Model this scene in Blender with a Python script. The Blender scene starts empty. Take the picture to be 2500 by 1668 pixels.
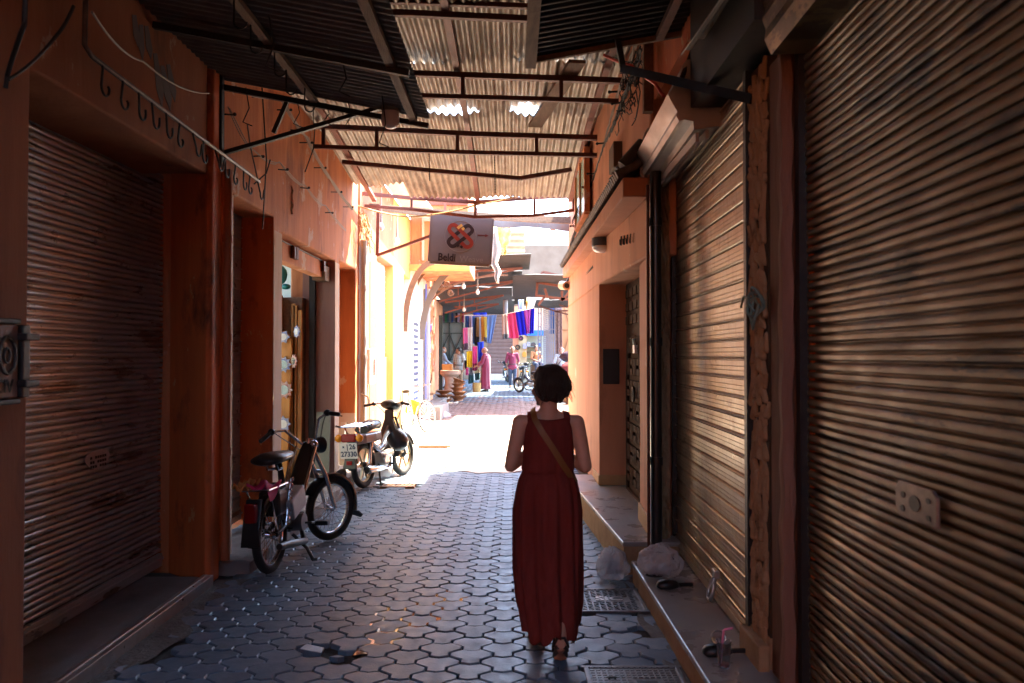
import bpy, math, random
from mathutils import Vector as V, Matrix
R = math.radians
rnd = random.Random(7)
sc = bpy.context.scene
col = sc.collection
# ---------------------------------------------------------------- camera
F = 1944.0; CAMZ = 1.65; PITCH = math.atan(34/F)
cd = bpy.data.cameras.new('camera'); cam = bpy.data.objects.new('camera', cd); col.objects.link(cam)
cd.lens = 28.0; cd.sensor_width = 36.0; cd.clip_start = 0.05; cd.clip_end = 500
cam.location = (0, 0, CAMZ); cam.rotation_euler = (R(90)+PITCH, 0, 0)
cd.dof.use_dof = True; cd.dof.focus_distance = 10.0; cd.dof.aperture_fstop = 3.2
sc.camera = cam
# ---------------------------------------------------------------- light
SUN = V((0.40, 0.33, 0.85)).normalized()
w = bpy.data.worlds.new('World'); sc.world = w; w.use_nodes = True
nt = w.node_tree
sky = nt.nodes.new('ShaderNodeTexSky'); sky.sky_type = 'NISHITA'; sky.sun_disc = False
sky.sun_elevation = math.asin(SUN.z); sky.sun_rotation = math.atan2(SUN.x, SUN.y)
sky.air_density = 1.0; sky.dust_density = 1.5
nt.links.new(sky.outputs[0], nt.nodes['Background'].inputs[0])
nt.nodes['Background'].inputs[1].default_value = 0.15
sl = bpy.data.lights.new('sun', 'SUN'); sl.energy = 3.4; sl.angle = R(0.5); sl.color = (1.0, 0.87, 0.68)
so = bpy.data.objects.new('sun', sl); col.objects.link(so); so.location = (3, 14, 12)
so.rotation_euler = SUN.to_track_quat('Z', 'Y').to_euler()
sc.view_settings.view_transform = 'Standard'; sc.view_settings.look = 'None'
sc.view_settings.gamma = 1.0; sc.view_settings.exposure = 4.05
sc.cycles.use_denoising = True; sc.cycles.max_bounces = 10; sc.cycles.diffuse_bounces = 7
sc.cycles.glossy_bounces = 4; sc.cycles.transparent_max_bounces = 8
sc.cycles.sample_clamp_indirect = 6.0; sc.cycles.caustics_reflective = False; sc.cycles.caustics_refractive = False
# ---------------------------------------------------------------- helpers
def at(x, y, Y):
    "point at depth Y seen at photograph pixel x, y (used to read real sizes off the photo)"
    a, u = (x-1250)/F, (834-y)/F
    c, s = math.cos(PITCH), math.sin(PITCH)
    t = Y/(c-u*s)
    return V((a*t, Y, CAMZ+t*(s+u*c)))
def gz(Y): return max(0.0, Y-12)*0.012
class MB:
    def __init__(s): s.v = []; s.f = []; s.mi = []; s.cm = 0
    def add(s, vs, fs, T=None):
        o = len(s.v)
        s.v += [tuple(T @ V(p)) if T else tuple(p) for p in vs]
        for f in fs: s.f.append([i+o for i in f]); s.mi.append(s.cm)
        return s
    def box(s, x0, x1, y0, y1, z0, z1, T=None):
        vs = [(x, y, z) for z in (z0, z1) for y in (y0, y1) for x in (x0, x1)]
        return s.add(vs, [(0,2,3,1),(4,5,7,6),(0,1,5,4),(2,6,7,3),(0,4,6,2),(1,3,7,5)], T)
    def bar(s, p, q, w, h=None, up=(0,0,1)):
        p, q = V(p), V(q); h = h or w; d = q-p; L = d.length
        if L < 1e-6: return s
        d /= L; u = V(up)
        if abs(d.dot(u)) > .99: u = V((0,1,0))
        x = d.cross(u).normalized(); z = x.cross(d)
        T = Matrix(((x.x,d.x,z.x,p.x),(x.y,d.y,z.y,p.y),(x.z,d.z,z.z,p.z),(0,0,0,1)))
        return s.box(-w/2, w/2, 0, L, -h/2, h/2, T)
    def tube(s, pts, r, n=8, closed=False, cap=True):
        pts = [V(p) for p in pts]; m = len(pts)
        rs = r if isinstance(r, (list, tuple)) else [r]*m
        o = len(s.v); vs = []; fs = []; prev = None
        for i, p in enumerate(pts):
            if closed: t = pts[(i+1) % m]-pts[i-1]
            else: t = pts[min(i+1, m-1)]-pts[max(i-1, 0)]
            t = t.normalized() if t.length > 1e-9 else V((0,0,1))
            if prev is None:
                a = V((0,0,1)) if abs(t.z) < .9 else V((1,0,0)); x = t.cross(a).normalized()
            else:
                x = prev-t*prev.dot(t); x = x.normalized() if x.length > 1e-6 else t.orthogonal().normalized()
            prev = x; y = t.cross(x)
            for k in range(n):
                a = 2*math.pi*k/n; vs.append(p+(x*math.cos(a)+y*math.sin(a))*rs[i])
        for i in range(m if closed else m-1):
            j = (i+1) % m
            for k in range(n): l = (k+1) % n; fs.append((i*n+k, i*n+l, j*n+l, j*n+k))
        if cap and not closed: fs.append(tuple(range(n))[::-1]); fs.append(tuple((m-1)*n+k for k in range(n)))
        return s.add(vs, fs)
    def lathe(s, prof, n=20, T=None, cap=True):
        vs = []; fs = []; m = len(prof)
        for r, z in prof:
            for k in range(n): a = 2*math.pi*k/n; vs.append((r*math.cos(a), r*math.sin(a), z))
        for i in range(m-1):
            for k in range(n): l = (k+1) % n; fs.append((i*n+k, i*n+l, (i+1)*n+l, (i+1)*n+k))
        if cap: fs.append(tuple(range(n))[::-1]); fs.append(tuple((m-1)*n+k for k in range(n)))
        return s.add(vs, fs, T)
    def ball(s, c, r, n=12, sq=(1,1,1), T=None):
        c = V(c); m = max(6, n//2); vs = []; fs = []
        for i in range(m+1):
            th = math.pi*i/m
            for k in range(n):
                a = 2*math.pi*k/n
                vs.append((c.x+r*sq[0]*math.sin(th)*math.cos(a), c.y+r*sq[1]*math.sin(th)*math.sin(a), c.z-r*sq[2]*math.cos(th)))
        for i in range(m):
            for k in range(n): l = (k+1) % n; fs.append((i*n+k, i*n+l, (i+1)*n+l, (i+1)*n+k))
        return s.add(vs, fs, T)
    def cap(s, p, q, r1, r2, n=12):
        "tapered capsule"
        p, q = V(p), V(q); d = (q-p); L = d.length; d = d.normalized() if L > 1e-6 else V((0,0,1))
        P = []; Q = []
        for k in range(5):
            a = -math.pi/2+k*math.pi/8
            P.append((p+d*math.sin(a)*r1, max(1e-3, r1*math.cos(a))))
        for k in range(5):
            a = k*math.pi/8
            Q.append((q+d*math.sin(a)*r2, max(1e-3, r2*math.cos(a))))
        al = P+Q
        return s.tube([a for a, b in al], [b for a, b in al], n)
    def prism(s, poly, z0, z1, T=None):
        n = len(poly)
        vs = [(x, y, z0) for x, y in poly]+[(x, y, z1) for x, y in poly]
        fs = [tuple(range(n))[::-1], tuple(range(n, 2*n))]+[(i, (i+1) % n, n+(i+1) % n, n+i) for i in range(n)]
        return s.add(vs, fs, T)
    def grid(s, fn, nu, nv, thick=None):
        vs = [V(fn(i/nu, j/nv)) for j in range(nv+1) for i in range(nu+1)]
        W = nu+1; fs = [(j*W+i, j*W+i+1, (j+1)*W+i+1, (j+1)*W+i) for j in range(nv) for i in range(nu)]
        if thick is not None:
            t = V(thick); N = len(vs); vs2 = [p+t for p in vs]
            fs2 = [tuple(N+k for k in f[::-1]) for f in fs]
            rim = [i for i in range(W)]+[j*W+nu for j in range(1, nv+1)]+[nv*W+i for i in range(nu-1, -1, -1)]+[j*W for j in range(nv-1, 0, -1)]
            m = len(rim); fs3 = [(rim[(k+1) % m], rim[k], N+rim[k], N+rim[(k+1) % m]) for k in range(m)]
            return s.add(vs+vs2, fs+fs2+fs3)
        return s.add(vs, fs)
    def loft(s, rings, cap=True):
        n = len(rings[0]); vs = [p for r in rings for p in r]; m = len(rings)
        fs = [(i*n+k, i*n+(k+1) % n, (i+1)*n+(k+1) % n, (i+1)*n+k) for i in range(m-1) for k in range(n)]
        if cap: fs += [tuple(range(n))[::-1], tuple((m-1)*n+k for k in range(n))]
        return s.add(vs, fs)
    def build(s, name, mats, parent=None, smooth=None, bevel=0, world=True, solid=0, bseg=2):
        me = bpy.data.meshes.new(name)
        off = parent_off(parent) if (parent is not None and world) else V((0,0,0))
        me.from_pydata([tuple(V(p)-off) for p in s.v], [], s.f)
        for m in (mats if isinstance(mats, (list, tuple)) else [mats]): me.materials.append(m)
        if max(s.mi, default=0) > 0: me.polygons.foreach_set('material_index', s.mi)
        if smooth is not None:
            me.polygons.foreach_set('use_smooth', [True]*len(me.polygons)); me.set_sharp_from_angle(angle=R(smooth))
        me.update()
        o = bpy.data.objects.new(name, me); col.objects.link(o)
        if parent is not None: o.parent = parent
        if solid:
            md = o.modifiers.new('solid', 'SOLIDIFY'); md.thickness = solid; md.offset = 0
        if bevel:
            md = o.modifiers.new('bevel', 'BEVEL'); md.width = bevel; md.segments = bseg; md.limit_method = 'ANGLE'; md.angle_limit = R(35)
        return o
def parent_off(p):
    o = V((0,0,0))
    while p is not None: o += V(p.location); p = p.parent
    return o
def tag(o, label=None, cat=None, group=None, kind=None):
    if label: o['label'] = label
    if cat: o['category'] = cat
    if group: o['group'] = group
    if kind: o['kind'] = kind
    return o
def thing(name, label, cat, loc=(0,0,0), rot=0, group=None):
    o = bpy.data.objects.new(name, None); col.objects.link(o); o.empty_display_size = .1
    o.location = loc; o.rotation_euler = (0, 0, rot) if not isinstance(rot, tuple) else rot
    return tag(o, label, cat, group)
def solo(name, mb, mat, label, cat, group=None, loc=None, **k):
    "a thing that is one mesh; its origin is put at loc"
    if loc is None:
        xs = [p[0] for p in mb.v]; ys = [p[1] for p in mb.v]; zs = [p[2] for p in mb.v]
        loc = ((min(xs)+max(xs))/2, (min(ys)+max(ys))/2, min(zs))
    L = V(loc); mb.v = [tuple(V(p)-L) for p in mb.v]
    o = mb.build(name, mat, None, **k); o.location = L
    return tag(o, label, cat, group)
def copy_tree(o, parent=None):
    c = o.copy(); col.objects.link(c)
    if parent is not None: c.parent = parent; c.matrix_parent_inverse = o.matrix_parent_inverse.copy()
    for ch in [x for x in col.objects if x.parent == o]: copy_tree(ch, c)
    return c
def remesh(mb, name, mat, voxel, parent=None, world=True, smooth=4, sub=0):
    "closed overlapping shapes fused into one continuous skin"
    o = mb.build(name, mat, None, world=False)
    m = o.modifiers.new('r', 'REMESH'); m.mode = 'VOXEL'; m.voxel_size = voxel
    m = o.modifiers.new('s', 'SMOOTH'); m.factor = .5; m.iterations = smooth
    dg = bpy.context.evaluated_depsgraph_get()
    me = bpy.data.meshes.new_from_object(o.evaluated_get(dg))
    bpy.data.objects.remove(o)
    me.polygons.foreach_set('use_smooth', [True]*len(me.polygons))
    off = parent_off(parent) if (parent is not None and world) else V((0,0,0))
    if off.length: me.transform(Matrix.Translation(-off))
    if not me.materials: me.materials.append(mat)
    me.name = name
    ob = bpy.data.objects.new(name, me); col.objects.link(ob)
    if parent is not None: ob.parent = parent
    return ob
def textmesh(txt, size, ext=.002, bold=0.0):
    cu = bpy.data.curves.new('t', 'FONT'); cu.body = txt; cu.size = size; cu.extrude = ext; cu.offset = bold
    cu.align_x = 'CENTER'; cu.align_y = 'CENTER'; cu.resolution_u = 3
    o = bpy.data.objects.new('t', cu); col.objects.link(o)
    dg = bpy.context.evaluated_depsgraph_get(); dg.update()
    me = bpy.data.meshes.new_from_object(o.evaluated_get(dg))
    vs = [tuple(v.co) for v in me.vertices]; fs = [tuple(p.vertices) for p in me.polygons]
    bpy.data.objects.remove(o); bpy.data.meshes.remove(me)
    return vs, fs
def frame(o, x, y, z=None):
    "matrix with given origin and axes"
    x, y = V(x).normalized(), V(y).normalized(); z = V(z).normalized() if z is not None else x.cross(y)
    o = V(o)
    return Matrix(((x.x,y.x,z.x,o.x),(x.y,y.y,z.y,o.y),(x.z,y.z,z.z,o.z),(0,0,0,1)))
# ---------------------------------------------------------------- materials
def M(name, c, c2=None, rough=.7, metal=0.0, scale=5.0, stretch=(1,1,1), bump=0.0, bscale=None, rvar=0.0, c3=None, s3=1.2,
      t3=.55, isl=0.0, spec=.5, trans=0.0, ior=1.45, emit=0.0, wave=None, st3=(1,1,1), bdist=.01, alpha=1.0, sheen=0, c4=None, s4=1.6, t4=.63, st4=(1,1,.7)):
    m = bpy.data.materials.new(name); m.use_nodes = True; t = m.node_tree; b = t.nodes['Principled BSDF']; N = t.nodes.new; L = t.links.new
    b.inputs['Roughness'].default_value = rough; b.inputs['Metallic'].default_value = metal
    b.inputs['Specular IOR Level'].default_value = spec; b.inputs['Base Color'].default_value = (*c, 1)
    b.inputs['IOR'].default_value = ior
    if trans: b.inputs['Transmission Weight'].default_value = trans
    if alpha < 1: b.inputs['Alpha'].default_value = alpha
    if sheen: b.inputs['Sheen Weight'].default_value = sheen
    if emit: b.inputs['Emission Color'].default_value = (*c, 1); b.inputs['Emission Strength'].default_value = emit
    if c2 is None and not bump and not isl: return m
    tc = N('ShaderNodeTexCoord'); mp = N('ShaderNodeMapping'); mp.inputs['Scale'].default_value = stretch
    L(tc.outputs['Object'], mp.inputs[0])
    def noise(sc_, det=7, ro=.6, vec=mp.outputs[0]):
        n = N('ShaderNodeTexNoise'); n.inputs['Scale'].default_value = sc_; n.inputs['Detail'].default_value = det
        n.inputs['Roughness'].default_value = ro; L(vec, n.inputs['Vector']); return n.outputs[0]
    def ramp(src, a, bb):
        r = N('ShaderNodeMapRange'); r.inputs[1].default_value = a; r.inputs[2].default_value = bb; L(src, r.inputs[0]); return r.outputs[0]
    def mix(f, a, bcol):
        x = N('ShaderNodeMix'); x.data_type = 'RGBA'; L(f, x.inputs[0])
        for sck, v in ((6, a), (7, bcol)):
            if isinstance(v, tuple): x.inputs[sck].default_value = (*v, 1)
            else: L(v, x.inputs[sck])
        return x.outputs[2]
    cur = c; nz = noise(scale)
    if c2 is not None: cur = mix(ramp(nz, .32, .68), c, c2)
    if c3 is not None:
        mp3 = N('ShaderNodeMapping'); mp3.inputs['Scale'].default_value = st3; mp3.inputs['Location'].default_value = (3.7, 1.3, 5.1)
        L(tc.outputs['Object'], mp3.inputs[0])
        cur = mix(ramp(noise(s3, 8, .65, mp3.outputs[0]), t3, t3+.14), cur, c3)
    if c4 is not None:                                   # flaked patches with a hard edge
        mp4 = N('ShaderNodeMapping'); mp4.inputs['Scale'].default_value = st4; mp4.inputs['Location'].default_value = (8.1, 2.9, 4.4)
        L(tc.outputs['Object'], mp4.inputs[0]); cur = mix(ramp(noise(s4, 9, .7, mp4.outputs[0]), t4, t4+.015), cur, c4)
    if isl:
        g = N('ShaderNodeNewGeometry'); h = N('ShaderNodeHueSaturation'); L(ramp(g.outputs['Random Per Island'], 0, 1), h.inputs['Fac'])
        r = N('ShaderNodeMapRange'); r.inputs[3].default_value = 1-isl; r.inputs[4].default_value = 1+isl
        L(g.outputs['Random Per Island'], r.inputs[0]); L(r.outputs[0], h.inputs['Value']); h.inputs['Fac'].default_value = 1
        for lk in list(h.inputs['Fac'].links): t.links.remove(lk)
        if isinstance(cur, tuple): h.inputs['Color'].default_value = (*cur, 1)
        else: L(cur, h.inputs['Color'])
        cur = h.outputs[0]
    if not isinstance(cur, tuple): L(cur, b.inputs['Base Color'])
    if rvar:
        r = N('ShaderNodeMapRange'); r.inputs[3].default_value = max(.05, rough-rvar); r.inputs[4].default_value = min(1, rough+rvar)
        r.inputs[1].default_value = .3; r.inputs[2].default_value = .7
        L(noise(scale*1.7), r.inputs[0]); L(r.outputs[0], b.inputs['Roughness'])
    if bump:
        bn = N('ShaderNodeBump'); bn.inputs['Strength'].default_value = bump; bn.inputs['Distance'].default_value = bdist
        L(noise(bscale or scale*6, 8, .65), bn.inputs['Height']); L(bn.outputs[0], b.inputs['Normal'])
    return m
STR = (1.6, 1.6, .22)
orange_near = M('darkened_orange_plaster', (.36,.125,.05), (.27,.09,.036), .85, scale=3, stretch=STR, bump=.5, bscale=14, c3=(.10,.038,.022), s3=2.2, t3=.58, st3=(1,1,.35), c4=(.40,.24,.15), s4=2.6, t4=.615)  # orange plaster, near-end shade put into its colour; also on the court row
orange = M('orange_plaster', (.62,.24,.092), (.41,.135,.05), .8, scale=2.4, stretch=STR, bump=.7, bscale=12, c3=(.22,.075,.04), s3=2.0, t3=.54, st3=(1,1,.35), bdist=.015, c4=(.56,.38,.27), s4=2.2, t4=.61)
orange_dk = M('deep_orange_plaster', (.68,.165,.04), (.48,.105,.028), .75, scale=3, stretch=STR, bump=.6, bscale=16, c3=(.13,.035,.016), s3=2.5, t3=.56, st3=(1,1,.5), c4=(.58,.30,.13), s4=4.5, t4=.63)
pinkpl = M('pink_plaster', (.64,.29,.16), (.54,.22,.115), .8, scale=2.4, stretch=STR, bump=.35, bscale=12, c3=(.34,.135,.07), s3=1.6, t3=.56, st3=(1,1,.4), c4=(.64,.44,.30), s4=2.2, t4=.635)
salmon = M('salmon_plaster', (.55,.22,.115), (.46,.165,.08), .8, scale=2.4, stretch=STR, bump=.3, bscale=12)
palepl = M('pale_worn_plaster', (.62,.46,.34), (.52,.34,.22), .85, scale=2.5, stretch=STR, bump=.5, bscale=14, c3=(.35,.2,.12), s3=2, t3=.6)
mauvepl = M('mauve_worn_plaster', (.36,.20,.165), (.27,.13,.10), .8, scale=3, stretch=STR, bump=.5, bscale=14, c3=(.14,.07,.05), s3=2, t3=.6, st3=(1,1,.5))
yellowpl = M('yellow_plaster', (.62,.34,.10), (.54,.28,.075), .8, scale=2.4, stretch=STR, bump=.3, bscale=12)
whitepl = M('white_plaster', (.72,.64,.56), (.6,.5,.42), .85, scale=2.5, stretch=STR, bump=.4, bscale=14, c3=(.45,.33,.24), s3=2, t3=.62)
stone = M('grey_concrete', (.23,.20,.18), (.15,.13,.12), .8, scale=4, bump=.6, bscale=18, c3=(.07,.06,.055), s3=2, t3=.58)
dirt = M('dark_dirt_grout', (.045,.038,.034), (.09,.075,.062), .95, scale=9, bump=1.0, bscale=40, c3=(.02,.018,.017), s3=3, t3=.52)
paver = M('paver_concrete', (.10,.152,.205), (.15,.20,.25), .42, scale=7, bump=.35, bscale=60, rvar=.14, c3=(.07,.088,.105), s3=2.4, t3=.57, isl=.18, bdist=.006)
marble = M('worn_step_stone', (.31,.285,.265), (.25,.225,.205), .32, scale=1.8, bump=.12, bscale=25, rvar=.14)
stepface = M('step_riser_plaster', (.40,.25,.13), (.28,.155,.075), .8, scale=7, bump=.6, bscale=20, c3=(.09,.045,.025), s3=5, t3=.6)
slatL = M('grey_beige_slats', (.40,.41,.42), (.50,.51,.52), .36, .35, scale=2.5, stretch=(1,1,1.5), bump=.1, bscale=40, rvar=.14, c3=(.20,.16,.14), s3=2.6, t3=.58, st3=(.6,1,2.2), c4=(.20,.15,.115), s4=2.2, t4=.60, st4=(.5,1,3))
slatR = M('brown_slats', (.115,.076,.031), (.16,.11,.05), .42, .35, scale=2.5, stretch=(1,1,1.5), bump=.1, bscale=40, rvar=.14, c3=(.02,.013,.007), s3=2.2, t3=.53, st3=(.7,1,3), c4=(.028,.017,.008), s4=1.5, t4=.575, st4=(.6,1,3.2))
slatM = M('galvanised_slats', (.29,.21,.13), (.35,.265,.175), .36, .5, scale=7, stretch=(2.5,8,.5), bump=.06, bscale=30, rvar=.10, c3=(.21,.14,.09), s3=1.6, t3=.6, st3=(1.5,1,.8), c4=(.16,.10,.06), s4=2.4, t4=.60, st4=(1,1,2))
slatB = M('rosy_brown_slats', (.17,.095,.085), (.21,.125,.11), .6, .1, scale=5, bump=.1)
corr = M('corrugated_zinc', (.47,.39,.30), (.24,.19,.145), .5, .15, scale=4, stretch=(1,.6,1), bump=.3, bscale=30, rvar=.15, c3=(.15,.085,.05), s3=1.8, t3=.54, st3=(2.5,.5,1))
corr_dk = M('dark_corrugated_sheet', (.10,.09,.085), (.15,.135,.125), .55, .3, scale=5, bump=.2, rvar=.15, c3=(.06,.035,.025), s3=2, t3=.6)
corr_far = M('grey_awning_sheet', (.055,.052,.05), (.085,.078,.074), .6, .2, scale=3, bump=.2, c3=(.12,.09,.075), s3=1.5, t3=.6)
rust = M('rusty_red_steel', (.15,.048,.03), (.085,.032,.024), .6, .3, scale=14, bump=.3, bscale=60, c3=(.05,.025,.02), s3=6, t3=.6)
redst = M('red_oxide_steel', (.24,.07,.04), (.16,.055,.035), .6, .1, scale=14, bump=.3, bscale=60)
blackst = M('black_steel', (.018,.017,.017), (.03,.026,.024), .5, .4, scale=20, bump=.15)
wood = M('weathered_wood', (.22,.12,.065), (.13,.07,.04), .75, scale=6, stretch=(6,.8,6), bump=.5, bscale=30, c3=(.07,.035,.02), s3=3, t3=.6)
oranwood = M('orange_varnished_wood', (.52,.22,.05), (.40,.16,.035), .4, scale=5, stretch=(5,5,.5), bump=.2, bscale=20)
bowlwood = M('bowl_wood', (.34,.14,.05), (.22,.08,.03), .5, scale=6, stretch=(1,1,6), bump=.2)
chrome = M('chrome', (.62,.62,.64), rough=.16, metal=1)
alu = M('dull_aluminium', (.42,.41,.40), (.52,.51,.50), .36, .9, scale=12, rvar=.1)
zincbox = M('zinc_box', (.50,.45,.41), (.40,.34,.30), .42, .55, scale=5, stretch=(1,.5,1), bump=.2, rvar=.12, c3=(.25,.17,.12), s3=3, t3=.6)
rubber = M('rubber', (.014,.014,.014), (.024,.023,.022), .72, scale=30, bump=.3)
blackpl = M('black_plastic', (.012,.012,.013), rough=.38)
greypl = M('grey_plastic', (.06,.06,.065), rough=.45)
whitepnt = M('white_paint', (.74,.72,.68), (.66,.62,.57), .5, scale=8)
redlens = M('red_lens', (.22,.008,.008), rough=.2)
amblens = M('amber_lens', (.75,.26,.01), rough=.2)
wire = M('black_cable', (.022,.019,.018), rough=.6)
wire_lt = M('pale_cable', (.30,.24,.19), rough=.6)
redcord = M('red_cord', (.62,.045,.025), rough=.5)
roof_dark = M('light_blocking_sheet', (.05,.045,.04), (.08,.07,.06), .8, scale=4)  # kept black to cut bounced light on unseen blockers
bulbglass = M('frosted_bulb', (.78,.74,.68), rough=.25)
# ================================================================ GROUND
mb = MB()
ys = [-8, 0, 12]+[16+4*i for i in range(12)]
for a, b in zip(ys, ys[1:]):
    mb.add([(-14, a, gz(a)-.03), (14, a, gz(a)-.03), (14, b, gz(b)-.03), (-14, b, gz(b)-.03)], [(0,1,2,3)])
tag(mb.build('ground', dirt), kind='structure')
blackened = roof_dark; terr = M('terracotta_paver', (.30,.19,.15), (.24,.16,.135), .5, scale=7, bump=.35, bscale=60, isl=.2)
PW, PN, PP, PD, PV = .120, .055, .20, .05, .018       # T shaped interlocking paver
outl = [(0,-PV),(PN,0),(PW,-PD),(PW,-.10),(PN,-.15),(PN,-PP),(0,-PP-PV),(-PN,-PP),(-PN,-.15),(-PW,-.10),(-PW,-PD),(-PN,0)]
def shrink(poly, d):
    n = len(poly); out = []
    for i in range(n):
        p0, p1, p2 = V((*poly[i-1], 0)), V((*poly[i], 0)), V((*poly[(i+1) % n], 0))
        e1 = (p1-p0).normalized(); e2 = (p2-p1).normalized()
        n1, n2 = V((e1.y, -e1.x, 0)), V((e2.y, -e2.x, 0)); b = (n1+n2).normalized()
        k = d/max(.45, b.dot(n1)); q = p1+b*k; out.append((q.x, q.y))
    return out
mb = MB()
o1, o2, o3 = shrink(outl, .003), shrink(outl, .004), shrink(outl, .0095)
holes = [(-1.05, 4.47, .13), (.655, 5.42, .29), (.60, 4.02, .30), (-1.44, 10.1, .22), (-1.38, 14.3, .34)]
pr = random.Random(3)
ncol = 34
for ci in range(-19, ncol-14):
    cx = .175*ci-.05
    for ri in range(14, 230):
        cy = .2*ri+(.1 if ci % 2 else 0)
        lim0 = -2.0+pr.uniform(-.06, .06) if cy < 5.9 else (-2.12 if cy < 11.4 else -2.35)
        if cy > 23: lim0 = -3.3
        lim1 = .90 if cy < 12.6 else 2.5
        if 3.2 < cy < 6 and pr.random() < .35: lim1 = .72
        if not (lim0 < cx < lim1): continue
        if any(abs(cx-hx) < hr and abs(cy-.1-hy) < hr*.9 for hx, hy, hr in holes): continue
        z = gz(cy)+pr.uniform(-.003, .003); tx, ty = pr.gauss(0, .010), pr.gauss(0, .012)
        ang = pr.gauss(0, .012)
        if cx > .3 and cy < 6.5: tx *= 2.5; ty *= 2.5; ang *= 4; z += pr.uniform(-.008, .002)
        ca, sa = math.cos(ang), math.sin(ang); vs = []
        far = cy > 16
        for ring, dz in (((o1, -.03), (o2, -.006), (o3, 0.0)) if not far else ((o1, -.03), (o3, 0.0))):
            for x, y in ring:
                y += .1; x2, y2 = x*ca-y*sa, x*sa+y*ca
                vs.append((cx+x2, cy-.1+y2, z+dz+x2*tx+y2*ty))
        fs = [tuple(range(len(vs)-12, len(vs)))[::-1]]
        for a in range(len(vs)//12-1):
            fs += [(a*12+(k+1) % 12, a*12+k, a*12+12+k, a*12+12+(k+1) % 12) for k in range(12)]
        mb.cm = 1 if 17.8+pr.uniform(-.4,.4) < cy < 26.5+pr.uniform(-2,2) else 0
        mb.add(vs, fs)
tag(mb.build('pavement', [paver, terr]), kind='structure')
# cement bands by the right-hand kerb and left gutter
cement = M('rough_cement', (.15,.13,.115), (.09,.08,.072), .7, scale=6, bump=1.0, bscale=25, c3=(.04,.035,.03), s3=3, t3=.55, bdist=.02)
mb = MB()
mb.grid(lambda u, v: (.80+.02*math.sin(v*37)+u*.12, 3.0+v*3.1, -.004+.006*math.sin(v*31+u*5)), 4, 40)
mb.grid(lambda u, v: (-2.17+u*(.20+.05*math.sin(v*21)+.03*math.sin(v*57)), 2.2+v*3.7, -.002+.008*math.sin(v*43+u*3)*u), 4, 40)
tag(mb.build('gutter', cement), kind='structure')

# ================================================================ ROLLER SHUTTER
def shutter(name, label, o, ang, L, H, pitch, kind, mat, group=None, lock=None, z0=0.0, seed=1, rails=True):
    """x runs along the wall, +y is the outward face"""
    t = thing(name, label, 'shutter', o, ang, group)
    r_ = random.Random(seed); n = int(round(H/pitch)); pr_ = []
    for i in range(n):
        z = z0+i*pitch; j = r_.uniform(-.0015, .0015)
        if kind == 'double':
            for a, d in ((0,-.022),(.09,-.022),(.11,.001),(.2,.007),(.33,.008),(.44,.003),(.47,-.018),(.56,-.018),(.58,.002),(.7,.008),(.85,.007),(.94,.001),(.96,-.022)): pr_.append((z+a*pitch, d+j))
        elif kind == 'fine':
            for a, d in ((0,-.016),(.05,-.016),(.065,.0),(.15,.006),(.26,.008),(.38,.006),(.43,.001),(.445,-.016),(.515,-.016),(.53,.001),(.6,.006),(.72,.008),(.84,.006),(.93,.001),(.95,-.014)): pr_.append((z+a*pitch, d+j))
        elif kind == 'round':
            for a, d in ((0,-.008),(.1,-.008),(.14,-.002),(.3,.005),(.5,.008),(.7,.005),(.86,-.002),(.9,-.008)): pr_.append((z+a*pitch, d+j))
        else:
            for a, d in ((0,-.006),(.035,-.006),(.05,.012),(.1,.016),(.15,.012),(.17,-.004),(.21,-.004),(.23,.001),(.42,.002),(.44,-.001),(.46,.002),(.66,.003),(.68,0),(.70,.003),(.97,.004)): pr_.append((z+a*pitch, d+j))
    nu = 40; from mathutils import noise as nz_
    mb = MB(); m = len(pr_)-1
    mb.grid(lambda u, v: (u*L, pr_[min(m, int(round(v*m)))][1]+(.004 if kind == 'slat' else .008)*nz_.noise(V((u*L*1.1, v*H*.9, seed)))+(.0008 if kind == 'slat' else .004)*nz_.noise(V((u*L*4, v*H*5, seed+9))), pr_[min(m, int(round(v*m)))][0]), nu, m)
    mb.build('curtain', mat, t, smooth=28, world=False)
    mb = MB(); mb.box(-.02, L+.02, -.014, .018, z0-.10, z0-.004); mb.box(-.02, L+.02, .018, .03, z0-.05, z0-.03)
    mb.build('bottom_bar', mat, t, world=False, bevel=.004)
    if rails:
        for x in (-.055, L+.005):
            mb = MB(); mb.box(x, x+.05, -.03, .035, z0-.1, z0+H); mb.build('guide_rail', blackst, t, world=False)
    return t
def local(t): return Matrix.Translation(t.location) @ t.rotation_euler.to_matrix().to_4x4()

def comb(mb, X0, X1, Y0, Y1, H, openings):
    "wall slab along Y with door openings (y0, y1, top) cut from the ground up"
    P = [(Y0, 0)]
    for a, b, t_ in openings: P += [(a, 0), (a, t_)]+([(b, t_), (b, 0)] if b < Y1 else [])
    P += [(Y1, openings[-1][2] if openings and openings[-1][1] >= Y1 else 0), (Y1, H), (Y0, H)]
    mb.prism(P, 0, X1-X0, frame((X0, 0, 0), (0,1,0), (0,0,1), (1,0,0)))
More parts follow.
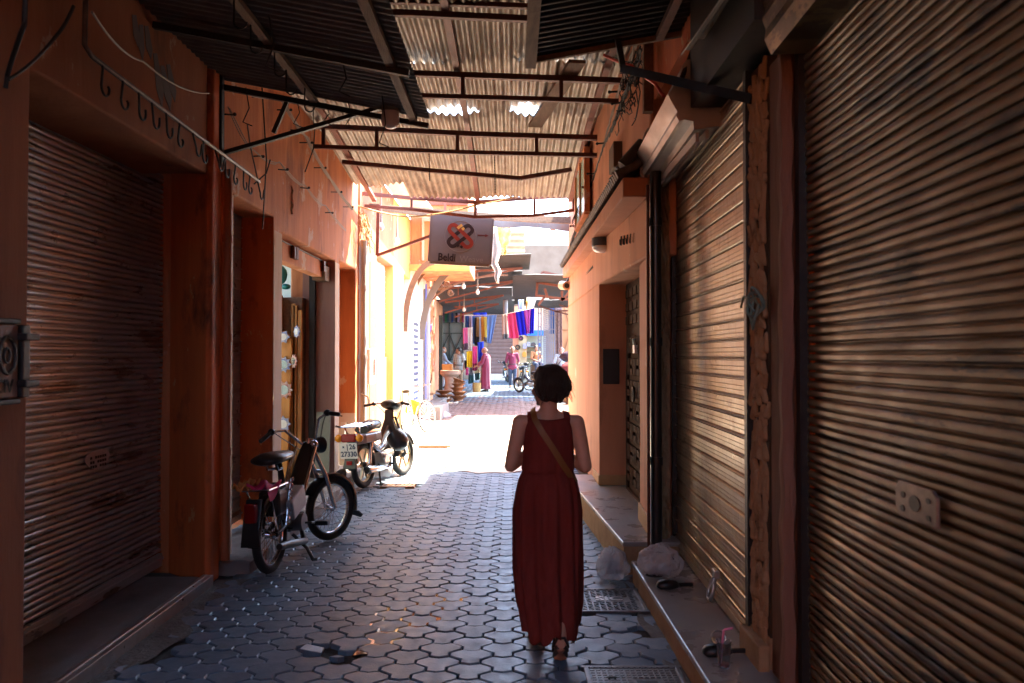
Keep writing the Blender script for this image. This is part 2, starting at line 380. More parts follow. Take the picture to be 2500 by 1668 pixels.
# ================================================================ LEFT, NEAR SHOP
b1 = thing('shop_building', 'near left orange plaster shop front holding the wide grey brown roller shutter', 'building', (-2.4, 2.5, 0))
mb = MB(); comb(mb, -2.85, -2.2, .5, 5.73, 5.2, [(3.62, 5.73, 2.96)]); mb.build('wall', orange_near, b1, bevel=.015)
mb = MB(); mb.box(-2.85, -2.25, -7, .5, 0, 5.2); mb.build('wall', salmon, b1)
mb = MB(); mb.box(-3.2, -2.90, -1.5, 6.4, -.05, 5.2); mb.build('light_block_wall', roof_dark, b1)  # unseen wall added to stop light leaking under the shutter
mb = MB(); mb.prism([(-2.85,6.20),(-2.72,6.15),(-2.2,5.73),(-2.17,5.76),(-2.17,5.93),(-2.3,6.03),(-2.85,6.05+.3)], 0, 5.2); mb.build('column', orange_dk, b1, bevel=.015)
mb = MB()
for a, (x, y, h, sl) in enumerate([(.02,3.62,.16,.05),(.1,3.6,.2,.02),(.16,3.62,.17,.06),(.27,3.5,.3,.1),(.36,3.46,.24,.12),(.44,3.5,.2,.1)]):
    Y = 4.55+x*1.1; mb.prism([(0,0),(.05,.02),(.05+sl,-h*.6),(.03+sl,-h),(-.01+sl*.6,-h*.7)], 0, .003, frame((-2.199, Y, y), (0,1,0), (0,0,1)))
mb.build('graffiti', M('faded_grey_spray', (.14,.12,.12), rough=.8), b1)
mb = MB(); mb.box(-2.89, -2.19, -1.4, 5.80, -.02, .05)
solo('doorstep', mb, stone, 'low dark concrete doorstep below the wide left shutter', 'step', bevel=.01)
mb = MB(); mb.box(-2.185, -2.145, 1.0, 5.75, -.01, .075); mb.box(-2.215, -2.185, 1.0, 5.75, .062, .08)
solo('edge_rail', mb, alu, 'thin steel edge rail along the dark left doorstep', 'rail', bevel=.003)
s1 = shutter('roller_shutter', 'wide grey brown roller shutter nearest on the left, with oval lock plate', (-2.70, 3.3, 0), R(90)+R(-0.8), 2.95, 2.9, .0775, 'double', slatL, 'closed roller shutters', z0=.16, seed=2)
# outward normal must face +x: shutter local +y -> -x for ang 90, so mirror
for t_ in (s1,): t_.rotation_euler = (0, 0, R(-90)-R(0.8)); t_.location = (-2.66, 6.22, 0)
lp = at(232, 1122, 4.95); 
def lockplate(t, u, z, kind, mat, k_=1.0):
    mb = MB(); FR = lambda d, e=0, f=0: frame((u+d, e, z+f), (1,0,0), (0,0,1), (0,1,0)) @ Matrix.Diagonal((1.9*k_, 1.3*k_, 1, 1))
    if kind == 'oval':
        mb.prism([(.075*math.cos(a)*1.0+.012*math.sin(a*2), .05*math.sin(a)) for a in [k*math.pi/12 for k in range(24)]], 0, .008, FR(0, .012))
    else:
        mb.prism([(-.07,-.04),(.05,-.045),(.07,-.025),(.07,.025),(.055,.045),(-.055,.045),(-.07,.03)], 0, .012, FR(0, .012))
    p = mb.build('lock_plate', mat, t, world=False, bevel=.004)
    mb = MB()
    if kind == 'oval':
        for r in range(3):
            for k in range(7):
                if (r*7+k) % 6 == 5: continue
                mb.box(u+1.9*(-.052+k*.015), u+1.9*(-.052+k*.015+.011), .021, .0225, z+1.3*(.022-r*.022-.013), z+1.3*(.022-r*.022))
    else:
        for dx, dz, r in ((.0,0,.019),(-.045,.018,.007),(-.045,-.022,.007),(.04,.012,.008),(.042,-.022,.008)):
            mb.prism([(r*math.cos(a), r*math.sin(a)) for a in [k*math.pi/6 for k in range(12)]], 0, .0015, FR(1.9*dx, .0245, 1.3*dz))
    mb.build('keyhole' if kind != 'oval' else 'lettering', blackst, p, world=False)
platem = M('worn_plate', (.60,.53,.52), (.48,.41,.40), .5, .3, scale=20)
lockplate(s1, 6.22-5.12, .98, 'oval', platem)
# meter box
t = thing('meter_box', 'beige utility meter box with round emblem at the far left edge', 'meter box', (-2.15, 3.27, 1.45)); METER = t
platebox = M('beige_metal_box', (.30,.22,.18), (.22,.15,.12), .55, .2, scale=6, stretch=(1,1,.4), bump=.2)
mb = MB(); mb.box(-2.2, -2.10, 3.0, 3.33, 1.47, 1.78); mb.build('case', platebox, t, bevel=.008)
mb = MB(); mb.box(-2.2, -2.085, 3.335, 3.39, 1.47, 1.78); mb.box(-2.2, -2.09, 3.0, 3.335, 1.783, 1.805); mb.box(-2.2, -2.09, 3.0, 3.335, 1.445, 1.467)
for z in (1.53, 1.73): mb.box(-2.11, -2.06, 3.32, 3.42, z-.015, z+.015)
mb.build('clamp_frame', blackst, t, bevel=.006)
mb = MB(); mb.tube([(-2.0975, 3.25+.055*math.cos(a), 1.65+.075*math.sin(a)) for a in [k*math.pi/8 for k in range(16)]], .009, 6, closed=True)
mb.tube([(-2.0975, 3.25+.02*math.cos(a), 1.65+.03*math.sin(a)) for a in [k*math.pi/8 for k in range(16)]], .006, 6, closed=True)
mb.build('emblem', blackst, t)
vs, fs = textmesh('UCIV', .075, .001, .002); mb = MB(); mb.add(vs, fs, frame((-2.0985, 3.21, 1.52), (0,1,0), (0,0,1), (1,0,0))); mb.build('lettering', blackst, t)
METER.location.y += .06
# hook rail
t = thing('hook_rail', 'dark iron hook rail with J hooks hung along the left lintel', 'rail', (-2.08, 5.2, 3.12))
mb = MB(); mb.tube([(-2.08, 3.86, 3.60), (-2.08, 3.85, 3.16), (-2.08, 3.92, 3.13), (-2.08, 6.53, 3.08)], .013, 8); mb.tube([(-2.08, 6.5, 3.08), (-2.12, 6.42, 3.35), (-2.12, 6.35, 3.5)], .006, 6); mb.build('rod', M('worn_steel_rod', (.10,.085,.08), (.2,.17,.15), .45, .6, scale=14), t, smooth=50)
for k in range(14):
    y = 4.02+k*.19+rnd.uniform(-.03,.03); z = 3.127-(y-3.92)*.019; jx = rnd.uniform(-.02,.02)
    mb = MB(); mb.tube([(-2.08, y, z+.014), (-2.075, y+.004, z-.02), (-2.07+jx, y+.01, z-.10)]+[(-2.07+jx, y+.05-.04*math.cos(a), z-.10-.045*math.sin(a)) for a in [i*math.pi/7 for i in range(1, 8)]]+[(-2.07+jx*1.5, y+.092, z-.07+jx)], .0065, 6)
    mb.build('hook', blackst, t, smooth=50)
# electric cable loops top left and string on the lintel
def cable(name, pts, r, mat, label, sag=0, group=None):
    P = []
    for a, b in zip(pts, pts[1:]):
        a, b = V(a), V(b)
        for k in range(8):
            u = k/8; P.append(a.lerp(b, u)-V((0,0,sag*4*u*(1-u)*(b-a).length)))
    P.append(V(pts[-1])); mb = MB(); mb.tube(P, r, 6)
    return solo(name, mb, mat, label, 'cable', group, smooth=60)
cable('cable', [at(225,30,3.7), at(350,150,4.6), at(510,228,5.6)], .006, wire_lt, 'thin pale string sagging across the near left lintel', .05)
cable('cable', [at(62,0,3.1), at(60,60,3.1), at(18,185,3.3), at(14,215,3.3)], .010, wire, 'thick black cable looping down at the top left corner', -.03)
cable('cable', [at(180,15,3.6), at(140,85,3.5), at(20,195,3.3)], .008, wire, 'black cable slanting to the far left pillar', .06)

# ================================================================ LEFT, SECOND BUILDING
b2 = thing('shop_building', 'long orange plaster shop row on the left with three openings under the corrugated roof', 'building', (-2.45, 8.7, 0))
mb = MB(); H2 = 4.24
comb(mb, -2.75, -2.2, 6.05, 11.36, H2, [(6.27,7.33,2.93),(7.6,9.88,2.83),(10.13,11.2,2.86)])
mb.build('wall', orange, b2, bevel=.018)
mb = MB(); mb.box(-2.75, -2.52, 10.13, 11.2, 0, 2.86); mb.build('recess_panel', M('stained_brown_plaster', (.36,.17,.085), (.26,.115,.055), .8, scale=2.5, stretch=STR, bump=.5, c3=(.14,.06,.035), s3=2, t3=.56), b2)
# painted faces standing 3 mm proud of the jambs
for y0, y1, z1 in ((6.06,6.265,2.91),(7.335,7.595,2.81),(9.885,10.125,2.81)):
    mb = MB(); mb.box(-2.2, -2.197, y0, y1, .08, z1); mb.build('pillar_face', palepl, b2)
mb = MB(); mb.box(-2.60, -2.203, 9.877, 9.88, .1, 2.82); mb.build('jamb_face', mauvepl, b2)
mb = MB(); mb.box(-2.52, -2.203, 11.197, 11.2, .02, .84); mb.build('white_dado', whitepl, b2)
mb = MB(); mb.box(-2.70, -2.203, 7.327, 7.33, .1, 2.92); mb.build('jamb_face', orange_dk, b2)
# little relief marks
mb = MB()
for (x, y, Y) in ((712,470,7.9),(715,505,7.9)): 
    p = at(x, y, Y); mb.tube([(-2.197, p.y, p.z+.06), (-2.19, p.y+.03, p.z+.02), (-2.197, p.y, p.z-.03), (-2.19, p.y+.02, p.z-.07)], .012, 6)
mb.build('plaster_relief', palepl, b2)
s2 = shutter('roller_shutter', 'narrow roller shutter deep in the dark recess behind the black moped', (-2.5, 7.34, 0), R(-90), 1.07, 2.75, .095, 'slat', slatL, 'closed roller shutters', z0=.25, seed=5)
# interior of the open shop
b2i = thing('shop_interior', 'pale green shop room seen through the open left doorway', 'room', (-3.4, 8.8, 0))
shopwall = M('flaking_green_white_wall', (.60,.64,.60), (.48,.54,.50), .85, scale=3, bump=.4, bscale=15, c3=(.44,.20,.09), s3=1.6, t3=.62, st3=(1,1,.7))
mb = MB(); mb.box(-4.6, -2.765, 10.05, 10.2, 0, 2.95); mb.box(-2.765, -2.52, 9.96, 10.1, 0, 2.8); mb.box(-4.7, -4.6, 7.4, 10.2, 0, 2.95); mb.box(-4.6, -2.765, 7.3, 7.4, 0, 2.95); mb.build('wall', shopwall, b2i)
mb = MB(); mb.box(-3.35, -2.765, 7.3, 10.2, 2.955, 3.05); mb.box(-4.7, -3.35, 7.3, 7.9, 2.955, 3.05); mb.box(-4.7, -4.3, 7.9, 10.2, 2.955, 3.05); mb.build('ceiling', M('blue_grey_ceiling', (.42,.52,.55), (.34,.44,.46), .8, scale=3), b2i)
mb = MB(); mb.box(-4.7, -2.2, 7.605, 9.87, .0, .10); mb.build('floor', stone, b2i)
mb = MB()
pr = random.Random(5)
for k in range(26):
    x = pr.uniform(-2.74, -2.54); z = pr.uniform(.3, 1.7); r = pr.uniform(.006, .02)
    mb.prism([(r*math.cos(a)*pr.uniform(.6,1.3), 1.6*r*math.sin(a)*pr.uniform(.6,1.3)) for a in [i*math.pi/4 for i in range(8)]], 0, .002, frame((x, 9.959, z), (1,0,0), (0,0,1), (0,-1,0)))
mb.build('paint_splash', blackst, b2i)
mb = MB(); mb.prism([(.035*math.cos(a)*(1+.25*math.sin(3*a)), .045*math.sin(a)*(1+.2*math.cos(5*a))) for a in [i*math.pi/8 for i in range(16)]], 0, .003, frame((-2.63, 9.958, 1.22), (1,0,0), (0,0,1), (0,-1,0))); mb.build('blue_splash', M('blue_paint', (.02,.06,.30), rough=.6), b2i)
mb = MB(); mb.box(-2.50, -2.43, 9.80, 9.872, .1, 2.78); solo('door_rail', mb, blackst, 'black upright shutter rail at the far side of the open shop', 'rail')
t = thing('rolled_shutter', 'rolled up shutter bar with bolts under the open shop lintel', 'shutter', (-2.33, 8.7, 2.7))
mb = MB(); mb.box(-2.42, -2.30, 7.62, 9.80, 2.60, 2.80); mb.build('bottom_bar', orange, t, bevel=.01)
mb = MB(); mb.tube([(-2.285, 7.65, 2.79), (-2.285, 9.8, 2.79)], .008, 6); mb.build('rod', blackst, t)
for y in (8.25, 8.35, 9.55):
    mb = MB(); mb.box(-2.30, -2.255, y, y+.06, 2.66, 2.79); mb.build('bolt', rust, t, bevel=.004)
mb = MB(); mb.box(-2.42, -2.26, 9.62, 9.86, 2.56, 2.74); mb.build('end_bracket', wood, t, bevel=.006)
# things inside
t = thing('display_board', 'tall orange wooden display board leaning in the open left shop', 'board', (-2.8, 9.6, .1))
mb = MB(); mb.prism([(-.36,0),(.0,0),(.035,.9),(.06,1.55),(.05,1.75),(-.02,1.84),(-.38,1.84)], 0, .05, frame((-2.70, 9.62, .1), (1,0,0), (0,0,1), (0,-1,0))); mb.build('panel', oranwood, t, bevel=.01)
mb = MB()
for x in (-2.68, -2.66, -2.60): mb.box(x, x+.05, 9.66, 9.70, .1, 2.3-(x+2.7))
mb.build('upright', oranwood, t, bevel=.006)
mb = MB(); mb.box(-2.98, -2.56, 9.72, 9.9, .1, 2.36); solo('cupboard', mb, wood, 'brown wooden cupboard back behind the orange display board', 'cupboard', bevel=.01)
cartn = M('cardboard', (.36,.20,.085), (.30,.16,.07), .8, scale=6)
mb = MB(); mb.box(-2.98, -2.795, 9.50, 9.71, 1.95, 2.38); solo('carton', mb, cartn, 'tall brown carton on top of the display board', 'carton', bevel=.004)
cerblue = M('painted_ceramic_blue', (.10,.16,.42), (.55,.52,.50), .3, scale=28); cerred = M('painted_ceramic_red', (.45,.12,.10), (.55,.48,.42), .3, scale=28); mirr = M('mirror_glass', (.42,.46,.42), rough=.1, metal=.8)
def star(mb, c, r, n, dep, T0=None):
    pts = [(r*(1 if k % 2 == 0 else .68)*math.cos(k*math.pi/n), r*(1 if k % 2 == 0 else .68)*math.sin(k*math.pi/n)) for k in range(2*n)]
    mb.prism(pts, 0, dep, T0)
for (x, y, r, n, mt, lab) in ((692,823,.085,6,cerblue,'small blue painted star tile at the top of the display board'), (692,890,.105,10,cerblue,'rounded blue and orange painted mirror frame on the display board'),
        (694,952,.115,10,cerred,'pink painted star frame low on the display board'), (692,1035,.10,8,cerblue,'blue painted star frame lowest on the display board'), (720,882,.085,10,cerred,'star shaped mirror hung on the board edge'), (727,810,.08,8,cerblue,'dark blue star mirror hung on the upper board edge')):
    p = at(x, y, 9.53); t = thing('star_frame', lab, 'ornament', p, 0, 'painted ornaments in the open shop')
    sx = .55 if x > 710 else 1
    mb = MB(); star(mb, None, r, n, .02, frame((0,0,0), (sx,-.6 if sx < 1 else 0,0), (0,0,1))); mb.build('rim', mt, t, world=False, bevel=.003)
    mb = MB(); mb.prism([(.5*r*math.cos(a), .5*r*math.sin(a)) for a in [i*math.pi/8 for i in range(16)]], .021, .024, frame((0,0,0), (sx,-.6 if sx < 1 else 0,0), (0,0,1))); mb.build('mirror', mirr if n == 10 else whitepnt, t, world=False)
mb = MB(); p = at(672, 690, 9.75); mb.ball((-2.80, 9.6, 2.62), .09, 12, (1.0,.8,1.3)); mb.ball((-2.73, 9.6, 2.48), .06, 10, (1,1,.6)); mb.ball((-2.86,9.6,2.52), .05, 10)
solo('plastic_bag', mb, M('teal_plastic', (.03,.20,.19), rough=.3), 'teal plastic bundle on the cupboard in the open shop', 'bag', smooth=60)
mb = MB(); mb.box(-2.99, -2.80, 9.50, 9.6, .93, 1.0); solo('pale_box', mb, M('pale_blue_box', (.35,.5,.55), rough=.5), 'pale blue box on a shelf of the display board', 'box')
# board and rubbish leaning in the doorways
mb = MB(); mb.box(0, .17, 0, .02, 0, .86); o = solo('plank', mb, M('grey_green_board', (.26,.27,.22), (.2,.2,.16), .8, scale=5), 'grey green board leaning on the far shop jamb', 'board', loc=(0,0,0)); o.location = (-2.40, 9.70, .1); o.rotation_euler = (R(-6), 0, 0)
for k, (x, dx, h, mt) in enumerate(((-2.42, 3, .72, whitepnt), (-2.35, -4, .62, M('green_washed_board', (.42,.55,.48), (.6,.6,.54), .7, scale=6, stretch=(1,1,.3))), (-2.28, 6, .5, wood))):
    mb = MB(); mb.box(0, .075, 0, .02, 0, h); o = solo('plank', mb, mt, ['white painted board leaning behind the silver moped', 'green washed board leaning behind the silver moped', 'short dark board leaning behind the silver moped'][k], 'board', 'boards leaning in the third doorway', loc=(0,0,0)); o.location = (x, 10.95-.05*k, .02); o.rotation_euler = (R(-12), R(dx), 0)
vs, fs = [], []
mb = MB()
for x, z, s_ in ((-2.44,.86,.03),(-2.36,.66,.05),(-2.43,.55,.05),(-2.33,.52,.04)):
    mb.tube([(x,11.195,z),(x+s_,11.195,z+s_),(x+s_*1.3,11.195,z-.02),(x+s_*2,11.195,z+s_*.6)], .004, 5)
mb.build('scribble', blackst, b2)
for (x0,x1,y0,y1,h,lab) in ((-2.5,-1.98,6.05,7.55,.10,'low cracked concrete step behind the black moped'),(-2.19,-1.97,7.6,9.3,.13,'stone step in front of the open shop'),(-2.5,-2.0,9.35,11.25,.15,'broken stone step behind the silver moped')):
    mb = MB(); mb.grid(lambda u, v: (x0+u*(x1-x0)+.012*math.sin(v*23)*u, y0+v*(y1-y0), h+.006*math.sin(u*17+v*29)), 6, 24, (0,0,-h-.02)); solo('stone_step', mb, stone, lab, 'step', 'worn steps along the left shops', bevel=.012)
mb = MB(); mb.tube([(-2.04+.03*math.sin(k*.9), 9.5+.1*math.cos(k*.55), .18+.09*math.sin(k*.55)) for k in range(12)], .035, 8); solo('hose', mb, rubber, 'old curled rubber hose lying on the step behind the silver moped', 'hose', smooth=60)
# pipes
def pipe(name, x, y, z0, z1, r, mat, label, joints=(), n=14):
    t = thing(name, label, 'pipe', (x, y, z0), 0)
    mb = MB(); mb.tube([(x,y,z0),(x,y,(z0+z1)/2),(x,y,z1)], r, n); mb.build('tube', mat, t, smooth=40)
    for z in joints:
        mb = MB(); mb.tube([(x,y,z),(x,y,z+.06)], r*1.18, n); mb.build('collar', mat, t, smooth=40)
    return t
pp = M('orange_painted_pipe', (.40,.12,.045), (.31,.085,.03), .55, scale=5, stretch=(1,1,.4), c3=(.5,.35,.25), s3=8, t3=.66)
pipe('drain_pipe', -2.145, 5.99, .12, 3.05, .033, pp, 'orange painted drain pipe beside the near left column', (.9, 1.75, 2.5))
pipe('steel_post', -2.185, 5.90, 3.05, 3.75, .03, blackst, 'black steel post above the orange drain pipe')
pipe('drain_pipe', -2.14, 11.42, .1, 3.3, .055, M('stained_grey_pipe', (.30,.25,.20), (.45,.42,.38), .6, scale=4, stretch=(1,1,.3)), 'stained grey drain pipe at the corner past the third doorway', (.3, 1.6, 2.6))
# cable bundles on the wall with their nails
for pts, r, lab in (([at(560,215,6.05)+V((.05,0,0)), (-2.1,7.2,4.0), (-2.1,8.1,3.88), (-2.1,9.3,3.68), (-2.1,10.7,3.58)], .02, 'upper bundle of pale cables nailed along the left wall'), ([(-2.15,6.0,3.52), (-2.14,6.6,3.34), (-2.14,7.3,3.42), (-2.14,8.2,3.40), (-2.14,9.1,3.36), (-2.14,10.5,3.27)], .013, 'lower jointed cable nailed along the left wall')):
    t = thing('cable_bundle', lab, 'cable', pts[2], 0, 'cables on the left wall'); mb = MB()
    for q in range(4 if r > .015 else 2):
        P = []
        for a, b in zip(pts, pts[1:]):
            for k in range(6):
                u = k/6; p = V(a).lerp(V(b), u); ph = q*1.57+k*.5; P.append(p+V((.012*math.cos(ph), 0, .012*math.sin(ph)-.12*u*(1-u))))
        mb.tube(P, r*.4, 5)
    mb.build('wire', wire_lt if r > .015 else M('tan_cable', (.34,.26,.19), rough=.6), t, smooth=60)
    for a, b in zip(pts, pts[1:]):
        for k in range(2 if r > .015 else 1):
            u = k/2+.15+.1*math.sin(a[1]*9); p = V(a).lerp(V(b), u)-V((0,0,.12*u*(1-u))); mb = MB(); mb.bar((-2.2, p.y, p.z), (p.x+.03, p.y, p.z+.008*math.sin(p.y*31)), .010); mb.ball((p.x+.03, p.y, p.z), .014, 8); mb.build('nail', blackst, t)
for i, (x0, y0, x1, y1, Y, lab) in enumerate(((640,215,641,560,6.7,'long black wire hanging straight down by the second opening'), (660,390,620,450,6.6,'short black wire loop below the strut'), (770,300,745,420,7.9,'thin dark wire hanging off the upper cable bundle'))):
    a, b = at(x0,y0,Y), at(x1,y1,Y); a.x = max(a.x, -2.16); b.x = max(b.x, -2.16)
    cable('hanging_wire', [a, (a+b)/2+V((.02,.05,0)), b], .006, wire, lab, 0, 'wires hanging on the left wall')
# ================================================================ RIGHT SIDE
RX = lambda Y, x0=1.14: x0+.0216*Y
b3 = thing('shop_building', 'near right dark shop front around the big brown shutter with rough carved columns', 'building', (1.6, 2.5, 0))
mb = MB(); mb.box(1.36, 1.8, -7, .6, 0, 5.2); mb.box(-2.85, 1.8, -7.3, -7, -.05, 5.2); mb.build('back_wall', salmon, b3)  # includes an unseen end wall, added to keep out light from behind
mb = MB(); mb.box(1.36, 1.8, .6, 3.45, 3.0, 5.2); mb.box(1.30, 1.8, 3.45, 4.16, 0, 4.4); mb.box(1.33, 1.8, 4.16, 6.22, 3.3, 4.4); mb.box(1.29, 1.8, 6.22, 6.5, 0, 4.4); mb.box(1.10, 1.36, 4.3, 6.12, 3.62, 4.4); mb.box(1.45, 1.8, 4.16, 6.22, -.1, 3.3); mb.box(1.45, 1.8, 6.5, 12.7, -.1, 2.41)
mb.build('wall', orange_dk, b3)
mb = MB(); mb.box(1.235, 1.30, 3.60, 3.82, 0, 3.05); mb.build('column', M('dark_brown_plaster', (.15,.06,.03), (.10,.038,.02), .85, scale=5, stretch=STR, bump=.8, bscale=18), b3, bevel=.02)
mb = MB(); mb.grid(lambda u, v: (1.205+.004*math.sin(v*60)+.003*math.sin(v*23+u*4), 3.55+u*.045+.004*math.sin(v*31)+.003*math.sin(v*71), v*3.0), 3, 60, (.05,0,0)); mb.build('column_edge', M('brown_worn_edge', (.26,.13,.085), (.17,.08,.05), .8, scale=5, stretch=STR, bump=.6), b3, smooth=40)
rough = M('rough_carved_plaster', (.40,.25,.13), (.30,.175,.085), .75, scale=8, bump=.9, bscale=26, c3=(.05,.026,.012), s3=7, t3=.58, st3=(1,1,.45), bdist=.02)
def carved(name, X, y0, y1, H, z0, parent, seed, dep=.03):
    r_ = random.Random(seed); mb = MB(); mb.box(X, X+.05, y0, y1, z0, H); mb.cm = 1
    z = z0
    while z < H-.05:
        n = 4
        for k in range(n):
            y = y0+(y1-y0)*(k+.5+r_.uniform(-.25,.25))/n; L_ = r_.uniform(.05,.11); tl = r_.uniform(-.03,.055)
            p = V((X-r_.uniform(0,.008), y, z+r_.uniform(-.03,.03))); q = p+V((r_.uniform(-.008,.006), tl, L_))
            mb.cap(p, q, r_.uniform(.012,.024), r_.uniform(.008,.018), 8)
        z += .062
    return mb.build(name, [M('crevice_shade', (.05,.028,.014), rough=.9), rough], parent, smooth=60)  # dark backing paints the shade in the crevices between blobs
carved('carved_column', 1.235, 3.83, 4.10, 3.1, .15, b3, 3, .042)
from mathutils import noise as mnoise
mb = MB(); mb.grid(lambda u, v: (1.135+u*.075, 6.12-.03*max(-.8, 2.2*abs(mnoise.noise(V((u*2+v*17, v*19, 8))))-.3+.5*mnoise.noise(V((u*4, v*50, 3)))), .2+v*3.0), 8, 220); mb.build('carved_column', rough, b3, smooth=70)
mb = MB(); mb.box(1.225, 1.30, 3.825, 4.105, .02, .30); mb.box(1.17, 1.225, 3.80, 4.13, .02, .27); mb.build('column_base', stepface, b3, bevel=.01)
s3 = shutter('roller_shutter', 'big dark brown roller shutter nearest on the right, with bolted lock plate', (RX(.6)+.08, .6, 0), R(90)-math.atan(.0216), 2.88, 2.95, .0775, 'fine', slatR, 'closed roller shutters', z0=.15, seed=11)
lockplate(s3, 1.88, 1.19, 'rect', M('worn_lock_metal', (.24,.18,.145), (.13,.09,.07), .45, .5, scale=18))
s4 = shutter('roller_shutter', 'wide slat brown roller shutter in the middle of the right wall', (RX(4.14)+.01, 4.14, 0), R(90)-math.atan(.0216), 2.06, 3.1, .105, 'slat', slatM, 'closed roller shutters', z0=.26, seed=21)
Ti = local(s4)
t4 = MB(); t4.tube([(.64,.03,.34),(.60,.055,.30),(.575,.07,.25),(.60,.08,.20),(.655,.08,.20),(.68,.07,.25),(.665,.05,.31),(.65,.03,.34)], .011, 8); t4.build('ring_handle', alu, s4, smooth=60, world=False)
t4 = MB(); t4.box(.61,.69,.018,.05,.32,.37); t4.build('handle_bracket', alu, s4, world=False, bevel=.006)
# roll box
t = thing('shutter_box', 'dented galvanised roll housing above the wide slat shutter', 'shutter box', (1.1, 5.3, 3.2))
prof = [(1.33,3.03),(1.12,3.0),(1.115,3.05),(1.06,3.06),(1.03,3.05),(1.015,3.085),(1.02,3.11),(.975,3.19),(.965,3.215),(.985,3.235),(1.0,3.27),(1.02,3.275),(1.05,3.38),(1.075,3.42),(1.10,3.425),(1.15,3.47),(1.33,3.48)]
mb = MB(); mb.loft([[(x+.0216*(y-6.2)+(.0 if y > 4.3 else 0), y, z-(.0)) for x, z in prof] for y in (4.74, 5.0, 5.5, 6.0, 6.2)]); mb.build('housing', zincbox, t, smooth=20)
mb = MB(); mb.box(1.10,1.12,4.75,6.2,2.93,2.985); mb.box(1.16,1.18,4.75,6.2,2.95,3.0); mb.build('lip', zincbox, t)
mb = MB(); mb.loft([[(x+.0216*(y-6.2)-.012*(x < 1.3), y, z+(.012 if z > 3.2 else -.012)) for x, z in prof] for y in (6.203, 6.235)]); mb.build('end_cap', zincbox, t, smooth=35)
t = thing('shutter_box', 'dark ribbed roll housing high above the big right shutter', 'shutter box', (1.15, 2, 3.0))
mb = MB(); P = [(1.36,2.97),(1.13,2.96)]+[(1.12-.012*(k % 2)-.02*math.sin(k*.4), 2.98+k*.045) for k in range(9)]+[(1.16,3.42),(1.36,3.44)]
mb.loft([[(x+.0216*(y-3.4), y, z) for x, z in P] for y in (.3, 1.5, 2.5, 3.45)]); mb.build('housing', slatR, t, smooth=20)
mb = MB(); mb.box(1.06, 1.30, 3.46, 4.70, 3.12, 4.3); mb.build('shade_panel', blackst, t)  # black panel added where the upper wall lies in shade
# platforms
def slab(name, label, pts, z0, z1, top, side, cat='step', lip=.02):
    t = thing(name, label, cat, (sum(p[0] for p in pts)/len(pts), sum(p[1] for p in pts)/len(pts), z0))
    mb = MB(); mb.prism(pts, z1-.035, z1); mb.build('tread', top, t, bevel=.008)
    cx, cy = t.location.x, t.location.y; q = [(cx+(x-cx)*.985+.006, cy+(y-cy)*.992) for x, y in pts]
    mb = MB(); mb.prism(q, z0-.03, z1-.036); mb.build('riser', side, t); return t
slab('stone_step', 'long worn stone step below the middle right shutter, with a cup on it', [(.915,2.6),(.872,5.86),(1.33,5.86),(1.33,2.6)], 0, .15, marble, stepface)
slab('stone_step', 'raised polished stone step in front of the wooden door', [(.83,6.0),(.69,8.3),(.72,9.4),(.97,9.4),(1.5,8.6),(1.5,6.0)], 0, .25, marble, stepface)
# door house
b4 = thing('pink_house', 'pink plaster house with a deep doorway and tiled canopy on the right', 'house', (1.5, 9, 0))
mb = MB(); H4 = 4.36
mb.prism([(.945,8.63),(1.30,8.63),(1.30,12.75),(.90,12.75)], .2, 2.42); mb.prism([(1.06,6.14),(1.20,6.14),(1.28,6.3),(1.44,6.3),(1.44,6.8),(1.09,6.8)], .2, 2.42)
mb.prism([(1.07,6.5),(1.6,6.5),(1.6,8.63),(1.35,8.63),(.945,8.63),(.90,12.75),(1.8,12.75),(1.8,12.76),(.89,12.76),(.94,8.6),(1.065,6.5)], 2.42, 2.421)
mb.build('wall', pinkpl, b4, bevel=.02)
mb = MB(); mb.prism([(1.07,6.14),(1.28,6.14),(1.28,6.51),(1.8,6.51),(1.8,12.75),(.90,12.75),(.945,8.63)], 2.424, H4); mb.build('upper_wall', pinkpl, b4, bevel=.02)
plm = M('tan_plinth', (.50,.30,.14), (.4,.22,.1), .7, scale=5)
mb = MB(); mb.prism([(.93,8.61),(1.34,8.60),(1.34,9.2),(.93,9.2)], .25, .36); mb.build('plinth', plm, b4, bevel=.012)
mb = MB(); mb.prism([(1.045,6.1),(1.13,6.1),(1.2,6.3),(1.2,6.82),(1.075,6.82)], .25, .40); mb.build('plinth', plm, b4, bevel=.012)
mb = MB(); mb.box(.985,1.16,8.606,8.622,1.34,1.72); mb.build('plaque', M('black_plaque', (.02,.017,.016), rough=.4), b4, bevel=.004)
# door
doorm = M('carved_door_wood', (.045,.022,.013), (.028,.014,.009), .8, spec=.15, scale=7, stretch=(6,6,.8), bump=.3, bscale=30)
t = thing('wooden_door', 'dark carved wooden door set back in the pink doorway', 'door', (1.3, 7.7, .25))
TD = frame((1.235, 6.84, .25), (0,1,0), (0,0,1), (-1,0,0))
mb = MB(); mb.box(0, 1.76, 0, 2.16, -.05, 0, TD); mb.build('leaf', doorm, t)
arch = lambda w, h0, n=12: [(-w, 0), (w, 0)]+[(w*math.cos(a), h0+w*math.sin(a)) for a in [k*math.pi/n for k in range(n+1)]]
for (u0, w_, h0) in ((1.10, .48, 1.1),):
    mb = MB(); P = [(u0+x, y) for x, y in arch(w_, h0)]
    mb.tube([TD @ V((x, y, .012)) for x, y in P], .022, 6, closed=True); mb.build('arch_trim', doorm, t)
mb = MB(); pr = random.Random(9)
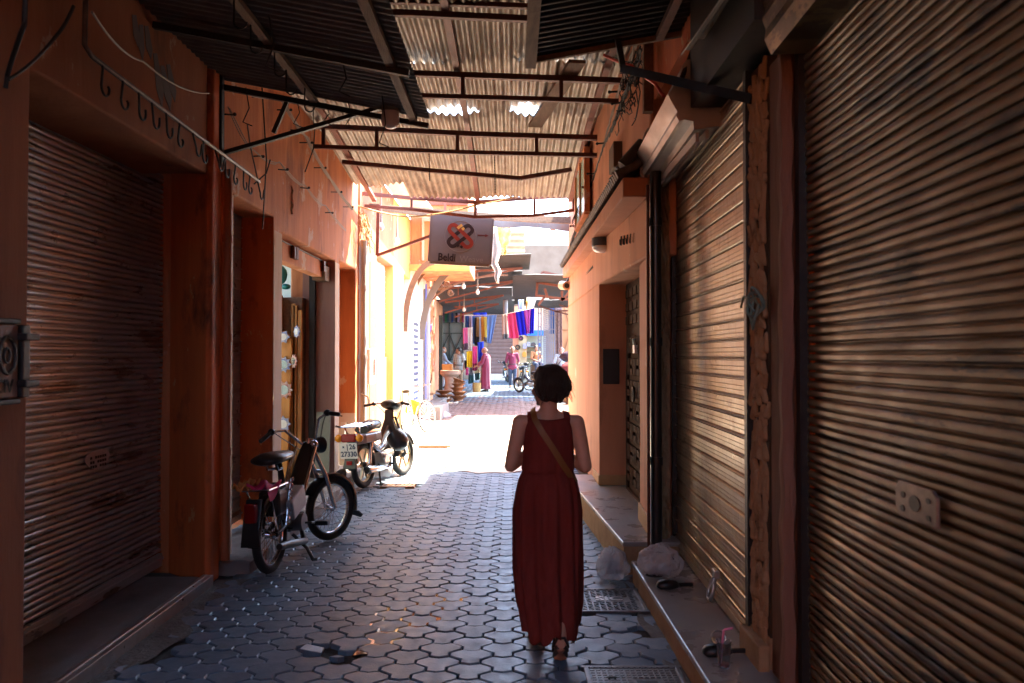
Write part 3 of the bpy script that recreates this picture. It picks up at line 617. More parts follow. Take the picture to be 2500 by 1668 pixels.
for r in range(7):
    for c in range(4):
        u = .72+c*.21; v = .10+r*.22
        if (r+c) % 2: mb.box(u, u+.17, v, v+.07, .002, .03, TD); mb.box(u, u+.17, v+.10, v+.17, .002, .03, TD)
        else: mb.box(u+.01, u+.08, v, v+.17, .002, .03, TD); mb.box(u+.10, u+.17, v, v+.17, .002, .03, TD)
for r in range(3):
    for c in range(4): mb.box(.66+c*.26, .66+c*.26+.2, 1.72+r*.14, 1.72+r*.14+.09, .002, .026, TD)
mb.build('panel', doorm, t, bevel=.008)
for (u, v) in ((.95, 1.02),):
    mb = MB(); mb.tube([TD @ V((u+.05*math.cos(a), v+.07*math.sin(a), .05)) for a in [k*math.pi/8 for k in range(16)]], .012, 6, closed=True); mb.build('knocker', blackst, t, smooth=60)
mb = MB(); mb.box(.8,.92,1.42,1.5,.03,.06,TD); mb.tube([TD @ V((.86,1.5,.05)), TD @ V((.84,1.56,.06)), TD @ V((.90,1.56,.06)), TD @ V((.9,1.5,.05))], .01, 6); mb.build('padlock', alu, t)
# canopy
t = thing('door_canopy', 'pink concrete canopy with a dark tile edging over the right doorway', 'canopy', (.95, 9.4, 2.87))
CX = lambda Y: .852-.008*(Y-6.1)
mb = MB(); mb.prism([(CX(6.1),6.1),(1.05,6.1),(.90,12.5),(CX(12.5),12.5)], 2.87, 3.02); mb.build('slab', salmon, t, bevel=.012)
tilem = M('dark_roof_tile', (.10,.075,.055), (.06,.045,.035), .6, scale=14, bump=.4, isl=.3)
tl = MB()
for k in range(72):
    y = 6.14+k*.0885; x = CX(y)
    tl.tube([(x-.045, y, 3.045), (x+.10, y, 3.115), (1.02, y, 3.18)], .036, 8)
tl.build('tile_edging', tilem, t, smooth=50)
mb = MB()
for k in range(8):
    y = 6.05+k*.02; mb.tube([(.86+.02*(k % 2), 6.16+.10*k, 3.12), (1.02, 6.16+.1*k, 3.3)], .05, 8)
mb.build('cap_tile', tilem, t, smooth=50)
t = thing('wall_light', 'oval frosted bulkhead light under the pink canopy', 'lamp', (.93, 8.25, 2.76))
T_ = Matrix.Translation((.925, 8.25, 2.765))
mb = MB(); mb.ball((0,0,0), .095, 20, (1.0,1.15,.55), T_); mb.build('diffuser', bulbglass, t, smooth=60)
mb = MB(); mb.lathe([(.085,0),(.105,.02),(.105,.10),(.03,.105)], 20, Matrix.Translation((.93, 8.25, 2.765))); mb.build('base', greypl, t, smooth=40)
mb = MB(); mb.tube([(.985,7.95,2.52),(.985,7.95,2.58)], .012, 6)
# drain pipe
t = pipe('drain_pipe', 1.055, 5.84, .16, 3.0, .042, M('black_pipe', (.012,.012,.014), (.02,.02,.022), .28, scale=8), 'glossy black drain pipe between the shutter and the doorway', (.85, 1.72, 2.6))
mb = MB(); mb.tube([(.995,5.82,.16),(.995,5.82,2.9)], .012, 6); mb.build('thin_conduit', rust, t)
# graffiti on upper corner
mb = MB(); ofs = 0
for k in range(7):
    y = 6.5+k*.13; z = 2.62+.012*k; mb.tube([(1.062-.0128*k*.8, y, z+.05), (1.062-.0128*k*.8, y+.02, z-.03), (1.061-.0128*k*.8, y+.06, z-.02), (1.061-.0128*k*.8, y+.08, z+.03)], .007, 5)
for k in range(22):
    y = 9.2+k*.13; mb.tube([(.938-.0005*k, y, 2.665), (.936, y+.05, 2.69), (.936, y+.1, 2.66)], .007, 5)
mb.build('black_scribble', blackst, b4)
# security camera at the canopy end
t = thing('security_camera', 'small security camera at the far end of the pink canopy', 'camera', (.86, 12.55, 2.78))
mb = MB(); mb.tube([(.86,12.45,2.74),(.80,12.72,2.77)], .07, 14); mb.tube([(.86,12.44,2.74),(.86,12.455,2.74)], .055, 14); mb.build('body', M('cream_plastic', (.5,.33,.2), rough=.4), t, smooth=40)
mb = MB(); mb.tube([(.86,12.43,2.74),(.86,12.438,2.74)], .04, 14); mb.build('lens', blackpl, t)
mb = MB(); mb.bar((.85,12.56,2.78),(.90,12.58,2.88), .03); mb.build('arm', greypl, t)
# cables on the right upper wall
for i, (pts, lab) in enumerate((([(1.03,6.3,4.1),(1.0,7.2,3.95),(.97,8.2,3.85),(.93,9.4,3.65),(.90,11.0,3.45),(.85,12.7,3.15)], 'twisted black cable bundle along the upper right wall'), ([(1.02,6.2,4.25),(1.0,7.4,4.12),(.95,9.0,3.72),(.88,12.6,3.32)], 'second thinner cable along the upper right wall'))):
    t = thing('cable_bundle', lab, 'cable', pts[1], 0, 'cables on the right wall'); mb = MB()
    for q in range(3):
        P = []
        for a, b in zip(pts, pts[1:]):
            for k in range(10): u = k/10; ph = q*2.09+k*1.2; P.append(V(a).lerp(V(b), u)+V((.014*math.cos(ph), 0, .014*math.sin(ph)-.1*u*(1-u))))
        mb.tube(P, .009, 5)
    mb.build('wire', wire if i == 0 else wire_lt, t, smooth=60)
    for p in pts[1:-1]:
        mb = MB(); mb.bar((p[0]+.08, p[1], p[2]), (p[0]-.09, p[1], p[2]-.01), .016); mb.ball((p[0]-.09, p[1], p[2]-.01), .016, 8); mb.build('nail', blackst, t)
pr = random.Random(17); mb = MB()
for k in range(34):
    p = V((1.02-.03*pr.random(), 6.0+pr.random()*1.2, 3.75+pr.random()*.4)); P = [p]
    for q in range(5): P.append(P[-1]+V((pr.uniform(-.05,.03), pr.uniform(-.09,.09), pr.uniform(-.10,.06))))
    mb.tube(P, .005, 4)
for k in range(10):
    p = V((.95, 10.0+k*.1, 3.75)); mb.tube([p+V((-.12*math.sin(a)*1.0, .02*k, -.10*math.cos(a)-.25)) for a in [i*math.pi/5 for i in range(6)]], .004, 4)
solo('wire_tangle', mb, wire, 'tangle of black wires on the upper right wall', 'wires')
mb = MB(); mb.box(.93,1.06,7.28,7.62,3.38,3.62); solo('junction_box', mb, M('brown_box', (.14,.085,.05), (.1,.06,.035), .7, scale=9), 'square brown junction box on the upper right wall', 'box', bevel=.01)
cable('red_cord', [at(1475,135,5.9), at(1540,160,5.6), at(1600,205,5.4), at(1620,235,5.3)], .012, redcord, 'bright red cord along the right awning strut', .02)
# pigeon post
mb = MB(); mb.box(1.0,1.07,6.0,6.07,3.5,4.5); solo('post', mb, wood, 'wooden post rising above the black drain pipe', 'post')
# hanging clothes line window / teal sheets near right wall at roof edge
t = thing('window', 'small pale green window on the upper right wall behind the truss end', 'window', (.88, 10.0, 3.6))
mb = MB(); mb.box(.86,.90,9.25,10.6,3.35,4.05); mb.build('pane', M('green_glass', (.25,.5,.42), (.45,.62,.58), .2, scale=4), t)
mb = MB()
for y in (9.22,9.9,10.58): mb.box(.84,.905,y,y+.06,3.32,4.08)
mb.box(.84,.905,9.28,10.6,4.05,4.1); mb.box(.84,.905,9.28,10.6,3.3,3.35); mb.build('frame', orange, t, bevel=.004)
# ================================================================ ROOF
def corr_sheet(fn, L, nv, wl=.085, amp=.017, nseg=8):
    "fn(u,v) base point; waves run across u over length L"
    nu = int(L/wl*nseg); mb = MB()
    def g(u, v):
        p = V(fn(u, v)); p.z += amp*math.sin(2*math.pi*u*L/wl); return p
    return mb.grid(g, nu, nv)
pr = random.Random(31)
def bumpf(x, c, w_): return math.exp(-((x-c)/w_)**2)
def roofA(u, v):
    y = 5.2+v*2.13; x = -2.3+u*3.4
    return (x, y, 4.33+.015*math.sin(x*3)+.03*bumpf(y, 7.2, .5)*math.sin(x*5))
solo('corrugated_roof', corr_sheet(roofA, 3.4, 14), corr, 'nearest row of corrugated zinc roofing over the alley', 'roof', 'corrugated roofing over the alley', loc=(-.6, 3, 4.3), smooth=60)
mb = MB(); mb.box(-2.85, 1.8, -7, -4.5, 4.36, 4.42); mb.box(-2.85, 1.8, -1.3, 5.2, 4.36, 4.42); mb.box(-2.85, -1.9, -4.5, -1.3, 4.36, 4.42); mb.box(.9, 1.8, -4.5, -1.3, 4.36, 4.42); solo('unseen_boarding', mb, roof_dark, 'sooty unseen boards added over the near end of the alley, gapped for sky light', 'roof')  # unseen boards block the sky; their gap lets light in behind the camera
def roofB(u, v):
    x = -2.3+u*3.4; y = 7.15+v*1.42
    return (x, y+.04*math.sin(x*2.3)*v, 4.31-.05*v*v+.012*math.sin(x*4+1)+.085*v**4*(bumpf(x, -.62, .30)+1.3*bumpf(x, .16, .17)))
solo('corrugated_roof', corr_sheet(roofB, 3.4, 14), corr, 'middle row of corrugated zinc roofing with a torn bright edge', 'roof', 'corrugated roofing over the alley', loc=(-.6, 7.9, 4.3), smooth=60)
def roofC(u, v):
    x = -2.3+u*3.35; y = 8.50+v*(3.12-(.58+.05*math.sin(x*11) if x < -1.5 else 0))+.02*math.sin(x*9)*(v > .9)
    return (x, y, 4.30+.008*math.sin(x*5+2)-.34*((y-8.5)/3.12)-.055*(1-v)**8*(bumpf(x, -.62, .30)+1.3*bumpf(x, .16, .17)))
solo('corrugated_roof', corr_sheet(roofC, 3.35, 26), corr, 'far row of corrugated zinc roofing ending at the sunny gap', 'roof', 'corrugated roofing over the alley', loc=(-.6, 10, 4.2), smooth=60)
# trusses
def truss(label, Y, xl, xr, top, bot, verts, th=.05, mat=rust, endpost=False):
    """top / bot: lists of photo (x,y) points at depth Y"""
    t = thing('roof_truss', label, 'truss', at((xl+xr)/2, top[0][1], Y), 0, 'steel trusses under the roof')
    mb = MB(); P = [at(x, y, Y) for x, y in top]
    for a, b in zip(P, P[1:]): mb.bar(a, b, th, th)
    mb.build('top_chord', mat, t)
    if bot:
        mb = MB(); Q = [at(x, y, Y) for x, y in bot]
        for a, b in zip(Q, Q[1:]): mb.bar(a, b, th*.8, th*.8)
        mb.build('bottom_chord', mat, t)
        def zi(pl, x):
            for a, b in zip(pl, pl[1:]):
                if a[0] <= x <= b[0]: return a[1]+(b[1]-a[1])*(x-a[0])/(b[0]-a[0])
            return pl[-1][1]
        for x in verts:
            mb = MB(); mb.bar(at(x, zi(top, x)+3, Y), at(x, zi(bot, x)-3, Y), th*.7); mb.build('web', mat, t)
    return t
truss('pair of rusty beams close to the near roof edge', 5.97, 985, 1310, [(560,28),(985,33),(1310,48),(1660,52)], [(560,-4),(985,4),(1310,17),(1660,20)], [], .045)
truss('rusty truss between the bulb and the right awning', 7.2, 1000, 1535, [(730,170),(1035,181),(1540,199)], [(730,218),(1045,235),(1510,248)], [870,1130,1370])
truss('long rusty truss below the torn roof edge', 8.8, 760, 1483, [(762,308),(1150,328),(1484,338)], [(762,358),(1150,373),(1484,380)], [790,920,1117,1310,1481], .055)
truss('single bent rusty beam under the far roofing', 9.85, 840, 1400, [(836,396),(1040,416),(1270,436),(1396,414)], None, [])
truss('red end truss carrying the hanging sign', 11.68, 880, 1410, [(876,472),(1005,484),(1160,494),(1290,484),(1412,478)], [(890,503),(1005,512),(1160,530),(1300,527),(1412,512)], [1005,1160,1305,1400], .05, redst)
mb = MB(); a, b = at(1300,536,11.75), at(876,500,11.75)
for (x, lab, w_, mt) in ((-.5,'long rusty rafter down the middle of the roof',.06,redst),(.86,'rusty rafter at the right edge of the roof',.06,redst),(-2.02,'pale rafter along the left wall top',.06,redst)):
    mb = MB(); mb.bar((x*1.0, 2.0, 4.27), (x, 8.6, 4.25), w_, .045); mb.bar((x, 8.6, 4.25), (x, 11.66, 3.93), w_, .045); solo('rafter', mb, mt, lab, 'rafter', 'rafters along the roof')
mb = MB(); mb.bar(at(1410,150,6.9), at(1306,308,8.7), .15, .03, (0,0,1)); solo('plank', mb, wood, 'loose wooden plank wedged slantwise under the torn roof edge', 'board')
# brown board and sagging cloth strip past the roof end
mb = MB(); P = [(862,494),(1000,506),(1100,515),(1200,521),(1300,527),(1420,531)]; Q = [(862,506),(1000,524),(1100,534),(1200,537),(1300,543),(1420,548)]
up = [at(x, y, 12.3) for x, y in P]; lo = [at(x, y, 12.25) for x, y in Q]
mb.loft([[p+V((0,-.03,0)), p+V((0,.03,0)), q+V((0,.03,0)), q+V((0,-.03,0))] for p, q in zip(up, lo)])
solo('awning_board', mb, wood, 'long brown sagging board across the alley just past the roof', 'board')
mb = MB(); mb.grid(lambda u, v: at(1195+u*220, 532+14*u+v*(19+3*math.sin(u*9)), 12.6)+V((0,.04*math.sin(u*14),0)), 24, 6); solo('cloth_strip', mb, M('grey_canvas', (.30,.25,.22), (.36,.31,.27), .8, scale=5), 'grey canvas strip hanging below the brown board', 'cloth', solid=.006)

cable('cable', [at(800,470,11.3), at(880,505,11.4), at(1000,530,11.5), at(1165,500,11.6), at(1290,470,11.6)], .012, M('ochre_cable', (.45,.27,.10), rough=.6), 'ochre cable sagging along the red end truss', .03)
mb = MB(); pr = random.Random(23)
for k in range(26):
    P = [V((-2.13+pr.uniform(-.02,.03), 11.15+pr.uniform(-.15,.25), 3.62+pr.uniform(-.12,.1)))]
    for q in range(5): P.append(P[-1]+V((pr.uniform(-.02,.05), pr.uniform(-.07,.08), pr.uniform(-.13,.02))))
    mb.tube(P, .006, 4)
solo('wire_tangle', mb, M('tan_wire', (.42,.25,.10), rough=.6), 'tangle of tan wires on the sunlit corner past the third doorway', 'wires')
for x0, y0, y1, Y, lab in ((1047,368,440,9.6,'thin chain hanging from the roof left of the middle rafter'),(1207,372,470,9.6,'thin chain hanging from the roof right of the middle rafter')):
    P = [at(x0, y0, Y), at(x0+1, (y0+y1)/2, Y), at(x0+2, y1, Y)]; mb = MB()
    for k in range(16): p = P[0].lerp(P[2], k/15); mb.ball(p, .010, 6, (.7,.7,1.6))
    mb.tube(P, .004, 5); solo('chain', mb, blackst, lab, 'chain', 'chains under the roof')
# ================================================================ AWNINGS NEAR
zL = lambda X: 3.72+(X+2.2)*(-.19)
t = thing('awning', 'dark corrugated awning sloping out from the near left shop', 'awning', (-1.4, 4.5, 3.6))
L_ = 1.62
def awL(u, v): x = -2.24+v*L_; y = 1.2+u*4.78; return (x, y, zL(x)+.02)
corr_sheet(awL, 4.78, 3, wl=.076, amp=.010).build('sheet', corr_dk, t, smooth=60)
for x, w_ in ((-.74,.055),(-1.49,.05)):
    mb = MB(); mb.bar((x, 1.2, zL(x)-.02), (x, 5.97, zL(x)-.02), w_, .035); mb.build('rafter', wood, t)
for y in (5.97, 4.85, 3.4):
    mb = MB(); mb.bar((-2.2, y, zL(-2.2)-.045), (-.63, y, zL(-.63)-.045), .035, .04); mb.build('crossbar', blackst, t)
mb = MB(); mb.bar((-2.2, 5.985, 3.17), at(990,245,5.985), .035, .03); mb.bar((-1.70, 5.985, zL(-1.7)-.06), (-1.80, 5.985, 3.33), .03); mb.bar((-2.18,5.95,3.1),(-2.18,5.95,3.74),.03); mb.build('strut', blackst, t)
pr = random.Random(8)
for k in range(9):
    y = 3.1+k*.36; x = -1.5+.03*(k % 2); z = zL(x)-.03; mb = MB()
    mb.tube([(x,y,z),(x,y,z-.14)]+[(x+.035-.035*math.cos(a), y, z-.14-.035*math.sin(a)) for a in [i*math.pi/5 for i in range(1,6)]], .005, 5); mb.build('hook', blackst, t, smooth=60)
for (x,y,l) in ((-1.05,4.9,.22),(-1.35,4.4,.3),(-.9,5.5,.35),(-1.2,5.8,.2),(-2.0,5.95,.28),(-1.62,5.95,.22),(-1.4,5.96,.16)):
    mb = MB(); mb.tube([(x,y,zL(x)-.02),(x+.02,y+.02,zL(x)-l*.6),(x-.02,y,zL(x)-l),(x+.05,y,zL(x)-l-.03)], .0045, 5); mb.build('wire_end', wire, t)
# bulb
p = at(953, 290, 5.9)
t = thing('light_bulb', 'large white bulb hanging below the left awning corner', 'lamp', p)
mb = MB(); mb.lathe([(.0,-.075),(.035,-.07),(.062,-.05),(.068,-.02),(.066,.03),(.062,.05)], 20); mb.build('globe', bulbglass, t, smooth=60, world=False)
mb = MB(); mb.lathe([(.064,.05),(.066,.085),(.05,.105),(.03,.12),(.028,.17),(.022,.2)], 18); mb.build('socket', M('beige_socket', (.25,.21,.17), rough=.5), t, smooth=40, world=False)
mb = MB(); mb.tube([(0,0,.2),(.005,0,.26),(-.01,0,.34)], .006, 6); mb.build('flex', wire, t, world=False)
# right awning
zR = lambda X: 3.57+(X-.12)*.18
t = thing('awning', 'black corrugated awning reaching out from the near right shop', 'awning', (.75, 3.6, 3.7))
def awR(u, v): x = .12+v*1.4; y = 1.2+u*3.95; return (x, y, zR(x)+.015)
corr_sheet(awR, 3.95, 3, wl=.076, amp=.008).build('sheet', blackst, t, smooth=60)
mb = MB(); mb.bar((.12,1.2,zR(.12)-.03),(.12,5.15,zR(.12)-.03), .07, .05); mb.bar((.12,5.14,zR(.12)-.0),(1.5,5.14,zR(1.5)-.0), .03, .05); mb.build('edge_board', wood, t)
mb = MB(); mb.bar((.95,1.2,zR(.95)-.02),(.95,5.1,zR(.95)-.02), .05, .04); mb.build('rafter', rust, t)
mb = MB(); a, b, c_ = at(1501,60,5.08), at(1521,168,5.08), at(1840,243,4.02); mb.bar(a, b, .035); mb.bar(b, c_, .04, .05); mb.bar(at(1700,100,4.9), at(1665,190,4.7), .02); mb.build('strut', blackst, t)
# corrugated flashing over the column, and the dark gap filler
corr_old = M('old_rusty_corrugated', (.16,.10,.065), (.22,.19,.17), .45, .4, scale=4, stretch=(3,.5,3), bump=.25, rvar=.15)
mb = MB(); nu = 60
mb.grid(lambda u, v: (.98+u*.36-.05*v, 3.35+v*1.0, 3.30+u*.30+.012*math.sin(u*2*math.pi*5.0)), nu, 4); solo('flashing', mb, corr_old, 'rusty corrugated flashing above the carved column on the right', 'flashing', smooth=60, solid=.004)
# ================================================================ HANGING SIGN
sp = at(1125.5, 587, 11.95)
t = thing('hanging_sign', 'grey hanging sign with a knot emblem, an arrow and the words Beldi Weave', 'sign', sp, (R(-1), R(-4.2+8), 0))
t.rotation_euler = (R(-2), R(3.2), 0)
SW, SH = .445, .345
signm = M('sign_sheet', (.20,.185,.175), (.18,.165,.155), .5, scale=3)
mb = MB(); mb.box(-SW, SW, -.025, .025, -SH, SH); mb.build('panel', signm, t, world=False)
mb = MB()
for a, b in (((-SW-.004,-SH-.004),(SW+.004,-SH-.004)),((SW+.004,-SH-.004),(SW+.004,SH+.004)),((SW+.004,SH+.004),(-SW-.004,SH+.004)),((-SW-.004,SH+.004),(-SW-.004,-SH-.004))):
    mb.bar((a[0],0,a[1]), (b[0],0,b[1]), .062 if abs(a[0]-b[0]) < .1 else .03, .03 if abs(a[0]-b[0]) < .1 else .062)
mb.build('border', M('sign_frame', (.20,.165,.14), rough=.5), t, world=False)
kred = M('sign_red', (.28,.035,.015), rough=.5); kblk = M('sign_black', (.025,.012,.010), rough=.5); kgold = M('sign_gold', (.70,.38,.08), rough=.5); kpale = M('sign_pale', (.27,.25,.235), rough=.5)
T_ = frame((-.01,-.027,.05), (1,0,0), (0,0,1), (0,-1,0))
def band(mb, P, w_, z):
    P = [V((*p, 0)) for p in P]; L1 = []; L2 = []
    for i, p in enumerate(P):
        d = (P[min(i+1, len(P)-1)]-P[max(i-1, 0)]).normalized(); nrm = V((-d.y, d.x, 0)); L1.append(p+nrm*w_/2); L2.append(p-nrm*w_/2)
    for i in range(len(P)-1): mb.prism([(q.x, q.y) for q in (L2[i], L2[i+1], L1[i+1], L1[i])], z, z+.002, T_)
def loop(cx, cy, ang, L, r, arc=(0,1)):
    pts = []
    c, s = math.cos(ang), math.sin(ang)
    for k in range(13): a = -math.pi/2+math.pi*k/12; pts.append((L/2+r*math.cos(a), r*math.sin(a)))
    for k in range(13): a = math.pi/2+math.pi*k/12; pts.append((-L/2+r*math.cos(a), r*math.sin(a)))
    pts.append(pts[0]); return [(cx+x*c-y*s, cy+x*s+y*c) for x, y in pts]
mb = MB(); band(mb, loop(0, .01, R(42), .30, .062), .056, 0); mb.build('emblem_band', kblk, t, world=False)
mb = MB(); band(mb, loop(0, .01, R(-42), .30, .062), .056, .003); mb.build('emblem_band', kred, t, world=False)
mb = MB(); band(mb, [(-.06,-.125),(.02,-.055)], .05, .006); mb.build('emblem_band', kblk, t, world=False)
mb = MB()
for (x, y) in ((-.035,.135),(.0,.165),(.035,.12)): mb.prism([(x-.03,y),(x,y-.03),(x+.03,y),(x,y+.03)], .008, .010, T_)
mb.build('emblem_tip', kgold, t, world=False)
mb = MB()
for (x, y) in ((-.03,-.14),(.025,-.155)): mb.prism([(x-.026,y),(x,y-.026),(x+.026,y),(x,y+.026)], .008, .010, T_)
mb.build('emblem_tip', kblk, t, world=False)
mb = MB(); mb.tube([T_ @ V((.235*math.cos(a), .005+.235*math.sin(a), .001)) for a in [k*math.pi/24 for k in range(48)]], .004, 5, closed=True); mb.build('emblem_ring', kpale, t, world=False)
mb = MB(); mb.prism([(.255,.03),(.37,.03),(.37,.015),(.425,.037),(.37,.06),(.37,.045),(.255,.045)], 0, .002, T_); mb.build('arrow', M('arrow_red', (.16,.02,.015), rough=.5), t, world=False)
vs, fs = textmesh('Beldi', .135, .001, .0032); mb = MB(); Tt = frame((-.195,-.028,-.275), (1,0,0), (0,0,1), (0,-1,0)) @ Matrix.Diagonal((1.0,1.12,1,1)); mb.add(vs, fs, Tt)
for x in (-.116,-.02,.028,.077,.112):
    mb.box(x-.016, x+.02, -.047*1.12-.004, -.047*1.12+.006, 0, .001, frame((-.195,-.028,-.275), (1,0,0), (0,0,1), (0,-1,0)))
mb.build('lettering', kblk, t, world=False)
vs, fs = textmesh('Weave', .125, .001, .001); mb = MB(); mb.add(vs, fs, frame((.175,-.028,-.285), (1,0,0), (0,0,1), (0,-1,0))); mb.build('lettering', kpale, t, world=False)
mb = MB(); mb.bar((.21,.0,SH), (.205,.0,SH+.16), .03); mb.bar((-.2,0,SH), (-.2,0,SH+.12), .012); mb.build('hanger', redst, t, world=False)
mb = MB(); mb.bar(at(921,624,12.1), at(1050,577,11.98), .05, .04); mb.bar(at(921,624,12.1), at(924,500,12.1), .05, .04); solo('sign_bracket', mb, redst, 'red steel arm reaching from the left wall to the hanging sign', 'bracket')
# ================================================================ SUNNY COURT, LEFT
b5 = thing('shop_building', 'sunlit orange and yellow shop row on the left past the roof', 'building', (-2.6, 16, 0))
H5 = 4.6
mb = MB()
comb(mb, -2.7, -2.2, 11.50, 14.75, H5, [(12.95,14.75,3.3)]); mb.build('wall', orange_near, b5, bevel=.015)
mb = MB(); comb(mb, -2.7, -2.2, 14.75, 17.2, H5, [(16.15,17.2,3.3)]); mb.build('yellow_wall', yellowpl, b5, bevel=.015)
mb = MB(); mb.box(-2.7, -2.2, 17.2, 20.4, 0, H5); mb.build('far_wall', whitepl, b5, bevel=.015)
mb = MB(); mb.box(-2.2, -2.193, 12.3, 12.93, .02, 3.1); mb.build('painted_pillar', orange_near, b5)
s5 = shutter('roller_shutter', 'sunlit pale roller shutter past the roof, beside the yellow pillar', (-2.36, 14.74, 0), R(-90), 1.78, 3.1, .10, 'slat', whitepnt, 'closed roller shutters', z0=.2, seed=31, rails=False)
mb = MB(); mb.box(-2.34, -2.30, 13.0, 14.6, .25, 1.62); solo('plywood_panel', mb, M('pale_plywood', (.20,.125,.07), (.15,.09,.045), .7, scale=5, stretch=(1,4,1)), 'brown plywood panel propped against the sunlit shutter', 'board', bevel=.006)
s6 = shutter('roller_shutter', 'second sunlit shutter beyond the yellow pillar', (-2.36, 17.19, 0), R(-90), 1.03, 3.1, .10, 'slat', whitepnt, 'closed roller shutters', z0=.2, seed=33, rails=False)
t = thing('tile_strip', 'upright strip of blue and white tiles on the sunlit left wall', 'tiles', (-2.18, 18.2, 1.5))
mb = MB(); mb.box(-2.2, -2.185, 17.35, 18.95, .35, 2.45); mb.build('white_tiles', whitepnt, t)
mb = MB()
for k in range(14): mb.box(-2.184, -2.18, 17.65, 18.55, .5+k*.14, .575+k*.14)
mb.build('blue_tiles', M('blue_tile', (.018,.03,.085), rough=.3), t)
pipe('drain_pipe', -2.12, 19.8, .5, 3.3, .085, M('pale_grey_pipe', (.22,.215,.22), rough=.5), 'thick pale drain pipe beside the blue and white tiles', (1.6,))
mb = MB(); mb.tube([(-2.10,19.45,.6),(-2.10,19.4,1.6),(-2.10,19.45,3.4)], .02, 6); solo('blue_cable', mb, M('blue_cable', (.08,.10,.5), rough=.5), 'blue cable running down beside the thick pale pipe', 'cable')
mb = MB(); mb.prism([(-2.2,19.2),(-1.72,19.2),(-1.66,21.0),(-2.2,21.0)], 0, .42); solo('stone_plinth', mb, stone, 'sunlit stone plinth at the foot of the thick pale pipe', 'plinth', bevel=.02)
# white meter on pillar
t = thing('meter_box', 'white meter box on the sunlit orange pillar', 'meter box', (-2.15, 12.1, 1.4))
mb = MB(); mb.box(-2.2,-2.09,11.75,12.2,1.22,1.75); mb.build('case', whitepnt, t, bevel=.015)
mb = MB(); mb.box(-2.09,-2.07,12.0,12.06,1.35,1.6); mb.build('latch', rust, t)
# upper projecting bay
t = thing('upper_bay', 'orange upper storey bay jutting over the alley behind the sign', 'balcony', (-1.8, 17.5, 3.6))
mb = MB(); mb.box(-2.2, -.95, 17.2, 20.4, 3.55, 5.6); mb.build('wall', orange, t, bevel=.02)
mb = MB(); mb.box(-2.25, -.90, 17.0, 17.2, 3.48, 3.60); mb.build('ledge', yellowpl, t, bevel=.01)
mb = MB(); mb.box(-1.95, -1.05, 17.17, 17.197, 4.55, 4.72); mb.box(-1.95,-1.9,17.17,17.197,3.7,4.55); mb.build('frame', palepl, t)
mb = MB(); mb.box(-2.1, -.95, 17.15, 17.198, 4.9, 5.1); mb.build('grille', redst, t)
mb = MB(); mb.bar((-1.45,17.0,5.3),(-1.40,16.9,4.2), .05); mb.build('brace', redst, t)
mb = MB(); mb.prism([(-2.2,12.6),(-1.75,12.6),(-1.6,17.1),(-2.2,17.1)], 4.62, 4.66); mb.prism([(-2.2,11.9),(-1.9,11.9),(-1.85,12.5),(-2.2,12.5)], 4.4, 4.45); solo('eave_board', mb, whitepnt, 'pale eave boards along the top of the sunlit left wall', 'eave')
# bulbs above the left court, curved awning arms
archm = M('rusty_arch_steel', (.20,.10,.055), (.13,.065,.04), .6, .1, scale=8)
def arm(label, pts, w_, mat):
    mb = MB(); P = [V(p) for p in pts]
    
    Q = []
    for i, p in enumerate(P):
        d = (P[min(i+1, len(P)-1)]-P[max(i-1, 0)]).normalized(); n_ = V((-d.z, 0, d.x)); Q.append([p-n_*w_*.36+V((0,-.03,0)), p+n_*w_*.36+V((0,-.03,0)), p+n_*w_*.36+V((0,.03,0)), p-n_*w_*.36+V((0,.03,0))])
    mb.loft(Q); return solo('curved_bracket', mb, mat, label, 'bracket', 'curved awning brackets on the left')
def arcpts(x0, y0, x1, y1, Y0, Y1, n=14):
    a, b = at(x0, y0, Y0), at(x1, y1, Y1); out = []
    for k in range(n+1):
        th = math.pi/2*k/n; u = 1-math.cos(th); v = math.sin(th); out.append((a.x+(b.x-a.x)*u, a.y+(b.y-a.y)*u, a.z+(b.z-a.z)*v))
    return out
arm('yellowed curved steel bracket nearest the sign', arcpts(988,810,1060,640,16.6,16.6), .16, archm)
arm('grey brown curved steel bracket behind the first one', arcpts(1030,830,1150,643,18.9,18.9), .20, M('grey_brown_arch_steel', (.13,.10,.085), rough=.6))
arm('thin curved steel bracket reaching farthest over the alley', arcpts(1040,770,1240,672,21.6,21.6), .06, archm)
arm('short curved steel bracket above the pale pipe', arcpts(1010,740,1065,655,18.6,18.6), .08, archm)
# scroll ironwork
mb = MB()
for (cx, cy, r) in ((1036,680,12),(1058,676,10),(1075,700,10),(1092,694,9),(1100,715,8)):
    P = []
    for k in range(26):
        a = k*.5; rr = r*(1-k/30); P.append(at(cx+rr*math.cos(a), cy+rr*math.sin(a), 20.6))
    mb.tube(P, .02, 5)
solo('scroll_ironwork', mb, archm, 'curled wrought iron scrolls under the curved brackets', 'ironwork')
for i, (x, y, Y) in enumerate(((1080,674,19.5),(1132,698,22),(1166,712,23),(1133,755,28),(930,552,12.2),(969,587,13.6))):
    t = thing('light_bulb', ['pale bulb hanging by the second curved bracket','bulb hanging under the far awning, left one','bulb hanging under the far awning, right one','bulb hanging low in front of the hung clothes','bright bulb on the sunlit orange wall near the roof end','bright bulb on the sunlit wall left of the sign'][i], 'lamp', at(x, y, Y), 0, 'bulbs strung over the court')
    s_ = .06 if Y > 15 else .05
    mb = MB(); mb.lathe([(0,-1.6*s_),(.7*s_,-1.3*s_),(s_,-.5*s_),(.8*s_,.3*s_),(.45*s_,1.0*s_)], 12); mb.build('globe', bulbglass, t, smooth=60, world=False)
    mb = MB(); mb.tube([(0,0,s_),(0,0,2.4*s_),(.005,0,.55)], [.45*s_,.4*s_,.006], 6); mb.build('flex', wire_lt, t, world=False)
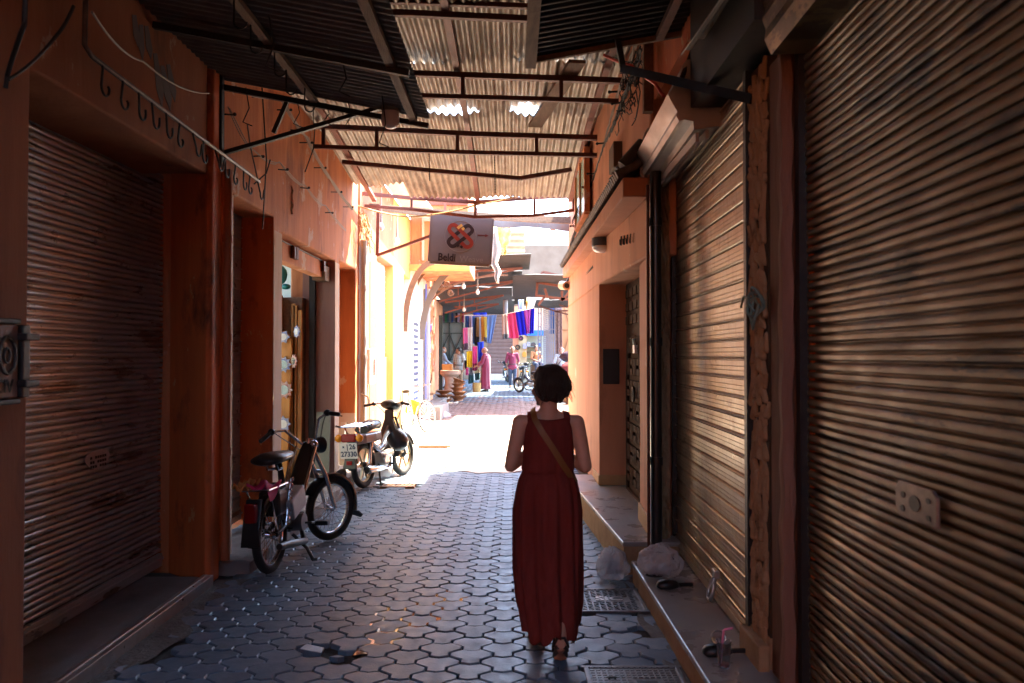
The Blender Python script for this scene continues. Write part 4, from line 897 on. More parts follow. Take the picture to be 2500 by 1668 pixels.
# hanging cloth rags by the sign
def rag(label, pts, Y, mat, seed):
    r_ = random.Random(seed); mb = MB()
    def fn(u, v):
        k = v*(len(pts)-1); i = min(len(pts)-2, int(k)); f = k-i
        l = pts[i][0]+(pts[i+1][0]-pts[i][0])*f; rr = pts[i][1]+(pts[i+1][1]-pts[i][1])*f; y = pts[i][2]+(pts[i+1][2]-pts[i][2])*f
        return at(l+(rr-l)*u+2*math.sin(v*17+seed), y+2*math.sin(u*9), Y)+V((0,.05*math.sin(u*10+v*3+seed),0))
    mb.grid(fn, 12, 18); return solo('cloth', mb, mat, label, 'cloth', 'rags hanging by the sign', solid=.006, smooth=60)
clothw = M('white_cotton', (.78,.73,.66), (.7,.64,.56), .85, scale=6); clothy = M('yellow_cotton', (.78,.55,.08), (.72,.62,.35), .85, scale=4)
rag('long torn white rag hanging right of the sign', [(1200,1212,560),(1196,1222,600),(1198,1216,640),(1206,1222,665),(1212,1218,690)], 13.2, clothw, 2)
rag('yellow and white rag hanging right of the sign', [(1204,1248,552),(1212,1246,580),(1220,1240,600),(1226,1234,622)], 14.0, clothy, 5)
rag('pale gauze rag near the canopy end', [(1362,1384,532),(1352,1382,545),(1342,1380,562)], 12.75, M('tan_gauze', (.5,.36,.24), rough=.9), 8)
# roof top stair thing and awnings far
for (label, x0, x1, y0, y1, z0, z1, gr) in (('first grey corrugated awning over the far left of the alley', -2.4, .50, 20.9, 23.0, 4.35, 4.18, 1),
    ('second sheet of the left far awning', -2.6, .30, 23.2, 26.5, 4.15, 4.0, 1), ('third sheet of the left far awning', -2.8, .0, 26.7, 31.6, 3.98, 3.85, 1), ('farthest sheet of the left awning, over the hung clothes', -3.4, .1, 31.8, 39, 3.9, 3.72, 1),
    ('big dark awning sheet over the far right of the alley', .02, 2.6, 22.0, 29.5, 3.86, 3.80, 2), ('low dark awning sheet deep on the right', .9, 3.2, 29.7, 33.0, 3.72, 3.62, 2), ('dark awning sheet added for shade in front of the rosy shutter', -3.4, 3.4, 39.2, 42.1, 4.6, 4.4, 1)):  # last sheet is added to keep sky light off the far end
    def f_(u, v, x0=x0, x1=x1, y0=y0, y1=y1, z0=z0, z1=z1): y = y0+u*(y1-y0); x = x0+v*(x1-x0); return (x, y, z0+(z1-z0)*u-(.05*v if gr == 1 else -.05*v)+.02*math.sin(x*3))
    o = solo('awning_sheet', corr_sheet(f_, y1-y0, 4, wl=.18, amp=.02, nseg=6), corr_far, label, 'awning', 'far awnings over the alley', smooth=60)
for i, (a, b) in enumerate((((-2.3,22.5,3.95),(.3,22.5,4.12)),((-2.3,24.8,3.7),(.2,24.8,3.98)),((-2.4,28.5,3.55),(-.3,28.5,3.8)),((-2.2,30.5,3.5),(-.5,30.5,3.62)))):
    t = thing('awning_truss', ['near','second','third','deepest'][i]+' red steel frame under the left far awning', 'truss', a, 0, 'steel frames under the far awnings')
    mb = MB(); mb.bar(a, b, .06); mb.build('bar', redst, t)
    mb = MB(); c_ = V(a)+V((0,0,-.38)); mb.bar(c_, b, .05); mb.build('brace', redst, t)
    for k in range(1, 4): mb = MB(); u = k/4; mb.bar(V(a).lerp(V(b), u), c_.lerp(V(b), u), .035); mb.build('web', redst, t)
t = thing('awning_truss', 'red steel frame under the big dark right awning', 'truss', (.7,24,3.6), 0, 'steel frames under the far awnings')
Pq = lambda x, y, Y=24.0: at(x, y, Y)
mb = MB()
for a, b in (((1325,664),(1312,690)),((1312,690),(1309,725)),((1312,690),(1415,706)),((1325,664),(1420,686)),((1312,722),(1415,735)),((1330,705),(1335,722)),((1372,710),(1372,735)),((1372,735),(1390,712)),((1314,745),(1330,725))): mb.bar(Pq(*a), Pq(*b), .07)
mb.build('bar', redst, t)
mb = MB()
for a, b in (((1314,746),(1355,760)),((1355,760),(1412,758)),((1365,745),(1412,758)),((1355,760),(1415,775))): mb.bar(Pq(*a, 27), Pq(*b, 27), .05)
mb.build('low_bar', rust, t)
mb = MB(); mb.box(-.05,.0,0,.05,0,.01)
t = thing('corrugated_fence', 'sunlit orange corrugated screen high behind the rags', 'screen', (.3, 24, 4.7))
def f_(u, v): return (-.9+v*1.3, 25.0+.0*v, 4.35+u*1.25)
mbx = MB(); mbx.grid(lambda u, v: (-.6+v*1.0, 25+.03*math.sin(u*2*math.pi*6), 4.35+u*1.2), 48, 3); mbx.build('sheet', M('sunlit_salmon_sheet', (.5,.24,.14), (.55,.35,.2), .6, scale=4), t, smooth=60, solid=.006)
# ================================================================ TWO WHEELERS
def wheel(parent, c, Rw, rt, steer=0, spokes=28, rimmat=chrome, mag=False, pivot=None):
    c = V(c); Rz = Matrix.Rotation(steer, 4, 'Z'); pv = V(pivot) if pivot else c
    T = Matrix.Translation(pv) @ Rz @ Matrix.Translation(c-pv)
    circ = lambda r, n, x=0: [T @ V((x, r*math.cos(2*math.pi*k/n), r*math.sin(2*math.pi*k/n))) for k in range(n)]
    mb = MB(); mb.tube([T @ V((-.05,0,0)), T @ V((-.03,0,0)), T @ V((0,0,0)), T @ V((.03,0,0)), T @ V((.05,0,0))], [.012,.04 if mag else .03,.032 if mag else .018,.04 if mag else .03,.012], 12)
    w_ = mb.build('wheel', greypl if mag else chrome, parent, smooth=40, world=False)
    mb = MB(); mb.tube(circ(Rw-rt, 40), rt, 10, closed=True); mb.build('tyre', rubber, w_, smooth=60, world=False)
    mb = MB(); rr = Rw-rt*2.0
    n = 40; mb.loft([[T @ V((x, r*math.cos(a), r*math.sin(a))) for x, r in ((-.017,rr+.012),(-.019,rr-.004),(-.008,rr-.010),(.008,rr-.010),(.019,rr-.004),(.017,rr+.012))] for a in [2*math.pi*k/n for k in range(n+1)]], cap=False); mb.build('rim', rimmat, w_, smooth=40, world=False)
    mb = MB()
    if mag:
        for k in range(6): a = 2*math.pi*k/6; mb.bar(T @ V((0,.03*math.cos(a),.03*math.sin(a))), T @ V((0,rr*math.cos(a),rr*math.sin(a))), .028, .022, up=T.to_3x3() @ V((1,0,0)))
    else:
        for k in range(spokes):
            a = 2*math.pi*k/spokes; b = a+(.5 if k % 2 else -.5); x = .03 if k % 4 < 2 else -.03
            mb.tube([T @ V((x,.024*math.cos(b),.024*math.sin(b))), T @ V((0,rr*math.cos(a),rr*math.sin(a)))], .0026, 4, cap=False)
    mb.build('spokes', rimmat, w_, world=False); return T
def fender(parent, c, Rf, a0, a1, wd, mat, T, flap=False, name='fender'):
    n = 22; mb = MB()
    def sec(a): return [T @ V((x, Rf*math.cos(a)-dr*math.cos(a), Rf*math.sin(a)-dr*math.sin(a))) for x, dr in ((-wd,.03),(-wd*.8,.006),(0,0),(wd*.8,.006),(wd,.03),(wd*.75,.016),(0,.008),(-wd*.75,.016))]
    mb.loft([sec(a0+(a1-a0)*k/n) for k in range(n+1)]); f = mb.build(name, mat, parent, smooth=50, world=False)
    if flap:
        mb = MB(); p = V((0, Rf*math.cos(a0), Rf*math.sin(a0))); mb.loft([[T @ (p+V(q)) for q in r] for r in (((-wd,-.01,0),(wd,-.01,0),(wd,.01,0),(-wd,.01,0)),((-wd*1.2,.03,-.05),(wd*1.2,.03,-.05),(wd*1.2,.05,-.045),(-wd*1.2,.05,-.045)),((-.01,.075,-.075),(.01,.075,-.075),(.01,.085,-.07),(-.01,.085,-.07)))]); mb.build('mud_flap', rubber, f, world=False)
    return f
def moped(label, loc, head, lean, steer, style):
    t = thing('moped', label, 'moped', loc, (0, R(lean), R(-head)))
    A = style == 'A'; Rw = .285; wb = 1.10; rt = .034 if A else .040
    paint = M('moped_paint', (.012,.012,.014), rough=.25) if A else M('moped_paint_dark', (.03,.032,.036), rough=.3)
    bf = lambda mb, n, m, p=t, **k: mb.build(n, m, p, world=False, **k)
    wheel(t, (0,0,Rw), Rw, rt, rimmat=chrome if A else M('gold_mag', (.42,.34,.22), rough=.35, metal=.8), mag=not A)
    pv = (0, .86, .9); Tf = wheel(t, (0,wb,Rw), Rw, rt, steer=R(-steer), rimmat=chrome if A else bpy.data.materials['gold_mag'], mag=not A, pivot=pv)
    Rz = Matrix.Translation(V(pv)) @ Matrix.Rotation(R(-steer), 4, 'Z') @ Matrix.Translation(-V(pv))
    fender(t, None, Rw+.035, R(60), R(185), .045, paint, Matrix.Translation((0,0,Rw)), name='rear_fender')
    fender(t, None, Rw+.03, R(-14 if A else 20), R(150), .048, paint if A else blackpl, Tf, flap=A, name='front_fender')
    # fork, stem, bars
    mb = MB()
    for x in (-.055, .055): mb.tube([Rz @ V((x, wb, Rw)), Rz @ V((x, wb-.10, Rw+.30)), Rz @ V((x*.8, .88, .82))], [.017,.021,.018], 8)
    mb.tube([Rz @ V((-.06,wb-.115,Rw+.34)), Rz @ V((.06,wb-.115,Rw+.34))], .02, 8); bf(mb, 'fork', chrome if A else greypl, smooth=50)
    hz = .99 if A else 1.0; up_ = .10 if A else .02
    H = [(-.33,.66,1.05),(-.24,.74,1.09),(-.15,.83,1.06),(-.06,.88,.90),(.06,.88,.90),(.15,.83,1.06),(.24,.74,1.09),(.33,.66,1.05)] if A else [(-.33,.74,hz-.01),(-.2,.80,hz+.01),(0,.84,hz+.0),(.2,.80,hz+.01),(.33,.74,hz-.01)]
    Rr = Matrix.Translation((0,.86,.90)) @ Matrix.Rotation(R(-17 if A else 0), 4, 'Y') @ Matrix.Translation((0,-.86,-.90)); Rb = (Matrix.Translation((0,.86,0)) @ Matrix.Rotation(R(14), 4, 'Z') @ Matrix.Translation((0,-.86,0))) if A else Rz; Hs = [Rb @ Rr @ V(p) for p in H]; SM = []
    for a, b in zip(Hs, Hs[1:]):
        for k in range(4): SM.append(a.lerp(b, k/4))
    SM.append(Hs[-1]); hb = MB(); hb.tube(SM, .012, 8); hb.tube([Rz @ V((0,.86,.78)), Rz @ V((0,.87,.93))], .022, 8); hb = bf(hb, 'handlebar', chrome, smooth=60)
    for s_ in (-1, 1):
        q, p = (Hs[0], Hs[1]) if s_ < 0 else (Hs[-1], Hs[-2]); d = (q-p).normalized()
        mb = MB(); mb.tube([q-d*.10, q-d*.09, q+d*.015, q+d*.02], [.014,.019,.019,.012], 10); mb.ball(q-d*.12, .03, 10, (1.1,1,1)); mb.build('grip', blackpl, hb, smooth=60, world=False)
        mb = MB(); mb.tube([q-d*.13, q-d*.11+V((.0,.05,-.01)), q+V((.02*s_,.06,-.02))], .006, 6); mb.build('brake_lever', chrome, hb, smooth=60, world=False)
        mb = MB(); mb.tube([q-d*.13, q-d*.2+V((0,.06,-.10)), Rz @ V((.03*s_,.93,.75))], .005, 5); mb.build('brake_cable', wire, hb, smooth=60, world=False)
    if A:
        mb = MB(); mb.lathe([(.03,-.06),(.065,-.02),(.075,.03),(.06,.045)], 16, Rz @ Matrix.Translation((0,.98,.86)) @ Matrix.Rotation(R(-90), 4, 'X')); bf(mb, 'headlight', blackpl, smooth=50)
        # spine panel, saddle, rack
        mb = MB(); mb.loft([[(sx*w_, y+a*.7, z+a*.7) for sx, a in ((-1,-h),(1,-h),(1,h),(-1,h))] for y, z, w_, h in ((.84,.88,.045,.04),(.72,.73,.075,.13),(.56,.53,.085,.155),(.44,.37,.075,.12),(.36,.29,.05,.06))]); bf(mb, 'frame_panel', paint, bevel=.02)
        mb = MB(); mb.tube([(.085,.80,.86),(.092,.62,.69),(.085,.42,.44)], .012, 8); mb.tube([(-.085,.80,.86),(-.092,.62,.69),(-.085,.42,.44)], .012, 8); mb.ball((.06,.84,.88), .035, 10); bf(mb, 'frame_trim', chrome, smooth=50)
        mb = MB(); mb.tube([(0,.42,.36),(0,.26,.62),(0,.22,.80)], [.035,.028,.02], 10); mb.tube([(.05,0,Rw),(.05,.42,.36)], .018, 8); mb.tube([(-.05,0,Rw),(-.05,.42,.36)], .018, 8); mb.tube([(.055,.0,Rw+.02),(.055,.10,.62),(.05,.26,.60)], .012, 6); mb.tube([(-.055,.0,Rw+.02),(-.055,.10,.62),(-.05,.26,.60)], .012, 6); bf(mb, 'frame', blackst, smooth=50)
        mb = MB(); mb.loft([[(w_*c_, y, z+h*s_) for c_, s_ in [(math.cos(a), math.sin(a)) for a in [i*math.pi/8 for i in range(16)]]] for y, z, w_, h in ((-.10,.85,.05,.02),(-.07,.855,.11,.04),(.05,.86,.125,.048),(.22,.855,.10,.045),(.38,.85,.06,.035),(.44,.845,.02,.02))]); sd = bf(mb, 'saddle', blackpl, smooth=60)
        mb = MB()
        for x in (-.04,.04): mb.tube([(x,.06,.81),(x,.08,.77),(x*.5,.22,.76)], .012, 6)
        mb.build('spring', chrome, sd, smooth=50, world=False)
        mb = MB(); mb.box(-.085,.085,-.02,.20,.42,.62); bf(mb, 'tool_box', blackpl, bevel=.03)
        rk = MB()
        for x in (-.10,-.035,.035,.10): rk.tube([(x,.12,.66),(x,-.24,.66)], .008, 6)
        for y in (.11,-.06,-.24): rk.tube([(-.105,y,.66),(.105,y,.66)], .009, 6)
        rk.tube([(.09,-.2,.66),(.06,0,Rw+.04)], .008, 6); rk.tube([(-.09,-.2,.66),(-.06,0,Rw+.04)], .008, 6); rk = bf(rk, 'rack', chrome, smooth=50)
        mb = MB(); mb.grid(lambda u, v: (-.09+u*.20, -.24+v*.22, .69+.02*math.sin(u*9+v*5)-.10*max(0,u-.85)/.15*(1-v)), 12, 8, (0,0,-.02)); o = solo('cloth', mb, M('pink_cloth', (.62,.03,.14), (.5,.02,.1), .8, scale=9), 'pink strap cloth tied on the black moped rack', 'cloth', loc=(0,0,0), smooth=50); o.parent = None; o.matrix_world = Matrix.Translation(V(loc)) @ t.rotation_euler.to_matrix().to_4x4()
        mb = MB(); mb.grid(lambda u, v: (-.15+u*.10, -.29+v*.26, .70+.025*math.sin(u*8+v*19)), 6, 12, (0,0,-.02)); o = solo('cloth', mb, M('orange_frill', (.62,.26,.07), rough=.8), 'orange frilled cloth on the edge of the black moped rack', 'cloth', loc=(0,0,0), smooth=50); o.matrix_world = Matrix.Translation(V(loc)) @ t.rotation_euler.to_matrix().to_4x4()
        mb = MB(); mb.box(-.045,.045,-.345,-.29,.44,.58); bf(mb, 'tail_light', redlens, bevel=.012)
        mb = MB(); mb.loft([[(-.06,-.27,.60),(.06,-.27,.60),(.06,-.25,.60),(-.06,-.25,.60)],[(-.065,-.34,.40),(.065,-.34,.40),(.065,-.325,.40),(-.065,-.325,.40)],[(-.075,-.35,.27),(.075,-.35,.27),(.075,-.335,.27),(-.075,-.335,.27)]]); bf(mb, 'mud_guard_flap', blackpl, bevel=.006)
        # engine, shock, pedal, chain case, stand
        mb = MB(); mb.box(.02,.13,.26,.56,.33,.50, Matrix.Translation((0,.06,.02)) @ Matrix.Rotation(R(18),4,'X') @ Matrix.Translation((0,-.05,-.05))); bf(mb, 'engine_cover', M('scuffed_silver_cover', (.26,.27,.29), (.36,.37,.39), .4, .5, scale=9), bevel=.02)
        mb = MB(); mb.tube([(.02,.40,.30),(.12,.40,.30)], .07, 14); mb.tube([(-.1,.40,.28),(.02,.40,.28)], .06, 14)
        for k in range(6): mb.box(-.07,.07,.44+k*.018,.45+k*.018,.24,.36)
        bf(mb, 'engine', M('engine_alloy', (.20,.20,.21), rough=.4, metal=.8), smooth=40)
        sp_ = MB(); P = [(.085+.026*math.cos(k*.7), .10+.12*k/64, .34+.34*k/64+.026*math.sin(k*.7)*.4) for k in range(65)]; sp_.tube(P, .007, 5); sp_.tube([(.085,.10,.34),(.085,.22,.68)], .01, 6); bf(sp_, 'shock_absorber', chrome, smooth=60)
        mb = MB(); mb.tube([(.10,.42,.29),(.17,.42,.29),(.17,.52,.27)], .010, 6); mb.box(.17,.28,.49,.56,.25,.285); bf(mb, 'pedal', blackpl, bevel=.006)
        mb = MB(); mb.tube([(-.10,.42,.29),(-.17,.42,.29),(-.17,.32,.30)], .010, 6); mb.box(-.28,-.17,.28,.35,.29,.32); bf(mb, 'pedal', blackpl, bevel=.006)
        mb = MB(); mb.tube([(.07,.44,.26),(.16,.30,.17),(.16,-.02,.22),(.155,-.2,.24)], [.016,.026,.03,.025], 10); bf(mb, 'exhaust', M('sooty_exhaust', (.05,.045,.042), rough=.45, metal=.6), smooth=50)
        mb = MB(); mb.tube([(.05,.32,.22),(.15,.36,.10),(.21,.33,.012)], .014, 8); mb.tube([(.2,.33,.014),(.24,.34,.014)], .012, 6); bf(mb, 'kickstand', blackst, smooth=50)
    else:
        mb = MB(); T_ = Rz @ Matrix.Translation((0,.86,.98)); mb.loft([[T_ @ V((w_*math.cos(a), y, z+h*math.sin(a))) for a in [i*math.pi/8 for i in range(16)]] for y, z, w_, h in ((-.10,.02,.06,.03),(-.07,.015,.12,.06),(.02,.0,.14,.075),(.1,-.03,.11,.08),(.15,-.05,.06,.06))]); bf(mb, 'headset', paint, smooth=60)
        mb = MB(); mb.tube([Rz @ V((-.28,.76,1.0)), Rz @ V((-.32,.80,1.10)), Rz @ V((-.40,.76,1.16))], .012, 6); bf(mb, 'raised_lever', chrome, smooth=60)
        mb = MB(); mb.loft([[(sx*w_, y+dy, z) for sx, dy in ((-1,-.04),(-.5,.03),(.5,.03),(1,-.04),(.8,-.07),(-.8,-.07))] for y, z, w_ in ((.84,.92,.06),(.83,.80,.07),(.82,.65,.13),(.84,.45,.16),(.80,.30,.13))]); bf(mb, 'leg_shield', paint, smooth=45)
        mb = MB(); mb.tube([(0,.80,.70),(0,.60,.48),(0,.40,.42),(0,.20,.55)], [.05,.045,.045,.04], 10); bf(mb, 'frame', M('dark_blue_paint', (.09,.11,.15), rough=.25, metal=.5), smooth=50)
        mb = MB(); mb.loft([[(w_*math.cos(a), y, z+h*math.sin(a)) for a in [i*math.pi/8 for i in range(16)]] for y, z, w_, h in ((.0,.72,.10,.05),(.1,.75,.13,.06),(.25,.77,.12,.065),(.40,.76,.08,.06),(.46,.74,.04,.04))]); bf(mb, 'saddle', blackpl, smooth=60)
        mb = MB(); mb.loft([[(w_*sx, y, z) for sx, z in ((-1,.56),(1,.56),(.9,.68),(-.9,.68))] for y, w_ in ((-.27,.07),(-.1,.12),(.15,.13),(.38,.09))]); bf(mb, 'side_panel', M('smoky_panel', (.13,.125,.12), rough=.3, metal=.4), bevel=.02)
        rk = MB()
        for x in (-.12,-.05,.05,.12): rk.tube([(x,.10,.80),(x,-.30,.78)], .011, 6)
        for y in (.05,-.12,-.30): rk.tube([(-.125,y,.785),(.125,y,.785)], .011, 6)
        rk.tube([(-.12,-.3,.78),(-.17,-.34,.80)], .014, 6); rk.tube([(.1,-.25,.78),(.08,-.2,.66)], .01, 6); rk.tube([(-.1,-.25,.78),(-.08,-.2,.66)], .01, 6); bf(rk, 'rack', chrome, smooth=50)
        mb = MB(); mb.box(-.10,.10,-.36,-.30,.60,.70); bf(mb, 'tail_light', redlens, bevel=.02)
        for x in (-.14,.14): mb = MB(); mb.ball((x,-.33,.65), .05, 12, (1,.8,1)); bf(mb, 'turn_signal', amblens, smooth=60)
        pl = MB(); Tp = frame((0,-.352,.50), (1,0,0), (0,-.12,1)); pl.box(-.115,.115,-.095,.095,0,.004, Tp); pl = bf(pl, 'number_plate', whitepnt)
        for txt, sz, x, y in (('26', .085, .055, .047), ('27330', .085, 0, -.042), ('|', .08, -.012, .047)):
            vs, fs = textmesh(txt, sz, .0012, .0022); mb = MB(); mb.add(vs, fs, Tp @ Matrix.Translation((x, y, .0055))); mb.build('plate_digits', M('plate_blue', (.02,.03,.08), rough=.5), pl, world=False)
        mb = MB(); mb.prism([(-.02*math.cos(a)*(1 if k % 2 else .5)-.065, .047+.02*math.sin(a)*(1 if k % 2 else .5)) for k, a in enumerate([i*math.pi/4 for i in range(8)])], .0045, .006, Tp); mb.build('plate_mark', bpy.data.materials['plate_blue'], pl, world=False)
        mb = MB(); mb.loft([[(-.07,-.335,.41),(.07,-.335,.41),(.07,-.31,.41),(-.07,-.31,.41)],[(-.09,-.36,.28),(.09,-.36,.28),(.09,-.33,.28),(-.09,-.33,.28)]]); bf(mb, 'mud_guard_flap', blackpl, bevel=.006)
        mb = MB(); mb.box(-.035,.035,-.362,-.346,.33,.375); bf(mb, 'reflector', redlens)
        for x in (-.085,.085): mb = MB(); mb.tube([(x,.0,.30),(x,.08,.62)], .024, 8); mb.tube([(x,.05,.5),(x,.08,.62)], .034, 8); bf(mb, 'shock_absorber', chrome, smooth=50)
        mb = MB(); mb.box(-.08,.08,.34,.58,.28,.40); mb.tube([(.03,.52,.34),(.03,.72,.36)], .06, 12); mb.tube([(-.12,.42,.30),(.13,.42,.30)], .075, 14); bf(mb, 'engine', alu, bevel=.012)
        mb = MB(); mb.tube([(.06,.68,.32),(.14,.5,.18),(.155,.2,.22)], .016, 8); mb.tube([(.155,.22,.22),(.165,-.20,.25),(.165,-.22,.25)], [.03,.055,.05], 14); ex = bf(mb, 'exhaust', chrome, smooth=50)
        mb = MB(); mb.tube([(.165,-.221,.25),(.165,-.226,.25)], .034, 14); mb.build('exhaust_mouth', blackst, ex, world=False)
        mb = MB(); mb.tube([(.06,.30,.26),(.10,.24,.12),(.13,.20,.012)], .013, 8); bf(mb, 'kickstand', blackst, smooth=50)
        mb = MB(); mb.tube([(-.2,.48,.24),(.2,.48,.24)], .016, 8); bf(mb, 'foot_peg', rubber)
    return t
mopA = moped('black moped with spoked wheels parked by the dark left recess', (-1.83, 6.08, 0), 6, -2, 26, 'A')
mopB = moped('silver and black moped with plate 27330 at the edge of the sun', (-1.84, 9.95, 0), 17, -3, 5, 'B')
t = thing('helmet', 'black scuffed open helmet hanging on the silver moped', 'helmet', at(972, 1075, 10.35))
hm = M('scuffed_black_shell', (.02,.02,.021), (.035,.035,.035), .28, scale=6, c3=(.30,.29,.27), s3=14, t3=.66)
mb = MB(); mb.lathe([(.0,.14),(.06,.13),(.105,.09),(.128,.02),(.128,-.05),(.118,-.10),(.108,-.10),(.118,-.04),(.115,.02),(.09,.08),(.0,.12)], 24, Matrix.Rotation(R(140), 4, 'Y') @ Matrix.Rotation(R(20), 4, 'X')); mb.build('shell', hm, t, smooth=60, world=False)
mb = MB(); mb.tube([(-.09,-.02,.07),(-.12,-.02,.02),(-.10,0,-.06)], .012, 6); mb.build('strap', wire, t, world=False)
# bicycle
t = thing('bicycle', 'old bicycle with an orange yellow front bag leaning on the sunlit wall', 'bicycle', (-2.02, 15.6, gz(15.6)), (0, R(-6), R(-14)))
bf = lambda mb, n, m, p=t, **k: mb.build(n, m, p, world=False, **k)
dusty = M('dusty_bike_paint', (.22,.19,.17), rough=.5)
wheel(t, (0,0,.34), .34, .018, spokes=24); Tf = wheel(t, (0,1.02,.34), .34, .018, steer=R(-14), spokes=24, pivot=(0,.86,.9))
mb = MB()
for a, b in (((0,0,.34),(0,.36,.32)),((0,0,.34),(0,.24,.80)),((0,.36,.32),(0,.22,.86)),((0,.36,.32),(0,.82,.72)),((0,.24,.80),(0,.80,.82)),((0,.78,.92),(0,.86,.66))): mb.tube([a, b], .014, 6)
bf(mb, 'frame', dusty)
mb = MB(); mb.tube([(.05,.99,.34),(.04,.87,.68)], .010, 6); mb.tube([(-.05,1.05,.34),(-.04,.89,.68)], .010, 6); bf(mb, 'fork', dusty)
mb = MB(); mb.tube([(-.30,.62,.98),(-.26,.74,1.0),(0,.84,.98),(.26,.80,1.0),(.30,.68,.98)], .012, 6); mb.tube([(0,.80,.82),(0,.83,.98)], .014, 6); bf(mb, 'handlebar', dusty, smooth=50)
mb = MB(); mb.loft([[(w_*c_, y, .90+h*s_) for c_, s_ in [(math.cos(a), math.sin(a)) for a in [i*math.pi/6 for i in range(12)]]] for y, w_, h in ((.06,.08,.03),(.14,.09,.035),(.30,.03,.02))]); bf(mb, 'saddle', blackpl, smooth=60)
mb = MB(); mb.tube([(.0,.36,.32),(.09,.36,.32),(.09,.42,.2),(.16,.42,.2)], .01, 6); mb.tube([(0,.36,.32),(-.09,.36,.32),(-.09,.3,.44),(-.16,.3,.44)], .01, 6); mb.lathe([(.09,0),(.09,.01)], 16, frame((.04,.36,.32),(0,1,0),(0,0,1))); bf(mb, 'crank', dusty)
fender(t, None, .365, R(40), R(190), .03, dusty, Matrix.Translation((0,0,.34)))
mb = MB(); mb.box(-.13,.13,-.05,.05,0,.30); o = solo('pannier', mb, M('amber_bag', (.68,.32,.04), (.6,.27,.03), .6, scale=8), 'orange yellow bag hung on the bicycle handlebar', 'bag', loc=(0,0,0), bevel=.02); o.location = at(1002, 1012, 16.3); o.rotation_euler = (R(-10), R(14), R(-18))
